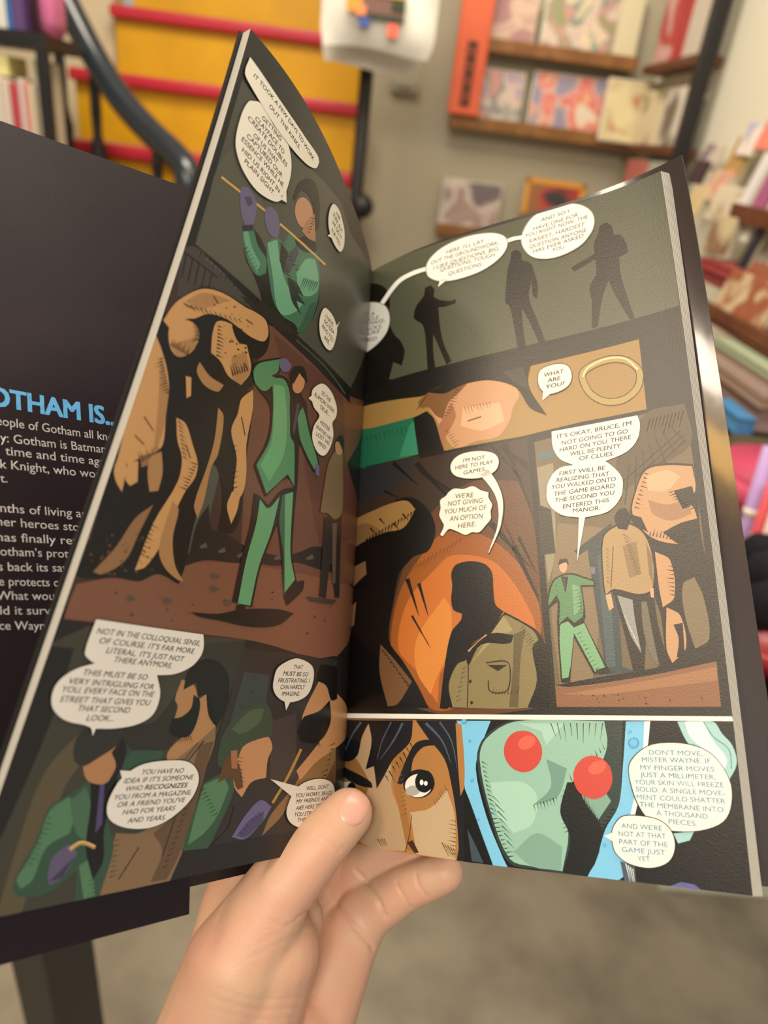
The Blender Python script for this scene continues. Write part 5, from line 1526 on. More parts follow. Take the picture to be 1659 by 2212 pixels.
(0, (51,41,26), [1458,1714,1448,1708,1461,1678,1474,1687]),
(0, (51,41,26), [1448,1708,1437,1703,1447,1672,1461,1678]),
(0, (51,41,26), [1437,1703,1426,1701,1432,1668,1447,1672]),
(0, (51,41,26), [1426,1701,1414,1699,1417,1667,1432,1668]),
(0, (51,41,26), [1414,1699,1401,1699,1401,1667,1417,1667]),
(0, (51,41,26), [1401,1699,1388,1701,1385,1669,1401,1667]),
(0, (51,41,26), [1388,1701,1377,1704,1370,1673,1385,1669]),
(0, (51,41,26), [1377,1704,1366,1709,1355,1680,1370,1673]),
(0, (51,41,26), [1366,1709,1355,1716,1341,1688,1355,1680]),
(0, (51,41,26), [1355,1716,1344,1725,1327,1699,1341,1688]),
(0, (51,41,26), [1344,1725,1335,1734,1315,1711,1327,1699]),
(0, (51,41,26), [1335,1734,1327,1744,1304,1725,1315,1711]),
(0, (51,41,26), [1327,1744,1321,1755,1295,1740,1304,1725]),
(0, (51,41,26), [1321,1755,1315,1769,1287,1758,1295,1740]),
(0, (51,41,26), [1315,1769,1310,1784,1281,1776,1287,1758]),
(0, (51,41,26), [1310,1784,1307,1797,1277,1794,1281,1776]),
(0, (51,41,26), [1307,1797,1306,1807,1276,1810,1277,1794]),
(0, (169,143,82), [1303,1808,1303,1814,1281,1822,1280,1809]),
(0, (169,143,82), [1303,1814,1305,1819,1285,1834,1281,1822]),
(0, (169,143,82), [1305,1819,1308,1823,1292,1843,1285,1834]),
(0, (169,143,82), [1308,1823,1314,1827,1300,1850,1292,1843]),
(0, (169,143,82), [1314,1827,1321,1832,1310,1856,1300,1850]),
(0, (169,143,82), [1321,1832,1332,1837,1323,1862,1310,1856]),
(0, (169,143,82), [1332,1837,1346,1842,1338,1867,1323,1862]),
(0, (169,143,82), [1346,1842,1361,1846,1355,1871,1338,1867]),
(0, (169,143,82), [1361,1846,1376,1849,1371,1874,1355,1871]),
(0, (169,143,82), [1376,1849,1390,1850,1388,1876,1371,1874]),
(0, (169,143,82), [1390,1850,1404,1850,1403,1876,1388,1876]),
(0, (169,143,82), [1404,1850,1417,1849,1418,1874,1403,1876]),
(0, (169,143,82), [1417,1849,1430,1846,1434,1871,1418,1874]),
(0, (169,143,82), [1430,1846,1442,1842,1448,1866,1434,1871]),
(0, (169,143,82), [1442,1842,1453,1837,1462,1859,1448,1866]),
(0, (169,143,82), [1453,1837,1463,1830,1475,1850,1462,1859]),
(0, (169,143,82), [1463,1830,1474,1821,1487,1840,1475,1850]),
(0, (169,143,82), [1474,1821,1483,1811,1498,1827,1487,1840]),
(0, (169,143,82), [1483,1811,1490,1801,1508,1813,1498,1827]),
(0, (169,143,82), [1490,1801,1494,1792,1514,1799,1508,1813]),
(0, (169,143,82), [1494,1792,1495,1782,1517,1783,1514,1799]),
(0, (169,143,82), [1495,1782,1495,1771,1517,1767,1517,1783]),
(0, (169,143,82), [1495,1771,1493,1759,1514,1751,1517,1767]),
(0, (169,143,82), [1493,1759,1490,1747,1510,1736,1514,1751]),
(0, (169,143,82), [1490,1747,1485,1737,1503,1722,1510,1736]),
(0, (169,143,82), [1485,1737,1478,1728,1495,1710,1503,1722]),
(0, (169,143,82), [1478,1728,1470,1719,1484,1699,1495,1710]),
(0, (169,143,82), [1470,1719,1460,1711,1472,1690,1484,1699]),
(0, (169,143,82), [1460,1711,1449,1704,1459,1682,1472,1690]),
(0, (169,143,82), [1449,1704,1439,1700,1446,1676,1459,1682]),
(0, (169,143,82), [1439,1700,1427,1697,1432,1672,1446,1676]),
(0, (169,143,82), [1427,1697,1414,1695,1417,1670,1432,1672]),
(0, (169,143,82), [1414,1695,1401,1696,1401,1671,1417,1670]),
(0, (169,143,82), [1401,1696,1388,1697,1385,1673,1401,1671]),
(0, (169,143,82), [1388,1697,1376,1701,1370,1677,1385,1673]),
(0, (169,143,82), [1376,1701,1365,1706,1356,1683,1370,1677]),
(0, (169,143,82), [1365,1706,1353,1713,1342,1692,1356,1683]),
(0, (169,143,82), [1353,1713,1342,1722,1329,1702,1342,1692]),
(0, (169,143,82), [1342,1722,1333,1731,1317,1714,1329,1702]),
(0, (169,143,82), [1333,1731,1324,1741,1307,1727,1317,1714]),
(0, (169,143,82), [1324,1741,1318,1753,1298,1742,1307,1727]),
(0, (169,143,82), [1318,1753,1312,1768,1290,1759,1298,1742]),
(0, (169,143,82), [1312,1768,1307,1783,1285,1777,1290,1759]),
(0, (169,143,82), [1307,1783,1304,1797,1281,1794,1285,1777]),
(0, (169,143,82), [1304,1797,1303,1808,1280,1809,1281,1794]),
(0, (217,201,142), [1296,1808,1299,1813,1303,1821,1307,1829,1313,1837,1322,1844,1333,1849,1347,1855,1362,1859,1377,1863,1392,1864,1405,1864,1419,1863,1433,1861,1445,1856,1457,1851,1467,1842,1477,1830,1485,1817,1493,1805,1498,1797,1504,1802,1498,1810,1491,1821,1482,1835,1471,1848,1460,1857,1447,1864,1434,1868,1420,1871,1405,1872,1391,1872,1376,1871,1360,1867,1344,1862,1330,1857,1318,1851,1308,1843,1302,1834,1296,1825,1293,1817,1290,1812]),
(0, (122,78,48), [797,1764,801,1763,810,1724]),
(0, (122,78,48), [810,1764,814,1763,826,1719]),
(0, (122,78,48), [824,1764,828,1764,837,1728]),
(0, (122,78,48), [838,1765,842,1764,846,1742]),
(0, (122,78,48), [851,1765,855,1764,864,1728]),
(0, (122,78,48), [865,1765,869,1765,880,1723]),
(0, (122,78,48), [878,1766,882,1765,887,1742]),
(0, (122,78,48), [892,1766,896,1766,904,1731]),
(0, (122,78,48), [905,1767,909,1766,916,1737]),
(0, (107,67,38), [761,1855,761,1850,792,1842]),
(0, (107,67,38), [755,1843,754,1838,776,1833]),
(0, (107,67,38), [748,1831,748,1825,775,1819]),
(0, (107,67,38), [742,1819,742,1813,770,1807]),
(0, (107,67,38), [736,1806,736,1801,773,1791]),
(0, (107,67,38), [730,1794,730,1789,760,1781]),
(0, (107,67,38), [724,1782,723,1777,761,1767]),
(0, (107,67,38), [717,1770,717,1765,750,1757]),
(0, (107,67,38), [711,1758,711,1753,745,1744]),
(0, (107,67,38), [705,1746,705,1741,726,1736]),
(0, (107,67,38), [708,1669,707,1665,740,1682]),
(0, (107,67,38), [715,1657,715,1653,738,1666]),
(0, (107,67,38), [722,1645,722,1641,748,1655]),
(0, (107,67,38), [729,1633,729,1629,755,1643]),
(0, (107,67,38), [736,1621,736,1617,753,1627]),
(0, (107,67,38), [743,1609,743,1605,773,1622]),
(0, (107,67,38), [750,1597,750,1593,770,1605]),
(0, (90,61,34), [626,1856,632,1855,613,1840]),
(0, (90,61,34), [618,1847,624,1845,597,1824]),
(0, (90,61,34), [610,1837,616,1836,591,1816]),
(0, (90,61,34), [602,1828,608,1827,583,1807]),
(0, (90,61,34), [594,1819,600,1818,581,1803]),
(0, (90,61,34), [586,1810,592,1808,570,1791]),
(0, (22,63,46), [215,1747,223,1744,232,1712]),
(0, (22,63,46), [251,1741,258,1739,265,1708]),
(0, (22,63,46), [282,1738,289,1736,300,1693]),
(0, (22,63,46), [312,1735,318,1733,326,1698]),
(0, (22,63,46), [340,1733,346,1731,357,1685]),
(0, (22,63,46), [367,1732,373,1730,378,1703]),
(0, (22,63,46), [393,1731,398,1729,409,1681]),
(0, (22,63,46), [418,1730,423,1729,428,1700]),
(0, (22,63,46), [442,1730,447,1728,450,1706]),
(0, (22,63,46), [465,1730,470,1728,478,1689]),
(0, (22,63,46), [488,1730,493,1729,502,1683]),
(0, (22,63,46), [511,1730,516,1729,520,1703]),
]),
('R', 'comic_panel', 'orange panel with a black head silhouette and a khaki shirt', [
(0, (55,41,31), [92,1615,690,1570,1055,1581,1070,1135,1082,533,80,525]),
(0, (44,44,45), [92,1615,568,1566,520,1474,309,1428,90,1390]),
(0, (95,59,34), [515,1147,630,1313,820,1429,1011,1405,1061,1229,1077,867,1084,614,1042,533,555,528,418,767]),
(0, (150,84,31), [467,975,560,1113,691,1227,851,1201,978,1096,1045,983,1072,833,1034,749,718,530,618,529,512,672,431,767]),
(0, (189,106,42), [514,952,646,1076,720,1127,885,1094,974,996,1039,869,1053,799,681,686,649,546,556,671,466,765]),
(0, (208,130,57), [557,799,685,959,715,902,702,757,650,651,619,581,556,671]),
(0, (21,17,13), [440,1567,450,1558,464,1546,480,1531,496,1516,510,1503,525,1490,540,1475,555,1462,567,1451,576,1443,578,1444,570,1453,559,1465,546,1480,532,1495,518,1509,505,1524,491,1539,476,1555,464,1568,455,1578]),
(0, (21,17,13), [557,1543,574,1525,596,1500,621,1471,646,1442,670,1415,693,1388,717,1360,740,1333,760,1311,774,1295,776,1297,763,1313,745,1337,724,1365,702,1394,680,1422,659,1450,635,1481,612,1511,592,1537,578,1556]),
(0, (21,17,13), [899,1574,908,1562,921,1545,936,1526,951,1505,965,1487,979,1468,994,1449,1008,1430,1020,1414,1029,1403,1030,1404,1023,1416,1012,1432,998,1452,985,1473,972,1492,959,1511,945,1532,931,1552,919,1570,911,1583]),
(0, (21,17,13), [952,1577,960,1555,971,1524,983,1489,995,1452,1006,1418,1018,1385,1030,1349,1041,1315,1051,1286,1058,1266,1060,1267,1055,1287,1047,1317,1037,1351,1027,1388,1018,1422,1008,1456,998,1493,988,1529,980,1560,974,1583]),
(0, (21,17,13), [880,1237,892,1224,909,1205,928,1183,947,1160,965,1139,983,1118,1002,1096,1020,1075,1036,1058,1047,1045,1048,1046,1039,1060,1025,1079,1009,1102,992,1125,976,1148,960,1170,943,1194,926,1218,911,1238,901,1253]),
(0, (21,17,13), [968,1138,975,1123,985,1101,996,1076,1008,1051,1018,1027,1029,1003,1040,978,1051,954,1060,934,1067,920,1069,920,1064,936,1057,957,1048,982,1039,1007,1031,1032,1022,1056,1013,1083,1004,1109,997,1131,992,1147]),
(0, (21,17,13), [993,1175,998,1165,1005,1150,1013,1134,1021,1116,1029,1100,1036,1084,1044,1067,1052,1050,1059,1036,1064,1026,1065,1027,1061,1037,1056,1052,1049,1069,1043,1087,1036,1103,1030,1120,1023,1138,1016,1155,1010,1170,1007,1181]),
(0, (21,17,13), [503,1047,508,1036,515,1021,522,1003,529,985,536,968,543,951,550,933,557,916,563,902,568,891,570,892,567,902,563,917,558,935,553,953,548,970,543,988,538,1006,532,1024,528,1040,525,1051]),
(0, (21,17,13), [562,1023,565,1014,570,1001,576,986,581,970,586,955,592,941,597,925,602,910,607,898,611,889,613,889,611,898,607,911,604,927,600,942,596,957,592,972,588,988,584,1003,581,1017,579,1026]),
(0, (21,17,13), [531,891,537,882,546,869,556,854,566,839,576,824,586,810,596,795,605,780,614,768,620,759,621,760,616,769,609,782,600,797,590,812,582,827,573,842,563,857,554,873,546,886,541,896]),
(0, (21,17,13), [391,1449,396,1446,404,1442,413,1437,423,1432,431,1428,440,1423,449,1419,458,1414,465,1410,470,1408,471,1409,467,1413,460,1417,452,1423,443,1428,435,1434,427,1439,419,1445,410,1450,403,1455,398,1459]),
(0, (14,11,9), [95,1321,206,1362,394,1380,495,1405,569,1383,632,1313,652,1231,616,1156,550,1140,515,1114,472,1073,443,958,418,805,494,709,560,617,610,529,80,525]),
(0, (148,112,63), [108,1352,309,1372,446,1390,518,1386,559,1343,498,1270,399,1264,278,1245,143,1218]),
(0, (122,90,56), [122,1315,278,1326,393,1265,278,1245,143,1218]),
(0, (110,76,48), [373,785,443,725,534,631,466,545,414,534,368,675]),
(0, (122,90,58), [93,1123,279,1153,286,1094,172,1043]),
(0, (122,90,58), [99,930,213,980,197,879,104,847]),
(0, (14,11,9), [304,1297,343,1263,345,1264,314,1301]),
(0, (14,11,9), [441,1296,473,1265,475,1266,449,1300]),
(0, (14,11,9), [362,1330,398,1297,400,1298,371,1334]),
(0, (14,11,9), [490,1330,521,1299,523,1300,498,1334]),
(0, (12,10,9), [718,1055,739,1087,802,1097,863,1079,889,1042,892,974,899,916,929,890,879,819,793,765,773,711,730,581,694,529,659,529,683,695,713,818,755,865,760,889,725,905,715,944,721,1004]),
(0, (22,18,14), [730,703,780,755,875,819,933,888,1006,846,1057,809,1085,747,1092,631,1084,535,702,531,692,616]),
(0, (131,116,77), [775,711,802,751,879,808,936,877,1003,839,1050,799,1069,697,1046,631,1078,582,1025,536,714,533,699,616,736,694]),
(0, (156,141,99), [929,874,963,816,893,787,817,719,788,685,875,805]),
(0, (95,83,54), [966,802,1011,818,989,716,973,535,938,535,958,682]),
(0, (185,138,98), [779,744,856,806,867,795,802,733]),
(0, (23,18,13), [799,754,879,808,965,799,950,768,837,767,782,685,775,711]),
(0, (18,15,11), [1034,749,1061,782,1085,631,1081,537,1008,536,1046,631]),
(0, (42,35,23), [854,695,867,697,887,699,908,701,927,700,939,695,944,681,945,659,944,635,939,614,933,599,924,592,910,589,894,588,880,590,870,593,865,598,863,607,863,616,863,626,863,632,858,632,859,626,858,616,859,606,861,596,868,590,879,586,894,584,911,585,926,588,937,597,944,613,948,635,950,659,948,681,942,697,928,705,908,706,886,704,867,701,853,700]),
(0, (42,35,23), [780,685,773,534,777,534,784,685]),
(0, (42,35,23), [794,629,794,627,793,625,791,624,790,623,788,622,786,623,785,624,784,625,783,627,783,629,783,631,784,633,785,635,787,636,788,636,790,636,792,635,793,633,794,631]),
(0, (42,35,23), [798,551,798,549,797,547,795,545,794,544,792,544,790,544,789,545,788,547,787,549,787,551,787,553,788,555,789,556,791,557,792,557,794,557,796,556,797,555,798,553]),
(0, (42,35,23), [857,690,937,689,900,666]),
(0, (21,17,13), [570,1524,577,1523,609,1472]),
(0, (21,17,13), [583,1514,590,1513,628,1453]),
(0, (21,17,13), [596,1505,603,1504,629,1460]),
(0, (21,17,13), [608,1495,615,1494,660,1424]),
(0, (21,17,13), [621,1486,627,1485,667,1422]),
(0, (21,17,13), [633,1477,640,1476,685,1403]),
(0, (21,17,13), [645,1467,652,1466,698,1393]),
(0, (21,17,13), [658,1458,664,1457,715,1377]),
(0, (21,17,13), [670,1449,676,1448,720,1378]),
(0, (21,17,13), [682,1440,688,1439,725,1379]),
(0, (21,17,13), [693,1431,700,1430,742,1362]),
(0, (21,17,13), [705,1422,712,1421,742,1370]),
(0, (21,17,13), [717,1413,723,1413,764,1347]),
(0, (21,17,13), [729,1405,735,1404,786,1321]),
(0, (21,17,13), [936,1570,942,1570,974,1509]),
(0, (21,17,13), [946,1562,952,1561,969,1527]),
(0, (21,17,13), [956,1554,962,1553,986,1506]),
(0, (21,17,13), [966,1546,972,1545,991,1507]),
(0, (21,17,13), [976,1538,982,1537,1015,1474]),
(0, (21,17,13), [986,1530,992,1529,1023,1469]),
(0, (21,17,13), [996,1522,1002,1521,1029,1467]),
(0, (21,17,13), [1006,1514,1012,1513,1048,1443]),
(0, (21,17,13), [1016,1506,1021,1505,1057,1437]),
(0, (21,17,13), [1025,1498,1031,1498,1065,1431]),
(0, (21,17,13), [1035,1490,1041,1490,1057,1455]),
(0, (21,17,13), [1045,1483,1050,1482,1086,1412]),
(0, (21,17,13), [965,1192,970,1191,940,1240]),
(0, (21,17,13), [971,1175,977,1174,956,1207]),
(0, (21,17,13), [978,1158,984,1157,965,1187]),
(0, (21,17,13), [985,1141,990,1141,965,1181]),
(0, (21,17,13), [992,1124,997,1124,967,1173]),
(0, (21,17,13), [998,1108,1004,1107,985,1135]),
(0, (21,17,13), [1005,1091,1010,1091,983,1135]),
(0, (21,17,13), [1011,1075,1017,1074,984,1129]),
(0, (21,17,13), [1018,1058,1023,1058,992,1110]),
(0, (21,17,13), [1024,1042,1030,1041,999,1092]),
(0, (21,17,13), [1031,1026,1036,1025,1005,1076]),
(0, (21,17,13), [1037,1009,1043,1009,1021,1043]),
(0, (21,17,13), [1044,993,1049,993,1020,1040]),
(0, (21,17,13), [1050,977,1055,977,1028,1021]),
(0, (21,17,13), [1057,962,1062,961,1044,988]),
(0, (21,17,13), [1063,946,1068,945,1046,981]),
(0, (122,63,24), [522,1092,528,1092,506,1055]),
(0, (122,63,24), [541,1100,547,1100,529,1069]),
(0, (122,63,24), [561,1108,566,1107,551,1082]),
(0, (122,63,24), [580,1116,585,1115,565,1079]),
(0, (122,63,24), [599,1124,604,1123,579,1078]),
(0, (122,63,24), [617,1132,623,1131,598,1085]),
(0, (122,63,24), [636,1140,641,1139,618,1098]),
(0, (122,63,24), [654,1148,659,1147,640,1111]),
(0, (122,63,24), [672,1156,677,1155,662,1129]),
(0, (122,63,24), [690,1163,695,1163,672,1119]),
(0, (122,63,24), [708,1171,713,1171,693,1134]),
(0, (122,63,24), [726,1179,731,1179,707,1133]),
(0, (122,63,24), [743,1187,748,1187,726,1145]),
(0, (122,63,24), [761,1195,766,1195,751,1168]),
(0, (60,50,32), [1005,833,1005,829,985,815]),
(0, (60,50,32), [1011,824,1011,820,989,805]),
(0, (60,50,32), [1017,815,1017,812,991,793]),
(0, (60,50,32), [1023,806,1023,803,992,780]),
(0, (60,50,32), [1029,797,1028,794,999,773]),
(0, (60,50,32), [1034,789,1034,785,1007,765]),
(0, (60,50,32), [1040,780,1040,777,1006,751]),
(0, (60,50,32), [1046,771,1045,768,1020,749]),
(0, (60,50,32), [1051,763,1051,759,1018,735]),
(0, (60,50,32), [1057,754,1057,751,1022,724]),
(0, (60,50,32), [873,581,876,581,886,611]),
(0, (60,50,32), [885,581,888,581,894,602]),
(0, (60,50,32), [897,581,900,581,907,603]),
(0, (60,50,32), [909,581,912,581,919,604]),
(0, (60,50,32), [921,581,924,581,931,603]),
(0, (60,50,32), [932,581,936,581,944,606]),
(0, (60,50,32), [944,581,948,581,955,605]),
(0, (60,50,32), [956,582,959,582,967,605]),
(0, (60,50,32), [967,582,971,582,984,619]),
(0, (60,50,32), [757,678,757,675,787,689]),
(0, (60,50,32), [753,661,753,657,774,668]),
(0, (60,50,32), [749,643,749,640,775,653]),
(0, (60,50,32), [745,626,745,623,761,631]),
(0, (60,50,32), [741,609,741,605,762,616]),
(0, (60,50,32), [737,591,737,588,757,598]),
(0, (60,50,32), [733,574,733,571,750,580]),
(0, (60,50,32), [730,557,730,554,758,568]),
(0, (14,11,9), [552,1340,560,1339,546,1306]),
(0, (14,11,9), [536,1334,544,1333,532,1308]),
(0, (14,11,9), [520,1328,528,1327,517,1304]),
(0, (14,11,9), [504,1322,512,1321,499,1293]),
(0, (14,11,9), [487,1316,496,1315,484,1293]),
(0, (14,11,9), [471,1310,479,1309,463,1272]),
(0, (14,11,9), [454,1304,462,1303,449,1276]),
(0, (14,11,9), [437,1299,445,1297,428,1258]),
(0, (14,11,9), [419,1293,428,1291,410,1251]),
(0, (14,11,9), [401,1287,410,1286,396,1259]),
(0, (14,11,9), [383,1282,392,1280,379,1255]),
(0, (14,11,9), [364,1276,374,1274,361,1253]),
(0, (14,11,9), [345,1271,355,1269,335,1229]),
(0, (14,11,9), [325,1265,335,1264,316,1226]),
(0, (14,11,9), [305,1260,315,1258,299,1231]),
(0, (14,11,9), [283,1255,294,1253,275,1218]),
(0, (14,11,9), [381,764,381,758,413,742]),
(0, (14,11,9), [396,747,396,742,429,726]),
(0, (14,11,9), [411,731,411,726,443,710]),
(0, (14,11,9), [426,715,426,709,455,696]),
(0, (14,11,9), [441,699,441,693,466,682]),
(0, (14,11,9), [456,683,456,678,475,669]),
(0, (14,11,9), [470,668,470,662,495,650]),
(0, (14,11,9), [484,652,484,647,513,632]),
(0, (14,11,9), [498,637,498,631,536,611]),
(0, (14,11,9), [511,621,511,616,550,596]),
(0, (14,11,9), [525,606,525,601,545,592]),
(0, (14,11,9), [538,591,538,586,562,575]),
]),
('R', 'comic_panel', 'taupe panel with a rock mass, a tan coat and a small green suit', [
(0, (102,88,63), [1083,1563,1511,1616,1650,1628,1654,1397,1656,971,1649,544,1114,538,1098,1007]),
(0, (141,129,105), [1088,1454,1152,1466,1139,1112,1106,989,1100,1097]),
(0, (79,67,47), [1511,1616,1650,1628,1653,1468,1497,1384,1409,1322,1386,1435]),
(0, (51,42,28), [1433,1429,1402,1269,1407,1268,1438,1428]),
(0, (51,42,28), [1458,1451,1441,1304,1446,1303,1463,1450]),
(0, (51,42,28), [1483,1473,1480,1338,1485,1338,1488,1473]),
(0, (51,42,28), [1509,1495,1519,1373,1524,1373,1513,1495]),
(0, (51,42,28), [1534,1516,1558,1407,1563,1408,1538,1517]),
(0, (51,42,28), [1559,1537,1597,1440,1601,1442,1563,1539]),
(0, (51,42,28), [1584,1558,1636,1473,1639,1476,1588,1561]),
(0, (46,37,25), [1406,1357,1626,1525,1623,1530,1403,1361]),
(0, (46,37,25), [1456,1369,1633,1506,1630,1510,1453,1373]),
(0, (46,37,25), [1506,1380,1640,1486,1638,1491,1504,1385]),
(0, (125,106,78), [1155,1220,1315,1187,1296,926,1244,630,1129,614,1111,918]),
(0, (75,101,103), [1092,1516,1183,1524,1185,1490,1095,1483]),
(0, (43,42,34), [1085,1301,1132,1278,1139,1103,1082,1098]),
(0, (47,61,63), [1256,1121,1329,1150,1351,1113,1349,677,1394,661,1293,649,1275,859]),
(0, (63,83,86), [1291,1082,1328,1097,1326,677,1295,678]),
(0, (43,57,54), [1208,1106,1350,1202,1355,1166,1224,1087]),
(0, (133,89,60), [1111,611,1432,651,1649,694,1649,544,1114,538]),
(0, (18,16,14), [1112,614,1276,643,1433,667,1656,709,1653,691,1431,645,1162,608]),
(0, (155,108,73), [1136,582,1430,629,1649,673,1647,628,1273,582]),
(0, (20,17,14), [1420,1213,1445,1321,1490,1399,1564,1410,1652,1392,1654,1257,1649,1155,1659,971,1653,703,1493,672,1491,850,1474,933,1485,1085]),
(0, (186,141,100), [1428,1230,1448,1314,1491,1392,1563,1401,1648,1385,1649,1292,1612,1262,1638,1224,1639,1156,1595,1106,1534,1111,1475,1144]),
(0, (154,114,80), [1487,1277,1548,1252,1612,1262,1629,1208,1558,1190,1498,1223]),
(0, (20,17,14), [1577,1301,1640,1311,1646,1249,1600,1229]),
(0, (20,17,14), [1526,1150,1587,1178,1644,1189,1639,1122,1580,1100]),
(0, (20,17,14), [1426,1227,1457,1213,1476,1155,1445,1175]),
(0, (202,162,124), [1487,1367,1561,1384,1605,1351,1553,1304,1490,1312]),
(0, (186,141,100), [1492,1081,1540,1046,1541,913,1500,879,1494,949]),
(0, (186,141,100), [1512,879,1554,848,1561,736,1513,687,1499,735]),
(0, (117,101,74), [1573,957,1612,979,1634,908,1637,765,1590,733,1569,844]),
(0, (20,17,14), [1529,817,1559,823,1555,705,1529,706,1541,768]),
(0, (23,19,15), [1334,958,1473,950,1479,818,1497,681,1469,663,1438,804,1421,664,1384,661,1359,823]),
(0, (139,140,134), [1350,930,1401,911,1404,838,1416,721,1384,789]),
(0, (102,96,79), [1430,903,1448,902,1460,771,1471,676,1448,707,1429,804]),
(0, (27,22,16), [1314,1152,1367,1195,1421,1195,1466,1150,1487,1061,1481,953,1462,931,1421,925,1335,948,1309,926,1303,977]),
(0, (164,135,92), [1319,1148,1370,1188,1419,1188,1462,1146,1482,1058,1475,960,1461,938,1421,931,1340,954,1311,934,1308,980]),
(0, (134,109,73), [1383,1110,1433,1124,1438,1003,1397,989]),
(0, (122,97,64), [1465,1121,1482,1058,1475,960,1465,1001]),
(0, (74,58,37), [1349,1113,1329,959,1332,958,1352,1113]),
(0, (15,13,11), [1364,1222,1384,1252,1407,1254,1420,1216,1404,1170,1372,1178]),
(0, (200,155,114), [1309,932,1329,938,1335,887,1318,874]),
(0, (200,155,114), [1463,947,1476,950,1474,914,1464,917]),
(0, (22,19,15), [1121,997,1151,1016,1194,1022,1239,1005,1276,991,1277,967,1228,968,1234,858,1228,841,1300,671,1251,649,1188,782,1166,634,1133,626,1130,828,1137,917,1101,894,1098,929]),
(0, (81,128,86), [1126,993,1154,1011,1194,1015,1235,1000,1270,986,1270,972,1223,975,1226,865,1193,836,1169,860,1137,834,1144,916,1133,941,1103,904,1103,925]),
(0, (115,163,119), [1140,827,1170,843,1190,819,1227,834,1291,673,1255,659,1189,799,1160,640,1138,634]),
(0, (18,15,13), [1154,1011,1181,1009,1167,947]),
(0, (63,61,72), [1161,1003,1169,1003,1164,954]),
(0, (111,157,114), [1193,980,1219,968,1217,882,1193,863]),
(0, (199,156,118), [1180,1048,1179,1040,1176,1033,1173,1028,1168,1025,1163,1024,1159,1026,1155,1029,1152,1035,1150,1042,1150,1050,1151,1058,1153,1064,1157,1070,1162,1073,1166,1074,1171,1072,1175,1068,1178,1063,1180,1056]),
(0, (36,29,23), [1146,1054,1153,1078,1180,1078,1186,1055,1173,1064]),
(0, (109,102,130), [1263,1039,1281,1039,1279,1012,1264,1012]),
(0, (15,13,11), [1256,665,1298,678,1309,658,1271,649]),
(0, (15,13,11), [1137,637,1167,642,1166,624,1136,622]),
(0, (20,17,14), [1486,1383,1486,1378,1499,1374]),
(0, (20,17,14), [1480,1367,1480,1362,1495,1357]),
(0, (20,17,14), [1474,1351,1474,1347,1491,1340]),
(0, (20,17,14), [1468,1335,1468,1331,1490,1322]),
(0, (20,17,14), [1462,1320,1462,1315,1474,1312]),
(0, (20,17,14), [1457,1304,1456,1300,1474,1293]),
(0, (20,17,14), [1451,1288,1450,1284,1464,1279]),
(0, (20,17,14), [1445,1273,1444,1268,1461,1262]),
(0, (20,17,14), [1439,1257,1438,1253,1457,1246]),
(0, (20,17,14), [1478,1143,1482,1142,1486,1161]),
(0, (20,17,14), [1489,1139,1493,1139,1501,1170]),
(0, (20,17,14), [1501,1136,1504,1135,1511,1161]),
(0, (20,17,14), [1512,1132,1516,1132,1523,1160]),
(0, (20,17,14), [1523,1129,1527,1128,1534,1156]),
(0, (20,17,14), [1534,1125,1538,1125,1542,1145]),
(0, (20,17,14), [1545,1122,1549,1121,1554,1145]),
(0, (20,17,14), [1556,1118,1559,1118,1569,1151]),
(0, (20,17,14), [1566,1115,1570,1114,1574,1131]),
(0, (20,17,14), [1577,1111,1581,1111,1587,1133]),
(0, (20,17,14), [1588,1108,1592,1107,1601,1140]),
(0, (20,17,14), [1635,1230,1634,1226,1618,1224]),
(0, (20,17,14), [1627,1239,1627,1235,1602,1230]),
(0, (20,17,14), [1620,1248,1619,1243,1603,1241]),
(0, (20,17,14), [1612,1256,1611,1252,1592,1249]),
(0, (20,17,14), [1604,1265,1604,1261,1583,1257]),
(0, (20,17,14), [1597,1274,1596,1269,1572,1265]),
(0, (20,17,14), [1589,1283,1588,1278,1571,1275]),
(0, (20,17,14), [1581,1291,1581,1287,1561,1284]),
(0, (20,17,14), [1573,1300,1573,1296,1557,1294]),
(0, (20,17,14), [1549,1023,1549,1020,1530,1026]),
(0, (20,17,14), [1548,1009,1548,1005,1522,1013]),
(0, (20,17,14), [1547,994,1547,991,1532,996]),
(0, (20,17,14), [1546,980,1546,976,1520,984]),
(0, (20,17,14), [1545,965,1545,962,1521,969]),
(0, (20,17,14), [1544,951,1544,947,1524,953]),
(0, (20,17,14), [1543,936,1543,933,1523,939]),
(0, (20,17,14), [1542,922,1542,919,1523,924]),
(0, (95,74,44), [1389,1158,1389,1154,1416,1134]),
(0, (95,74,44), [1392,1144,1392,1141,1422,1118]),
(0, (95,74,44), [1395,1131,1395,1127,1417,1112]),
(0, (95,74,44), [1398,1118,1398,1114,1426,1094]),
(0, (95,74,44), [1401,1104,1401,1101,1428,1080]),
(0, (95,74,44), [1404,1091,1404,1087,1426,1072]),
(0, (95,74,44), [1407,1078,1407,1074,1436,1052]),
(0, (95,74,44), [1410,1064,1409,1061,1435,1042]),
(0, (95,74,44), [1413,1051,1412,1048,1439,1029]),
(0, (95,74,44), [1415,1038,1415,1035,1443,1015]),
(0, (95,74,44), [1418,1025,1418,1022,1444,1003]),
(0, (95,74,44), [1421,1012,1421,1009,1436,999]),
(0, (95,74,44), [1326,1109,1326,1105,1339,1091]),
(0, (95,74,44), [1325,1093,1325,1090,1337,1077]),
(0, (95,74,44), [1324,1078,1324,1074,1334,1064]),
(0, (95,74,44), [1323,1062,1323,1059,1337,1044]),
(0, (95,74,44), [1323,1047,1322,1043,1333,1032]),
(0, (95,74,44), [1322,1031,1322,1028,1334,1015]),
(0, (95,74,44), [1321,1016,1321,1013,1329,1004]),
(0, (95,74,44), [1320,1001,1320,997,1328,990]),
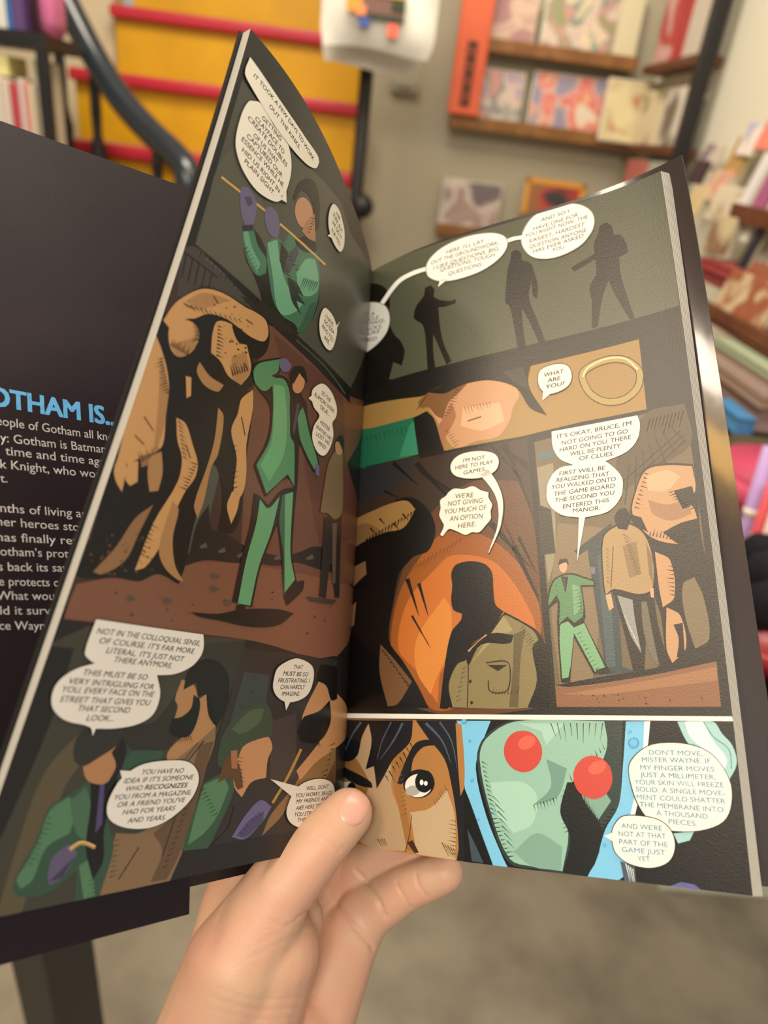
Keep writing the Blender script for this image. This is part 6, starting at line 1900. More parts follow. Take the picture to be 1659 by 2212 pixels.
(0, (95,74,44), [1320,986,1319,982,1329,972]),
(0, (47,84,56), [1132,980,1132,977,1141,970]),
(0, (47,84,56), [1133,962,1133,959,1149,947]),
(0, (47,84,56), [1133,945,1133,941,1143,935]),
(0, (47,84,56), [1134,927,1134,924,1142,919]),
(0, (47,84,56), [1135,910,1134,906,1145,899]),
(0, (47,84,56), [1135,893,1135,889,1147,881]),
(0, (47,84,56), [1136,875,1135,872,1147,864]),
(0, (47,84,56), [1136,858,1136,855,1144,850]),
(0, (47,84,56), [1217,960,1216,957,1193,952]),
(0, (47,84,56), [1218,948,1218,945,1204,943]),
(0, (47,84,56), [1219,936,1219,933,1193,927]),
(0, (47,84,56), [1220,924,1220,921,1206,918]),
(0, (47,84,56), [1222,912,1222,908,1195,903]),
(0, (47,84,56), [1223,900,1223,896,1200,891]),
(0, (47,84,56), [1224,888,1224,884,1205,880]),
(0, (47,84,56), [1226,876,1225,872,1200,866]),
(0, (47,84,56), [1201,798,1200,794,1221,804]),
(0, (47,84,56), [1207,783,1207,780,1222,787]),
(0, (47,84,56), [1213,769,1213,766,1225,772]),
(0, (47,84,56), [1219,755,1219,751,1234,759]),
(0, (47,84,56), [1225,741,1225,737,1245,746]),
(0, (47,84,56), [1232,726,1231,723,1244,729]),
(0, (47,84,56), [1238,712,1237,709,1251,716]),
(0, (47,84,56), [1244,698,1243,695,1261,703]),
(0, (47,84,56), [1250,684,1249,681,1269,690]),
(0, (47,84,56), [1256,671,1256,667,1274,676]),
(0, (208,208,200), [1372,849,1374,849,1366,864]),
(0, (208,208,200), [1377,836,1379,836,1370,853]),
(0, (208,208,200), [1381,823,1383,823,1373,843]),
(0, (208,208,200), [1386,810,1388,810,1374,839]),
(0, (208,208,200), [1390,797,1393,797,1378,825]),
(0, (208,208,200), [1395,784,1397,784,1383,811]),
(0, (208,208,200), [1399,772,1402,772,1388,799]),
(0, (208,208,200), [1404,759,1406,759,1393,785]),
(0, (208,208,200), [1408,746,1410,746,1399,769]),
(0, (58,47,31), [1522,1594,1526,1593,1505,1535]),
(0, (58,47,31), [1536,1595,1539,1594,1522,1549]),
(0, (58,47,31), [1549,1596,1552,1596,1528,1528]),
(0, (58,47,31), [1562,1597,1565,1597,1548,1550]),
(0, (58,47,31), [1575,1599,1579,1598,1559,1546]),
(0, (58,47,31), [1589,1600,1592,1599,1560,1511]),
(0, (58,47,31), [1602,1601,1605,1601,1576,1521]),
(0, (58,47,31), [1615,1602,1618,1602,1595,1538]),
(0, (58,47,31), [1628,1603,1631,1603,1612,1553]),
(0, (58,47,31), [1641,1605,1644,1604,1619,1535]),
(0, (43,28,18), [1326,562,1330,565,1333,562,1330,559]),
(0, (43,28,18), [1239,579,1243,582,1246,579,1243,576]),
(0, (43,28,18), [1341,568,1344,571,1347,568,1344,566]),
(0, (43,28,18), [1594,560,1596,561,1597,559,1596,558]),
(0, (43,28,18), [1440,578,1441,580,1443,578,1441,577]),
(0, (43,28,18), [1414,552,1418,556,1421,552,1418,548]),
(0, (43,28,18), [1412,572,1416,575,1419,571,1416,568]),
(0, (43,28,18), [1199,583,1201,585,1203,583,1201,581]),
(0, (43,28,18), [1588,576,1590,577,1591,575,1590,574]),
(0, (43,28,18), [1396,577,1398,578,1400,577,1398,575]),
(0, (43,28,18), [1324,580,1327,583,1330,579,1327,577]),
(0, (43,28,18), [1260,555,1263,557,1265,555,1263,553]),
(0, (43,28,18), [1311,582,1313,583,1314,581,1313,580]),
(0, (43,28,18), [1492,564,1495,567,1498,564,1496,561]),
(0, (43,28,18), [1592,571,1595,573,1598,570,1595,568]),
(0, (43,28,18), [1254,568,1257,570,1259,567,1257,565]),
(0, (43,28,18), [1276,578,1280,581,1284,577,1280,574]),
(0, (43,28,18), [1185,585,1187,587,1189,585,1188,583]),
]),
('R', 'white_rule', 'white rule above the bottom strip', [
(0, (233,228,216), [-1,503,1678,514,1680,499,-10,483]),
]),
('R', 'comic_panel', 'bottom left close up of an eye and black hair', [
(0, (168,117,63), [-12,479,732,486,743,92,724,-3,353,-2,-21,2]),
(0, (174,146,112), [-8,385,316,467,444,329,433,229,482,133,517,9,353,-2,237,21,-16,152]),
(0, (187,160,124), [525,145,616,168,685,238,717,152,720,1,555,3]),
(0, (154,106,56), [432,315,489,370,523,320,485,250,512,135,545,17,513,9,473,148]),
(0, (141,101,55), [70,389,229,322,320,238,293,184,137,224]),
(0, (21,22,26), [-13,477,316,478,265,411,235,336,147,307,-9,336]),
(0, (21,22,26), [302,478,538,482,525,402,444,333,392,261,357,217,340,301,291,286,325,395]),
(0, (21,22,26), [551,483,729,486,756,250,757,-1,736,-2,725,145,707,247,677,344,607,417]),
(0, (70,86,106), [484,473,479,463,471,450,462,435,451,419,440,404,428,388,413,371,398,355,384,340,375,330,377,329,387,339,401,353,417,369,433,386,447,401,458,416,469,432,480,447,488,460,494,469]),
(0, (70,86,106), [251,472,243,465,230,454,215,441,200,427,186,413,173,399,160,383,148,367,137,354,129,344,133,344,143,353,155,366,169,382,182,397,196,411,210,424,226,437,242,449,255,460,264,467]),
(0, (70,86,106), [593,469,603,461,618,450,635,437,651,423,664,408,675,392,684,374,693,355,699,339,705,328,706,329,702,340,696,357,689,376,680,395,670,412,657,427,642,442,626,456,611,468,601,477]),
(0, (70,86,106), [428,474,422,464,413,450,402,434,392,417,383,401,376,385,370,369,365,352,360,339,357,329,359,328,363,338,368,352,374,368,380,385,388,400,397,416,407,432,418,449,428,462,435,472]),
(0, (70,86,106), [655,476,662,467,673,456,684,442,695,426,704,410,711,391,717,369,722,346,726,327,729,313,731,314,728,327,725,347,721,370,715,393,709,412,700,429,689,445,678,459,668,471,661,480]),
(0, (168,116,63), [725,475,749,471,759,347,757,250,742,218,734,314]),
(0, (21,22,26), [463,245,507,336,551,398,617,412,653,393,586,384,540,338,523,269,485,243]),
(0, (21,22,26), [55,296,230,267,325,239,334,218,263,220,100,254]),
(0, (21,22,26), [634,264,634,248,627,232,614,218,597,207,576,200,554,198,533,201,514,209,501,220,493,235,493,252,500,268,514,282,532,293,554,300,576,302,597,299,614,290,627,279]),
(0, (228,223,210), [622,255,621,242,616,229,605,218,590,209,572,203,553,201,535,203,519,209,508,219,502,231,502,244,508,257,520,269,536,278,554,284,573,285,591,283,606,276,616,267]),
(0, (168,165,156), [571,230,571,224,567,218,561,213,552,209,542,205,531,204,521,205,513,207,507,211,504,216,504,222,508,228,515,233,523,238,534,241,544,242,554,242,562,239,568,235]),
(0, (16,16,18), [630,258,626,246,619,235,608,227,596,221,583,220,571,223,560,229,553,238,549,249,549,262,553,274,561,285,572,293,584,298,597,300,609,297,619,291,627,281,630,270]),
(0, (242,240,234), [586,256,586,253,584,250,583,248,580,246,578,246,575,246,573,247,571,249,570,252,569,255,570,258,571,261,573,263,575,265,578,266,580,265,583,264,584,262,586,259]),
(0, (242,240,234), [604,254,604,251,603,249,601,247,599,246,596,245,594,245,591,247,590,248,588,250,588,253,588,256,590,258,591,260,594,261,596,262,599,262,601,260,603,259,604,257]),
(0, (220,214,201), [24,210,197,229,238,203,199,171,34,154]),
(0, (16,16,18), [228,210,227,203,223,197,217,191,208,188,198,186,188,186,179,188,171,192,166,197,164,204,165,211,170,217,178,223,187,227,197,229,207,228,216,226,222,222,227,216]),
(0, (90,58,30), [507,5,510,14,513,26,518,41,522,57,525,71,528,85,530,101,532,116,534,128,535,137,533,137,531,128,529,115,527,101,525,85,522,71,518,57,513,42,509,27,505,14,502,5]),
(0, (58,37,22), [513,38,538,49,566,9,545,6]),
(0, (109,74,40), [486,312,486,308,467,302]),
(0, (109,74,40), [489,296,489,293,465,284]),
(0, (109,74,40), [491,281,491,277,465,268]),
(0, (109,74,40), [493,265,493,262,465,251]),
(0, (109,74,40), [495,250,495,247,468,236]),
(0, (109,74,40), [498,235,498,231,479,225]),
(0, (109,74,40), [500,219,500,216,482,210]),
(0, (109,74,40), [502,204,502,201,474,190]),
(0, (109,74,40), [504,189,504,186,480,177]),
(0, (109,74,40), [507,174,507,171,473,157]),
(0, (109,74,40), [509,159,509,156,490,149]),
(0, (109,74,40), [511,144,511,141,479,127]),
(0, (109,74,40), [722,132,722,129,696,133]),
(0, (109,74,40), [722,118,722,115,687,120]),
(0, (109,74,40), [722,104,722,101,691,106]),
(0, (109,74,40), [722,90,722,87,692,92]),
(0, (109,74,40), [721,76,721,73,693,78]),
(0, (109,74,40), [721,63,721,59,686,65]),
(0, (109,74,40), [721,49,721,46,690,50]),
(0, (109,74,40), [720,35,720,32,690,37]),
(0, (109,74,40), [720,22,720,18,689,23]),
(0, (109,74,40), [638,182,642,182,629,199]),
(0, (109,74,40), [646,190,650,191,638,206]),
(0, (109,74,40), [654,199,658,199,647,214]),
(0, (109,74,40), [662,207,666,208,649,231]),
(0, (109,74,40), [670,216,674,216,657,239]),
(0, (109,74,40), [678,224,681,224,671,238]),
(0, (109,74,40), [685,232,689,233,674,254]),
(0, (21,22,26), [402,270,409,270,426,243]),
(0, (21,22,26), [420,288,427,289,454,246]),
(0, (21,22,26), [438,307,445,307,458,283]),
(0, (21,22,26), [455,325,462,325,478,297]),
(0, (21,22,26), [472,343,479,343,499,309]),
(0, (21,22,26), [489,361,496,361,515,326]),
(0, (21,22,26), [506,379,512,379,524,356]),
(0, (21,22,26), [522,397,528,397,542,371]),
(0, (109,74,40), [663,53,693,10,694,11,667,55]),
(0, (109,74,40), [675,49,703,10,703,10,678,51]),
(0, (109,74,40), [686,46,712,9,713,10,690,48]),
(0, (109,74,40), [698,42,721,9,722,9,701,44]),
(0, (109,74,40), [709,39,731,8,731,8,712,41]),
(0, (109,74,40), [360,33,387,10,388,11,365,35]),
(0, (109,74,40), [373,34,397,11,398,12,377,36]),
(0, (109,74,40), [385,36,407,12,408,13,390,38]),
(0, (109,74,40), [397,37,416,14,417,14,402,39]),
]),
('R', 'comic_panel', 'bottom right panel of pale green shapes and two red discs on sky blue', [
(0, (13,13,13), [755,486,1680,499,1681,1,1368,-6,1164,-3,755,-1,763,251]),
(0, (121,191,224), [732,484,866,486,828,399,804,317,841,162,900,32,921,-4,865,0,822,39,769,125,759,250]),
(0, (121,191,224), [1347,493,1419,495,1398,372,1338,183,1313,140,1315,58,1336,39,1283,-4,1191,-4,1227,63,1259,149,1305,223,1326,340]),
(0, (223,234,234), [1407,494,1426,495,1409,402,1356,199,1338,189,1388,357]),
(0, (42,58,54), [809,349,843,432,958,490,1336,496,1319,311,1305,223,1250,146,1198,12,1112,0,1023,4,921,16,855,160]),
(0, (143,184,163), [820,350,846,422,961,486,1275,492,1280,413,1242,337,1154,288,1110,196,1135,125,1110,7,1007,11,928,26,862,164]),
(0, (163,201,180), [861,272,982,279,1031,236,1011,145,944,110,885,165]),
(0, (163,201,180), [972,480,1139,483,1070,406,1055,453]),
(0, (108,148,131), [1068,360,1140,332,1104,240,1013,204,1081,269]),
(0, (123,160,143), [942,50,1027,117,1113,81,1106,9,1007,11]),
(0, (123,160,143), [1159,243,1254,278,1282,236,1216,146,1190,173]),
(0, (15,20,18), [1138,287,1177,289,1193,231,1247,148,1198,10,1112,2,1141,112,1110,189]),
(0, (29,42,38), [1088,482,1104,438,1105,439,1091,483]),
(0, (29,42,38), [1111,482,1123,427,1124,427,1114,483]),
(0, (29,42,38), [1134,483,1142,415,1142,415,1137,483]),
(0, (29,42,38), [1157,483,1162,440,1163,440,1160,484]),
(0, (29,42,38), [1179,484,1181,428,1182,428,1183,484]),
(0, (29,42,38), [1202,484,1199,416,1200,417,1205,485]),
(0, (29,42,38), [1224,485,1220,442,1220,442,1227,485]),
(0, (29,42,38), [1246,485,1238,430,1238,430,1249,485]),
(0, (29,42,38), [1268,486,1256,418,1256,418,1271,486]),
(0, (43,60,54), [868,225,903,197,903,197,870,227]),
(0, (43,60,54), [876,200,911,173,912,174,878,203]),
(0, (43,60,54), [884,176,919,149,920,150,887,179]),
(0, (43,60,54), [892,153,927,126,927,126,895,155]),
(0, (43,60,54), [900,129,935,103,935,103,903,131]),
(0, (43,60,54), [908,106,943,80,943,80,911,108]),
(0, (43,60,54), [917,82,951,57,951,57,919,85]),
(0, (29,42,38), [828,344,828,340,852,331]),
(0, (29,42,38), [831,328,831,324,848,318]),
(0, (29,42,38), [834,312,834,308,852,302]),
(0, (29,42,38), [837,297,837,293,856,286]),
(0, (29,42,38), [840,281,840,277,858,271]),
(0, (29,42,38), [843,265,843,261,864,254]),
(0, (29,42,38), [846,250,846,246,865,239]),
(0, (29,42,38), [849,234,849,230,868,224]),
(0, (29,42,38), [852,219,852,215,883,203]),
(0, (29,42,38), [855,203,855,200,885,188]),
(0, (29,42,38), [858,188,858,184,889,173]),
(0, (29,42,38), [861,173,861,169,882,162]),
(0, (29,42,38), [862,151,862,147,894,155]),
(0, (29,42,38), [869,138,869,134,901,142]),
(0, (29,42,38), [876,125,876,121,905,128]),
(0, (29,42,38), [882,112,882,108,916,116]),
(0, (29,42,38), [889,99,889,95,907,100]),
(0, (29,42,38), [896,86,896,82,914,87]),
(0, (29,42,38), [902,73,902,69,919,74]),
(0, (29,42,38), [909,60,909,56,928,62]),
(0, (29,42,38), [915,48,915,44,948,52]),
(0, (29,42,38), [922,35,922,31,949,39]),
(0, (29,42,38), [1137,266,1137,262,1121,258]),
(0, (29,42,38), [1137,251,1137,248,1107,238]),
(0, (29,42,38), [1137,237,1136,233,1120,228]),
(0, (29,42,38), [1136,222,1136,218,1106,207]),
(0, (29,42,38), [1136,207,1136,203,1112,195]),
(0, (29,42,38), [1136,192,1136,189,1104,178]),
(0, (29,42,38), [1136,178,1136,174,1116,168]),
(0, (29,42,38), [1136,163,1136,160,1112,152]),
(0, (29,42,38), [1136,149,1135,145,1114,138]),
(0, (29,42,38), [1135,134,1135,131,1119,126]),
(0, (29,42,38), [1153,293,1157,293,1145,317]),
(0, (29,42,38), [1166,305,1170,305,1160,324]),
(0, (29,42,38), [1179,317,1183,317,1175,331]),
(0, (29,42,38), [1192,329,1196,329,1187,345]),
(0, (29,42,38), [1205,341,1209,341,1197,364]),
(0, (29,42,38), [1218,352,1221,352,1209,379]),
(0, (29,42,38), [1230,364,1234,364,1224,386]),
(0, (29,42,38), [1243,376,1247,376,1236,400]),
(0, (29,42,38), [1256,388,1260,388,1250,407]),
(0, (29,42,38), [1269,399,1272,399,1262,421]),
(0, (29,42,38), [1017,207,1020,207,1025,182]),
(0, (29,42,38), [1029,211,1032,211,1035,193]),
(0, (29,42,38), [1040,216,1043,216,1048,191]),
(0, (29,42,38), [1051,220,1055,220,1060,193]),
(0, (29,42,38), [1063,225,1066,225,1071,199]),
(0, (29,42,38), [1074,229,1077,229,1081,206]),
(0, (29,42,38), [1085,233,1089,234,1093,208]),
(0, (29,42,38), [1097,238,1100,238,1101,224]),
(0, (29,42,38), [1194,225,1198,226,1191,262]),
(0, (29,42,38), [1201,215,1205,215,1198,246]),
(0, (29,42,38), [1208,205,1212,205,1205,238]),
(0, (29,42,38), [1215,194,1219,194,1212,222]),
(0, (29,42,38), [1222,184,1225,184,1218,220]),
(0, (29,42,38), [1228,174,1232,174,1225,203]),
(0, (29,42,38), [1235,163,1239,164,1232,196]),
(0, (29,42,38), [1241,153,1245,154,1239,180]),
(0, (13,13,13), [1250,142,1249,138,1234,139]),
(0, (13,13,13), [1257,154,1256,150,1235,150]),
(0, (13,13,13), [1264,165,1263,161,1237,161]),
(0, (13,13,13), [1271,177,1270,173,1248,173]),
(0, (13,13,13), [1278,189,1278,184,1260,185]),
(0, (13,13,13), [1285,200,1285,196,1268,197]),
(0, (13,13,13), [1292,212,1292,208,1267,208]),
(0, (198,69,58), [1054,397,1054,375,1047,354,1034,336,1017,322,996,314,975,313,954,319,936,331,923,348,915,369,915,392,922,413,935,432,953,446,974,453,996,454,1017,448,1035,435,1047,417]),
(0, (216,96,76), [1031,428,1032,421,1031,414,1026,406,1018,399,1009,394,999,390,989,389,980,390,973,394,969,399,967,406,969,414,974,421,981,428,991,434,1001,437,1011,438,1020,437,1027,433]),
(0, (198,69,58), [1290,321,1290,300,1283,279,1271,261,1255,248,1235,240,1215,239,1196,245,1179,256,1167,273,1161,294,1161,316,1168,337,1181,355,1198,369,1218,376,1238,377,1257,371,1273,359,1285,342]),
(0, (216,96,76), [1271,353,1272,347,1270,340,1265,333,1259,326,1250,321,1241,318,1232,316,1224,317,1217,321,1213,326,1212,332,1214,339,1219,346,1226,353,1234,358,1243,361,1253,363,1261,362,1267,358]),
(0, (63,147,196), [1385,424,1382,415,1375,408,1366,405,1357,407,1351,414,1349,422,1352,432,1360,438,1369,441,1378,439,1384,432]),
(0, (107,180,220), [1380,424,1378,417,1373,412,1366,410,1359,412,1355,417,1353,423,1356,430,1361,435,1368,437,1374,436,1379,431]),
(0, (63,147,196), [772,483,771,478,766,474,761,473,755,474,751,478,750,483,751,488,755,491,761,493,767,492,771,488]),
(0, (107,180,220), [768,484,767,480,764,477,760,476,756,477,753,480,751,484,753,487,756,490,760,491,764,490,767,488]),
(0, (63,147,196), [796,277,795,273,793,271,789,270,785,270,783,273,782,276,783,279,786,281,789,282,793,282,796,280]),
(0, (107,180,220), [794,277,793,275,791,273,788,272,785,273,783,274,783,277,783,279,786,281,788,282,791,281,793,280]),
(0, (63,147,196), [1363,460,1362,457,1359,455,1356,454,1353,455,1351,457,1351,460,1352,463,1354,465,1357,466,1360,465,1362,463]),
(0, (107,180,220), [1360,461,1360,459,1358,457,1356,456,1353,457,1352,459,1351,461,1352,463,1354,465,1356,465,1358,465,1360,463]),
(0, (63,147,196), [788,414,787,411,785,409,782,409,779,409,777,411,777,413,777,416,779,418,782,419,785,418,787,416]),
(0, (107,180,220), [785,414,785,413,783,411,781,411,779,411,778,412,777,414,778,416,779,418,781,418,783,418,785,416]),
(0, (63,147,196), [878,180,878,178,876,176,873,175,871,176,869,177,868,179,869,182,871,184,873,184,876,184,878,182]),
(0, (107,180,220), [876,181,876,179,874,178,872,177,870,177,869,178,868,180,869,182,870,183,872,184,874,184,876,182]),
(0, (63,147,196), [816,145,815,142,813,140,811,140,808,140,806,142,805,144,806,146,808,148,811,149,813,148,815,147]),
(0, (107,180,220), [814,145,813,143,812,142,810,141,808,142,806,143,806,145,806,146,808,148,810,148,812,148,813,147]),
(0, (63,147,196), [1259,100,1258,98,1256,95,1253,94,1250,95,1248,97,1247,99,1248,102,1250,105,1253,106,1256,105,1258,103]),
(0, (107,180,220), [1257,101,1256,99,1254,97,1252,96,1250,97,1248,98,1248,100,1249,102,1250,104,1253,105,1255,104,1256,103]),
(0, (158,200,196), [1511,495,1620,497,1643,460,1669,425,1676,370,1644,313,1602,325,1555,407,1533,435]),
(0, (232,236,228), [1535,495,1592,496,1614,438,1649,382,1631,340,1583,408,1545,450]),
(0, (93,143,147), [1590,495,1593,489,1597,481,1602,470,1607,460,1614,451,1622,442,1632,434,1642,427,1651,419,1657,410,1659,399,1660,387,1659,374,1658,363,1657,355,1661,355,1661,363,1662,374,1663,387,1663,400,1660,412,1653,421,1644,430,1634,437,1624,445,1616,453,1610,462,1605,472,1600,482,1596,491,1593,497]),
(0, (158,200,196), [1470,152,1533,164,1517,136,1482,124]),
(0, (92,90,148), [1444,-2,1480,15,1520,13,1538,0]),
(0, (70,82,92), [1301,56,1346,47,1347,1,1311,-3]),
(0, (223,230,226), [1316,51,1328,-1,1329,-1,1319,52]),
(0, (223,230,226), [1323,46,1333,-1,1333,-1,1326,47]),
(0, (223,230,226), [1330,41,1337,0,1338,0,1333,42]),
(0, (223,230,226), [1337,37,1341,0,1342,0,1340,37]),
(0, (13,13,13), [757,250,779,204,823,99,865,2,755,-1]),
(0, (58,74,82), [769,110,804,52,830,4,786,5]),
]),
('R', 'speech_balloon', 'round balloon at the top right of the page', [
(1, (142,140,120), [1283,2602,1349,2578,1393,2533,1405,2480,1384,2428,1326,2380,1225,2361,1140,2386,1098,2444,1094,2508,1138,2576,1209,2605]),
(1, (244,241,228), [1282,2599,1346,2576,1390,2532,1401,2481,1381,2430,1323,2384,1225,2365,1143,2388,1101,2445,1098,2507,1142,2573,1211,2601]),
(2, (87,83,74), [11826, 25558, 13057, 25605, 173], 0, 1, 'AND SO I'),
(2, (87,83,74), [11477, 25247, 13388, 25319, 173], 0, 1, 'HAVE ONE FOR'),
(2, (87,83,74), [11114, 25015, 13798, 25097, 173], 0, 1, 'YOU RIGHT NOW, THE'),
(2, (87,83,74), [11273, 24719, 13644, 24805, 173], 0, 1, 'EASIEST, HARDEST'),
(2, (87,83,74), [11251, 24438, 13676, 24515, 173], 0, 1, 'QUESTION ANYONE'),
(2, (87,83,74), [11370, 24177, 13527, 24305, 173], 0, 1, 'HAS EVER ASKED'),
(2, (87,83,74), [12198, 24018, 12733, 24021, 173], 0, 1, 'YOU.'),
]),
('R', 'speech_balloon', 'oval balloon at the top middle, joined to its neighbours', [
(0, (242,239,226), [1001,2480,1008,2482,1019,2485,1030,2489,1043,2492,1054,2493,1066,2493,1079,2492,1092,2490,1103,2488,1111,2487,1111,2506,1103,2507,1091,2509,1078,2510,1064,2512,1050,2512,1037,2510,1024,2507,1012,2503,1001,2500,994,2498]),
(0, (242,239,226), [676,2485,661,2485,640,2486,616,2487,590,2488,568,2487,549,2485,531,2483,514,2480,496,2474,478,2466,457,2452,434,2434,412,2415,392,2398,378,2387,400,2366,413,2378,432,2394,454,2414,476,2431,495,2444,511,2452,526,2457,542,2460,558,2462,576,2464,597,2465,621,2465,645,2464,666,2463,680,2463]),
(1, (142,140,120), [645,2454,654,2510,725,2559,842,2579,955,2565,1020,2530,1034,2482,999,2429,914,2386,801,2373,717,2387,665,2418]),
(1, (242,239,226), [649,2454,658,2509,728,2556,842,2575,952,2563,1017,2529,1030,2481,995,2430,911,2389,802,2377,720,2389,669,2419]),
(0, (242,239,226), [714,2400,701,2364,750,2390]),
(2, (87,83,74), [7486, 25281, 9305, 25316, 195], 0, 1, "HERE, I'LL LAY"),
(2, (87,83,74), [6720, 24974, 10059, 25046, 195], 0, 1, 'OUT THE GROUNDWORK...'),
(2, (87,83,74), [6824, 24675, 9923, 24763, 195], 0, 1, 'I LIKE QUESTIONS, BIG'),
(2, (87,83,74), [7153, 24476, 9738, 24503, 195], 0, 1, 'QUESTIONS, TOUGH'),
(2, (87,83,74), [7532, 24148, 9277, 24209, 195], 0, 1, 'QUESTIONS...'),
]),
('R', 'speech_balloon', 'balloon half hidden in the fold', [
(0, (216,214,205), [125,2605,133,2590,144,2570,154,2548,161,2530,162,2517,157,2511,145,2506,129,2505,109,2507,90,2511,160,2459,168,2461,180,2464,194,2469,204,2477,210,2489,209,2505,204,2525,196,2546,189,2564,184,2576]),
(1, (107,106,94), [79,2476,241,2447,344,2415,421,2360,446,2283,419,2212,341,2170,241,2171,48,2239]),
(1, (221,218,205), [51,2491,243,2442,343,2411,418,2358,441,2283,415,2215,340,2175,243,2175,43,2245]),
(2, (87,83,74), [1377, 24377, 3116, 23793, 193], 0, 1, 'NOT VAIN'),
(2, (87,83,74), [1385, 24084, 3488, 23496, 193], 0, 1, 'N, I HAVE A'),
(2, (87,83,74), [1187, 23878, 3760, 23176, 193], 0, 1, 'OUR ARTICLE'),
(2, (87,83,74), [1200, 23556, 4162, 22861, 193], 0, 1, 'AN MOST MASS-'),
(2, (87,83,74), [1408, 23238, 3957, 22635, 193], 0, 1, 'PAPERBACKS.'),
(2, (87,83,74), [1221, 23025, 3822, 22430, 193], 0, 1, 'OPLE DO LIKE'),
(2, (87,83,74), [1234, 22708, 3611, 22121, 193], 0, 1, 'COSTUMED'),
(2, (87,83,74), [1245, 22420, 2945, 21952, 193], 0, 1, 'VILLAINS.'),
]),
('R', 'speech_balloon', 'small balloon in the gold strip', [
(1, (28,25,23), [1114,1833,1131,1873,1199,1887,1244,1864,1253,1812,1225,1770,1156,1754,1121,1786]),
(1, (236,229,212), [1117,1832,1133,1871,1198,1883,1241,1863,1250,1812,1223,1773,1157,1758,1124,1788]),
(0, (236,229,212), [1134,1776,1128,1734,1163,1759]),
(2, (43,38,33), [11428, 18442, 12222, 18477, 175], 1, 1, 'WHAT'),
(2, (43,38,33), [11530, 18177, 12081, 18198, 175], 1, 1, 'ARE'),
(2, (43,38,33), [11466, 17910, 12219, 17950, 175], 1, 1, 'YOU?'),
]),
('R', 'speech_balloon', 'round balloon with a long curved tail in the orange panel', [
(0, (28,25,23), [852,1449,858,1441,868,1429,878,1416,887,1402,895,1390,902,1377,909,1365,914,1353,919,1340,922,1326,924,1310,926,1292,925,1274,924,1254,920,1234,913,1211,903,1185,892,1159,882,1137,876,1120,881,1118,889,1133,901,1155,914,1180,927,1206,936,1229,942,1250,946,1270,948,1290,950,1309,950,1327,948,1345,945,1361,940,1377,935,1391,929,1406,922,1422,914,1438,905,1453,898,1466,893,1475]),
(1, (28,25,23), [785,1558,858,1558,918,1538,940,1502,922,1459,863,1436,792,1442,740,1464,724,1503,742,1538]),
(1, (236,229,212), [788,1555,856,1555,915,1537,936,1502,919,1460,862,1440,794,1445,744,1466,728,1503,746,1537]),
(0, (236,229,212), [855,1451,862,1443,871,1431,881,1418,890,1404,898,1391,905,1379,911,1367,916,1354,920,1341,923,1327,925,1310,926,1292,926,1273,924,1254,920,1234,914,1211,904,1186,893,1161,884,1139,877,1123,879,1122,887,1137,899,1158,911,1182,923,1207,932,1230,937,1251,941,1271,944,1290,945,1309,945,1327,944,1344,941,1360,937,1375,932,1390,927,1404,920,1420,911,1436,902,1451,895,1464,890,1473]),
(2, (43,38,33), [7836, 15230, 8809, 15252, 170], 0, 1, "I'M NOT"),
(2, (43,38,33), [7481, 14976, 9150, 15004, 170], 0, 1, 'HERE TO PLAY'),
(2, (43,38,33), [7847, 14700, 8815, 14749, 170], 0, 1, 'GAMES.'),
]),
('R', 'speech_balloon', 'jagged balloon in the orange panel', [
(0, (28,25,23), [741,1411,783,1404,824,1410,860,1387,891,1375,890,1351,905,1320,896,1293,897,1261,874,1235,845,1208,813,1211,786,1202,752,1219,714,1235,697,1223,682,1207,672,1215,689,1253,679,1276,668,1302,676,1332,675,1368,701,1383,715,1398]),
(0, (236,229,212), [742,1407,782,1400,823,1407,857,1385,888,1373,887,1350,901,1319,893,1293,893,1262,871,1237,843,1211,812,1214,786,1205,753,1222,716,1238,700,1226,685,1210,674,1217,692,1254,682,1277,672,1302,679,1331,678,1365,704,1380,717,1395]),
(2, (111,97,36), [7463, 13738, 8253, 13698, 212], 0, 1, "WE'RE"),
(2, (111,97,36), [7118, 13456, 8636, 13427, 212], 0, 1, 'NOT GIVING'),
(2, (111,97,36), [6966, 13130, 8787, 13117, 212], 0, 1, 'YOU MUCH OF'),
(2, (111,97,36), [7181, 12808, 8611, 12780, 212], 0, 1, 'AN OPTION'),
(2, (111,97,36), [7525, 12462, 8308, 12477, 212], 0, 1, 'HERE.'),
]),
('R', 'speech_balloon', 'square topped balloon joined to a round one in the taupe panel', [
(0, (28,25,23), [1153,1599,1332,1608,1483,1614,1489,1575,1472,1514,1430,1474,1352,1448,1371,1429,1401,1387,1408,1349,1392,1291,1342,1243,1257,1229,1216,1058,1234,1231,1170,1247,1125,1293,1117,1352,1136,1406,1173,1441,1227,1448,1177,1479,1154,1532]),
(0, (236,230,214), [1155,1596,1331,1605,1481,1612,1487,1573,1470,1513,1428,1472,1349,1446,1368,1428,1398,1387,1405,1350,1390,1293,1341,1246,1258,1232,1217,1061,1235,1234,1172,1250,1127,1295,1120,1353,1139,1406,1176,1440,1229,1446,1180,1477,1156,1529]),
(2, (43,38,33), [11739, 15717, 14582, 15858, 173], 0, 1, "IT'S OKAY, BRUCE, I'M"),
(2, (43,38,33), [11899, 15426, 14409, 15556, 173], 0, 1, 'NOT GOING TO GO'),
(2, (43,38,33), [11801, 15150, 14510, 15305, 173], 0, 1, 'HARD ON YOU. THERE'),
(2, (43,38,33), [12204, 14924, 14116, 15014, 173], 0, 1, 'WILL BE PLENTY'),
(2, (43,38,33), [12533, 14698, 13818, 14732, 173], 0, 1, 'OF CLUES.'),
(2, (43,38,33), [11725, 14180, 13479, 14205, 173], 0, 1, 'FIRST WILL BE'),
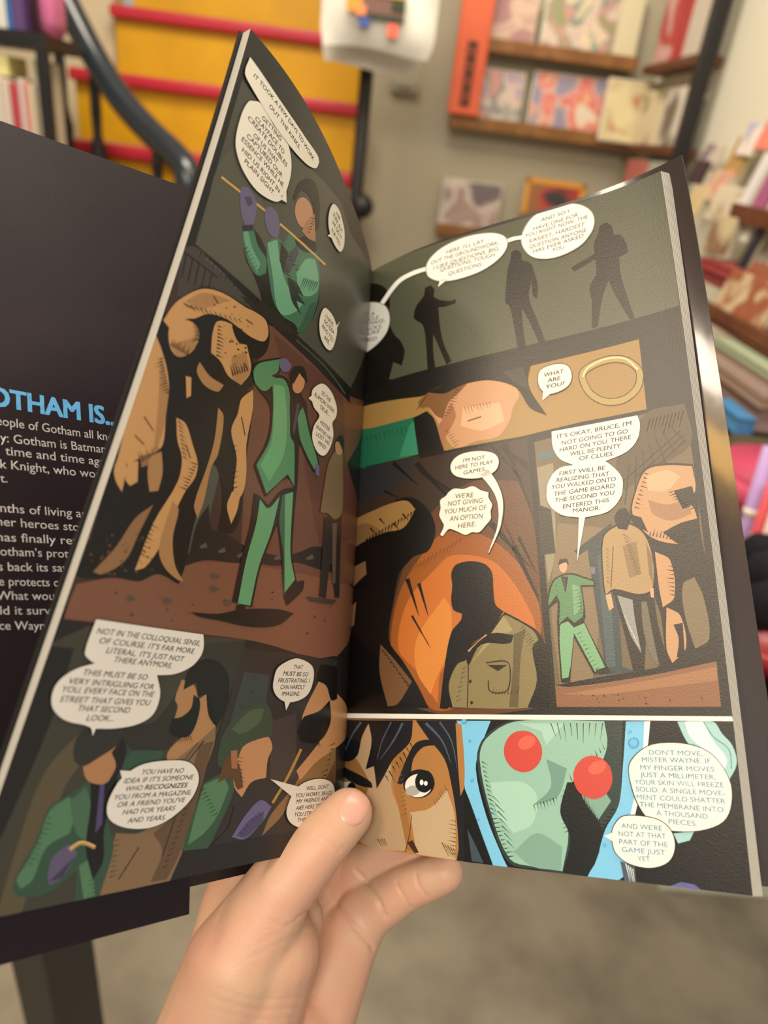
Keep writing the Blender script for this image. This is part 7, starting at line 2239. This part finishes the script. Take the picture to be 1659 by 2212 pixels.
(2, (43,38,33), [11601, 13922, 13609, 13949, 173], 0, 1, 'REALIZING THAT'),
(2, (43,38,33), [11411, 13662, 13814, 13714, 173], 0, 1, 'YOU WALKED ONTO'),
(2, (43,38,33), [11477, 13373, 13764, 13459, 173], 0, 1, 'THE GAME BOARD'),
(2, (43,38,33), [11508, 13110, 13724, 13189, 173], 0, 1, 'THE SECOND YOU'),
(2, (43,38,33), [11769, 12827, 13501, 12917, 173], 0, 1, 'ENTERED THIS'),
(2, (43,38,33), [12129, 12631, 13143, 12639, 173], 0, 1, 'MANOR.'),
]),
('R', 'speech_balloon', 'large balloon with pale blue writing in the bottom strip', [
(1, (28,25,23), [1473,429,1410,415,1359,374,1344,332,1356,257,1382,203,1419,173,1463,158,1550,165,1620,196,1650,252,1651,322,1612,392,1551,424]),
(1, (236,231,217), [1473,426,1411,413,1361,372,1346,331,1359,258,1384,205,1420,176,1464,160,1549,167,1619,198,1648,253,1649,322,1610,391,1550,421]),
(2, (111,178,214), [14142, 3954, 15779, 3973, 153], 0, 0, "DON'T MOVE,"),
(2, (111,178,214), [13899, 3714, 16005, 3757, 153], 0, 0, 'MISTER WAYNE. IF'),
(2, (111,178,214), [13830, 3464, 16095, 3508, 153], 0, 0, 'MY FINGER MOVES'),
(2, (111,178,214), [13814, 3241, 16111, 3273, 153], 0, 0, 'JUST A MILLIMETER,'),
(2, (111,178,214), [13616, 3002, 16314, 3051, 153], 0, 0, 'YOUR SKIN WILL FREEZE'),
(2, (111,178,214), [13641, 2784, 16325, 2806, 153], 0, 0, 'SOLID. A SINGLE MOVE-'),
(2, (111,178,214), [13649, 2542, 16318, 2578, 153], 0, 0, 'MENT COULD SHATTER'),
(2, (111,178,214), [13732, 2324, 16239, 2322, 153], 0, 0, 'THE MEMBRANE INTO'),
(2, (111,178,214), [14229, 2103, 15766, 2098, 153], 0, 0, 'A THOUSAND'),
(2, (111,178,214), [14585, 1873, 15439, 1862, 153], 0, 0, 'PIECES.'),
]),
('R', 'speech_balloon', 'smaller balloon with pale blue writing in the bottom strip', [
(1, (28,25,23), [1319,194,1287,163,1276,130,1278,109,1288,77,1328,50,1393,44,1450,67,1473,111,1468,157,1437,187,1387,198]),
(1, (236,231,217), [1321,192,1289,162,1278,130,1280,109,1290,78,1329,52,1393,46,1448,68,1471,111,1465,156,1435,185,1386,195]),
(0, (236,231,217), [1284,141,1254,127,1283,112]),
(2, (111,178,214), [13108, 1632, 14369, 1646, 153], 0, 0, "AND WE'RE"),
(2, (111,178,214), [13011, 1387, 14470, 1424, 153], 0, 0, 'NOT AT THAT'),
(2, (111,178,214), [13011, 1151, 14507, 1179, 153], 0, 0, 'PART OF THE'),
(2, (111,178,214), [13081, 924, 14418, 944, 153], 0, 0, 'GAME JUST'),
(2, (111,178,214), [13557, 696, 13983, 723, 153], 0, 0, 'YET.'),
]),
('F', 'printed_text', 'white and blue printed text', [
(2, (95,166,216), [1405, 14757, 6268, 15240, 683], 2, 0, 'GOTHAM IS...'),
(2, (217,210,204), [2122, 13993, 6365, 14472, 321], 0, 0, 'people of Gotham all know'),
(2, (217,210,204), [2455, 13453, 5922, 13940, 317], 0, 0, 'y: Gotham is Batman.'),
(2, (217,210,204), [2630, 13038, 5892, 13461, 314], 0, 0, 'time and time agai'),
(2, (217,210,204), [2511, 12553, 6008, 12997, 310], 0, 0, 'k Knight, who would'),
(2, (217,210,204), [2540, 12072, 2741, 12105, 294], 0, 0, 't.'),
(2, (217,210,204), [2599, 11099, 5291, 11443, 296], 0, 0, 'nths of living an'),
(2, (217,210,204), [2521, 10645, 5498, 10985, 293], 0, 0, 'her heroes stood'),
(2, (217,210,204), [2550, 10152, 5208, 10483, 288], 0, 0, 'has finally retu'),
(2, (217,210,204), [2682, 9713, 5090, 10014, 285], 0, 0, 'otham’s protec'),
(2, (217,210,204), [2657, 9230, 5035, 9538, 281], 0, 0, 's back its savio'),
(2, (217,210,204), [2697, 8778, 4655, 9003, 276], 0, 0, 'e protects co'),
(2, (217,210,204), [2657, 8340, 4645, 8566, 273], 0, 0, 'What would'),
(2, (217,210,204), [2785, 7904, 4535, 8094, 270], 0, 0, 'ld it surviv'),
(2, (217,210,204), [2606, 7438, 4299, 7591, 265], 0, 0, 'uce Wayne'),
]),
]
nb = 0
for S, kind, label, items in ART:
    nb = 0.03 * ((nb / 0.03 + 1) % 3)
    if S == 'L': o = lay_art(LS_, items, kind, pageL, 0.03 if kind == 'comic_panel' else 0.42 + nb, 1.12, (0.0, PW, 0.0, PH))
    elif S == 'R': o = lay_art(RS_, items, kind, pageR, 0.03 if kind == 'comic_panel' else 0.42 + nb, 1.0, (0.0, PW, 0.0, PH))
    else: o = lay_art(FS_, items, kind, flap, 0.03, 1.0, (0.0, FLAP_W, VB, VT))
    o['label'] = label

# ------------------------------------------------------------------ the hand
def cp(px, py, d):
    """A point at d millimetres in front of the lens plane behind pixel (px, py)."""
    return at(px, py, D=d * 0.001)

def capsule(bm, a, b, ra, rb, n=18, m=6):
    ax = (b - a); L = ax.length; z = ax.normalized() if L > 1e-6 else Vector((0, 0, 1))
    x = z.orthogonal().normalized(); y = z.cross(x)
    rings = []
    for k in range(m + 1):
        t = -math.pi / 2 + (math.pi / 2) * k / m
        rings.append((a + z * (ra * math.sin(t)), max(ra * math.cos(t), 1e-5)))
    for k in range(m + 1):
        t = (math.pi / 2) * k / m
        rings.append((b + z * (rb * math.sin(t)), max(rb * math.cos(t), 1e-5)))
    prev = None
    for c, r in rings:
        cur = [bm.verts.new(c + (x * math.cos(2 * math.pi * i / n) + y * math.sin(2 * math.pi * i / n)) * r) for i in range(n)]
        if prev:
            for i in range(n): bm.faces.new((prev[i], prev[(i + 1) % n], cur[(i + 1) % n], cur[i]))
        else: bm.faces.new(cur[::-1])
        prev = cur
    bm.faces.new(prev)

CHAINS = [
    # thumb
    [(452, 2250, 262, 21), (508, 2080, 258, 18.5), (600, 1925, 262, 13.4), (694, 1818, 268, 10.8), (752, 1757, 274.5, 9.7)],
    # ball of the thumb
    [(520, 2180, 266, 24), (575, 2060, 266, 20), (640, 1985, 280, 11)],
    # palm to each knuckle
    [(478, 2220, 272, 22), (486, 2084, 282, 16), (510, 1955, 297, 14.5), (522, 1890, 308, 12.5), (530, 1880, 318, 10.5)],
    [(560, 2230, 284, 20), (600, 1960, 310, 13), (620, 1890, 322, 10.5)],
    [(620, 2220, 286, 20), (690, 2000, 308, 13), (715, 1925, 318, 10.5)],
    [(660, 2220, 284, 19), (745, 2040, 298, 14), (786, 1975, 302, 11.5)],
    # index, middle, ring behind the covers
    [(530, 1880, 318, 10.5), (640, 1760, 340, 9.2), (740, 1680, 340, 8.4), (800, 1630, 332, 7.6)],
    [(620, 1890, 322, 10.5), (740, 1790, 338, 9.2), (850, 1715, 326, 8.6), (905, 1680, 318, 7.8)],
    [(715, 1925, 318, 10.5), (800, 1860, 312, 9.2), (890, 1800, 305, 8.6), (950, 1770, 298, 7.8)],
    # little finger along the foot of the book
    [(786, 1975, 302, 11.5), (815, 1958, 300, 10.2), (872, 1920, 297, 9.2), (930, 1896, 293, 8.6), (962, 1886, 291, 7.6)],
    # wrist and forearm
    [(488, 2270, 268, 24), (420, 2500, 262, 27), (330, 2900, 255, 32)],
    [(600, 2270, 276, 25), (560, 2500, 272, 27), (500, 2900, 262, 32)],
]
CREASES = [
    ([(640, 1985), (672, 1962), (705, 1935), (735, 1898)], 0.6, 0.45),
    ([(712, 1935), (745, 1975), (790, 2030), (806, 2050)], 0.8, 0.9),
    ([(768, 1880), (785, 1898), (815, 1940), (832, 1980)], 0.8, 1.0),
    ([(856, 1905), (868, 1930), (888, 1962)], 0.6, 0.6),
    ([(898, 1888), (905, 1915), (925, 1938)], 0.6, 0.6),
    ([(686, 1800), (700, 1806), (720, 1822), (734, 1840)], 0.5, 0.55),
    ([(696, 1794), (712, 1801), (730, 1818), (744, 1834)], 0.45, 0.4),
    ([(676, 1808), (690, 1814), (712, 1832)], 0.4, 0.35),
    ([(560, 2040), (620, 2005), (690, 1990)], 0.6, 0.12),
    ([(540, 2070), (620, 2030), (700, 2010)], 0.6, 0.12),
    ([(590, 1990), (612, 2000), (640, 1990)], 0.5, 0.25),
    ([(470, 2135), (560, 2160), (680, 2150)], 0.6, 0.14),
    ([(455, 2155), (560, 2182), (690, 2170)], 0.6, 0.16),
    ([(450, 2178), (560, 2203), (690, 2190)], 0.6, 0.1),
]
NAIL = ((764, 1748), (782, 1717), (791, 1765))

bm = bmesh.new()
for ch in CHAINS:
    pts = [(cp(q[0], q[1], q[2]), q[3] * 0.001) for q in ch]
    for (a, ra), (b, rb) in zip(pts, pts[1:]): capsule(bm, a, b, ra, rb)
me = bpy.data.meshes.new('hand'); bm.to_mesh(me); bm.free()
tmp = bpy.data.objects.new('hand', me); col.objects.link(tmp)
rm = tmp.modifiers.new('remesh', 'REMESH'); rm.mode = 'VOXEL'; rm.voxel_size = 0.0009
sm = tmp.modifiers.new('smooth', 'SMOOTH'); sm.factor = 0.5; sm.iterations = 34
dg = bpy.context.evaluated_depsgraph_get(); dg.update()
hme = bpy.data.meshes.new_from_object(tmp.evaluated_get(dg))
bpy.data.objects.remove(tmp); bpy.data.meshes.remove(me)

# creases of the skin: shallow grooves along lines that lie on the surface
co = np.empty(len(hme.vertices) * 3); hme.vertices.foreach_get('co', co); co = co.reshape(-1, 3)
no = np.empty(len(hme.vertices) * 3); hme.vertices.foreach_get('normal', no); no = no.reshape(-1, 3)
tree = BVHTree.FromPolygons([tuple(v) for v in co], [list(p.vertices) for p in hme.polygons])
for pts, width, depth in CREASES:
    P = []
    for q in spline([cp(a, b, 200) for a, b in pts], 10):
        h = tree.ray_cast(EYE, (q - EYE).normalized())
        if h[0] is not None: P.append(h[0])
    if len(P) < 2: continue
    best = np.full(len(co), 1e9)
    for a, b in zip(P, P[1:]):
        a = np.array(a); ab = np.array(b) - a; L2 = ab @ ab + 1e-12
        t = np.clip(((co - a) @ ab) / L2, 0, 1)
        best = np.minimum(best, np.linalg.norm(co - a - t[:, None] * ab, axis=1))
    co = co - no * (depth * 0.001 * np.exp(-(best / (width * 0.001)) ** 2))[:, None]
hme.vertices.foreach_set('co', co.ravel())
hme.polygons.foreach_set('use_smooth', [True] * len(hme.polygons))
hme.update()
hand_base = cp(560, 2150, 275)
hme.transform(Matrix.Translation(-hand_base))

skin = bpy.data.materials.new('skin'); skin.use_nodes = True
nt = skin.node_tree; b = nt.nodes['Principled BSDF']
b.inputs['Roughness'].default_value = 0.48; b.inputs['Specular IOR Level'].default_value = 0.4
b.inputs['Subsurface Weight'].default_value = 0.12; b.inputs['Subsurface Radius'].default_value = (1.0, 0.36, 0.2); b.inputs['Subsurface Scale'].default_value = 0.004
tc = nt.nodes.new('ShaderNodeTexCoord')
n1 = nt.nodes.new('ShaderNodeTexNoise'); n1.inputs['Scale'].default_value = 38; n1.inputs['Detail'].default_value = 3
r1 = nt.nodes.new('ShaderNodeValToRGB')
r1.color_ramp.elements[0].position = 0.36; r1.color_ramp.elements[0].color = rgba((205, 164, 134))
r1.color_ramp.elements[1].position = 0.66; r1.color_ramp.elements[1].color = rgba((208, 153, 127))
n2 = nt.nodes.new('ShaderNodeTexVoronoi'); n2.inputs['Scale'].default_value = 900
bp = nt.nodes.new('ShaderNodeBump'); bp.inputs['Strength'].default_value = 0.12; bp.inputs['Distance'].default_value = 0.0004
nt.links.new(tc.outputs['Object'], n1.inputs['Vector']); nt.links.new(n1.outputs['Fac'], r1.inputs['Fac']); nt.links.new(r1.outputs['Color'], b.inputs['Base Color'])
nt.links.new(tc.outputs['Object'], n2.inputs['Vector']); nt.links.new(n2.outputs['Distance'], bp.inputs['Height']); nt.links.new(bp.outputs['Normal'], b.inputs['Normal'])
hme.materials.clear(); hme.materials.append(skin)
hand = bpy.data.objects.new('hand', hme); col.objects.link(hand); hand.location = hand_base
tag(hand, 'bare left hand holding the open comic book from below, thumb on its pages', 'hand')

# thumb nail: a thin curved plate seated on the thumb
tree = BVHTree.FromPolygons([tuple(v) for v in co], [list(p.vertices) for p in hme.polygons])
ctr = cp(*NAIL[0], 200); tipd = cp(*NAIL[1], 200)
V = []; F = []; nu, nw = 10, 12
cx, cy = NAIL[0]; ux, uy = NAIL[1][0] - cx, NAIL[1][1] - cy; wx, wy = NAIL[2][0] - cx, NAIL[2][1] - cy
top = []
for j in range(nw + 1):
    for i in range(nu + 1):
        a = -1 + 2 * i / nu; c_ = -1 + 2 * j / nw
        s_ = (1 - 0.35 * abs(c_) ** 3) if c_ < 0 else (1 - 0.28 * c_ ** 4)
        d_ = (1 - 0.22 * a * a)
        px = cx + ux * c_ * d_ + wx * a * s_; py = cy + uy * c_ * d_ + wy * a * s_
        q = cp(px, py, 200); h = tree.ray_cast(EYE, (q - EYE).normalized())
        if h[0] is None: h = (ctr, Vector((0, -1, 0)))
        rim = max(abs(a), abs(c_)) > 0.99
        top.append((h[0] + h[1] * (0.00002 if rim and c_ < .9 else 0.00045)))
n1_ = len(top)
V = [p - hand_base for p in top] + [p - hand_base - (EYE - p).normalized() * 0.0006 for p in top]
for j in range(nw):
    for i in range(nu):
        q = j * (nu + 1) + i
        F.append([q, q + 1, q + nu + 2, q + nu + 1]); F.append([n1_ + q, n1_ + q + nu + 1, n1_ + q + nu + 2, n1_ + q + 1])
nail = mesh_obj('thumb_nail', V, F, mat('nail', (214, 162, 142), 0.3, 0.5), hand, None, True)
nail['label'] = 'pink thumb nail'
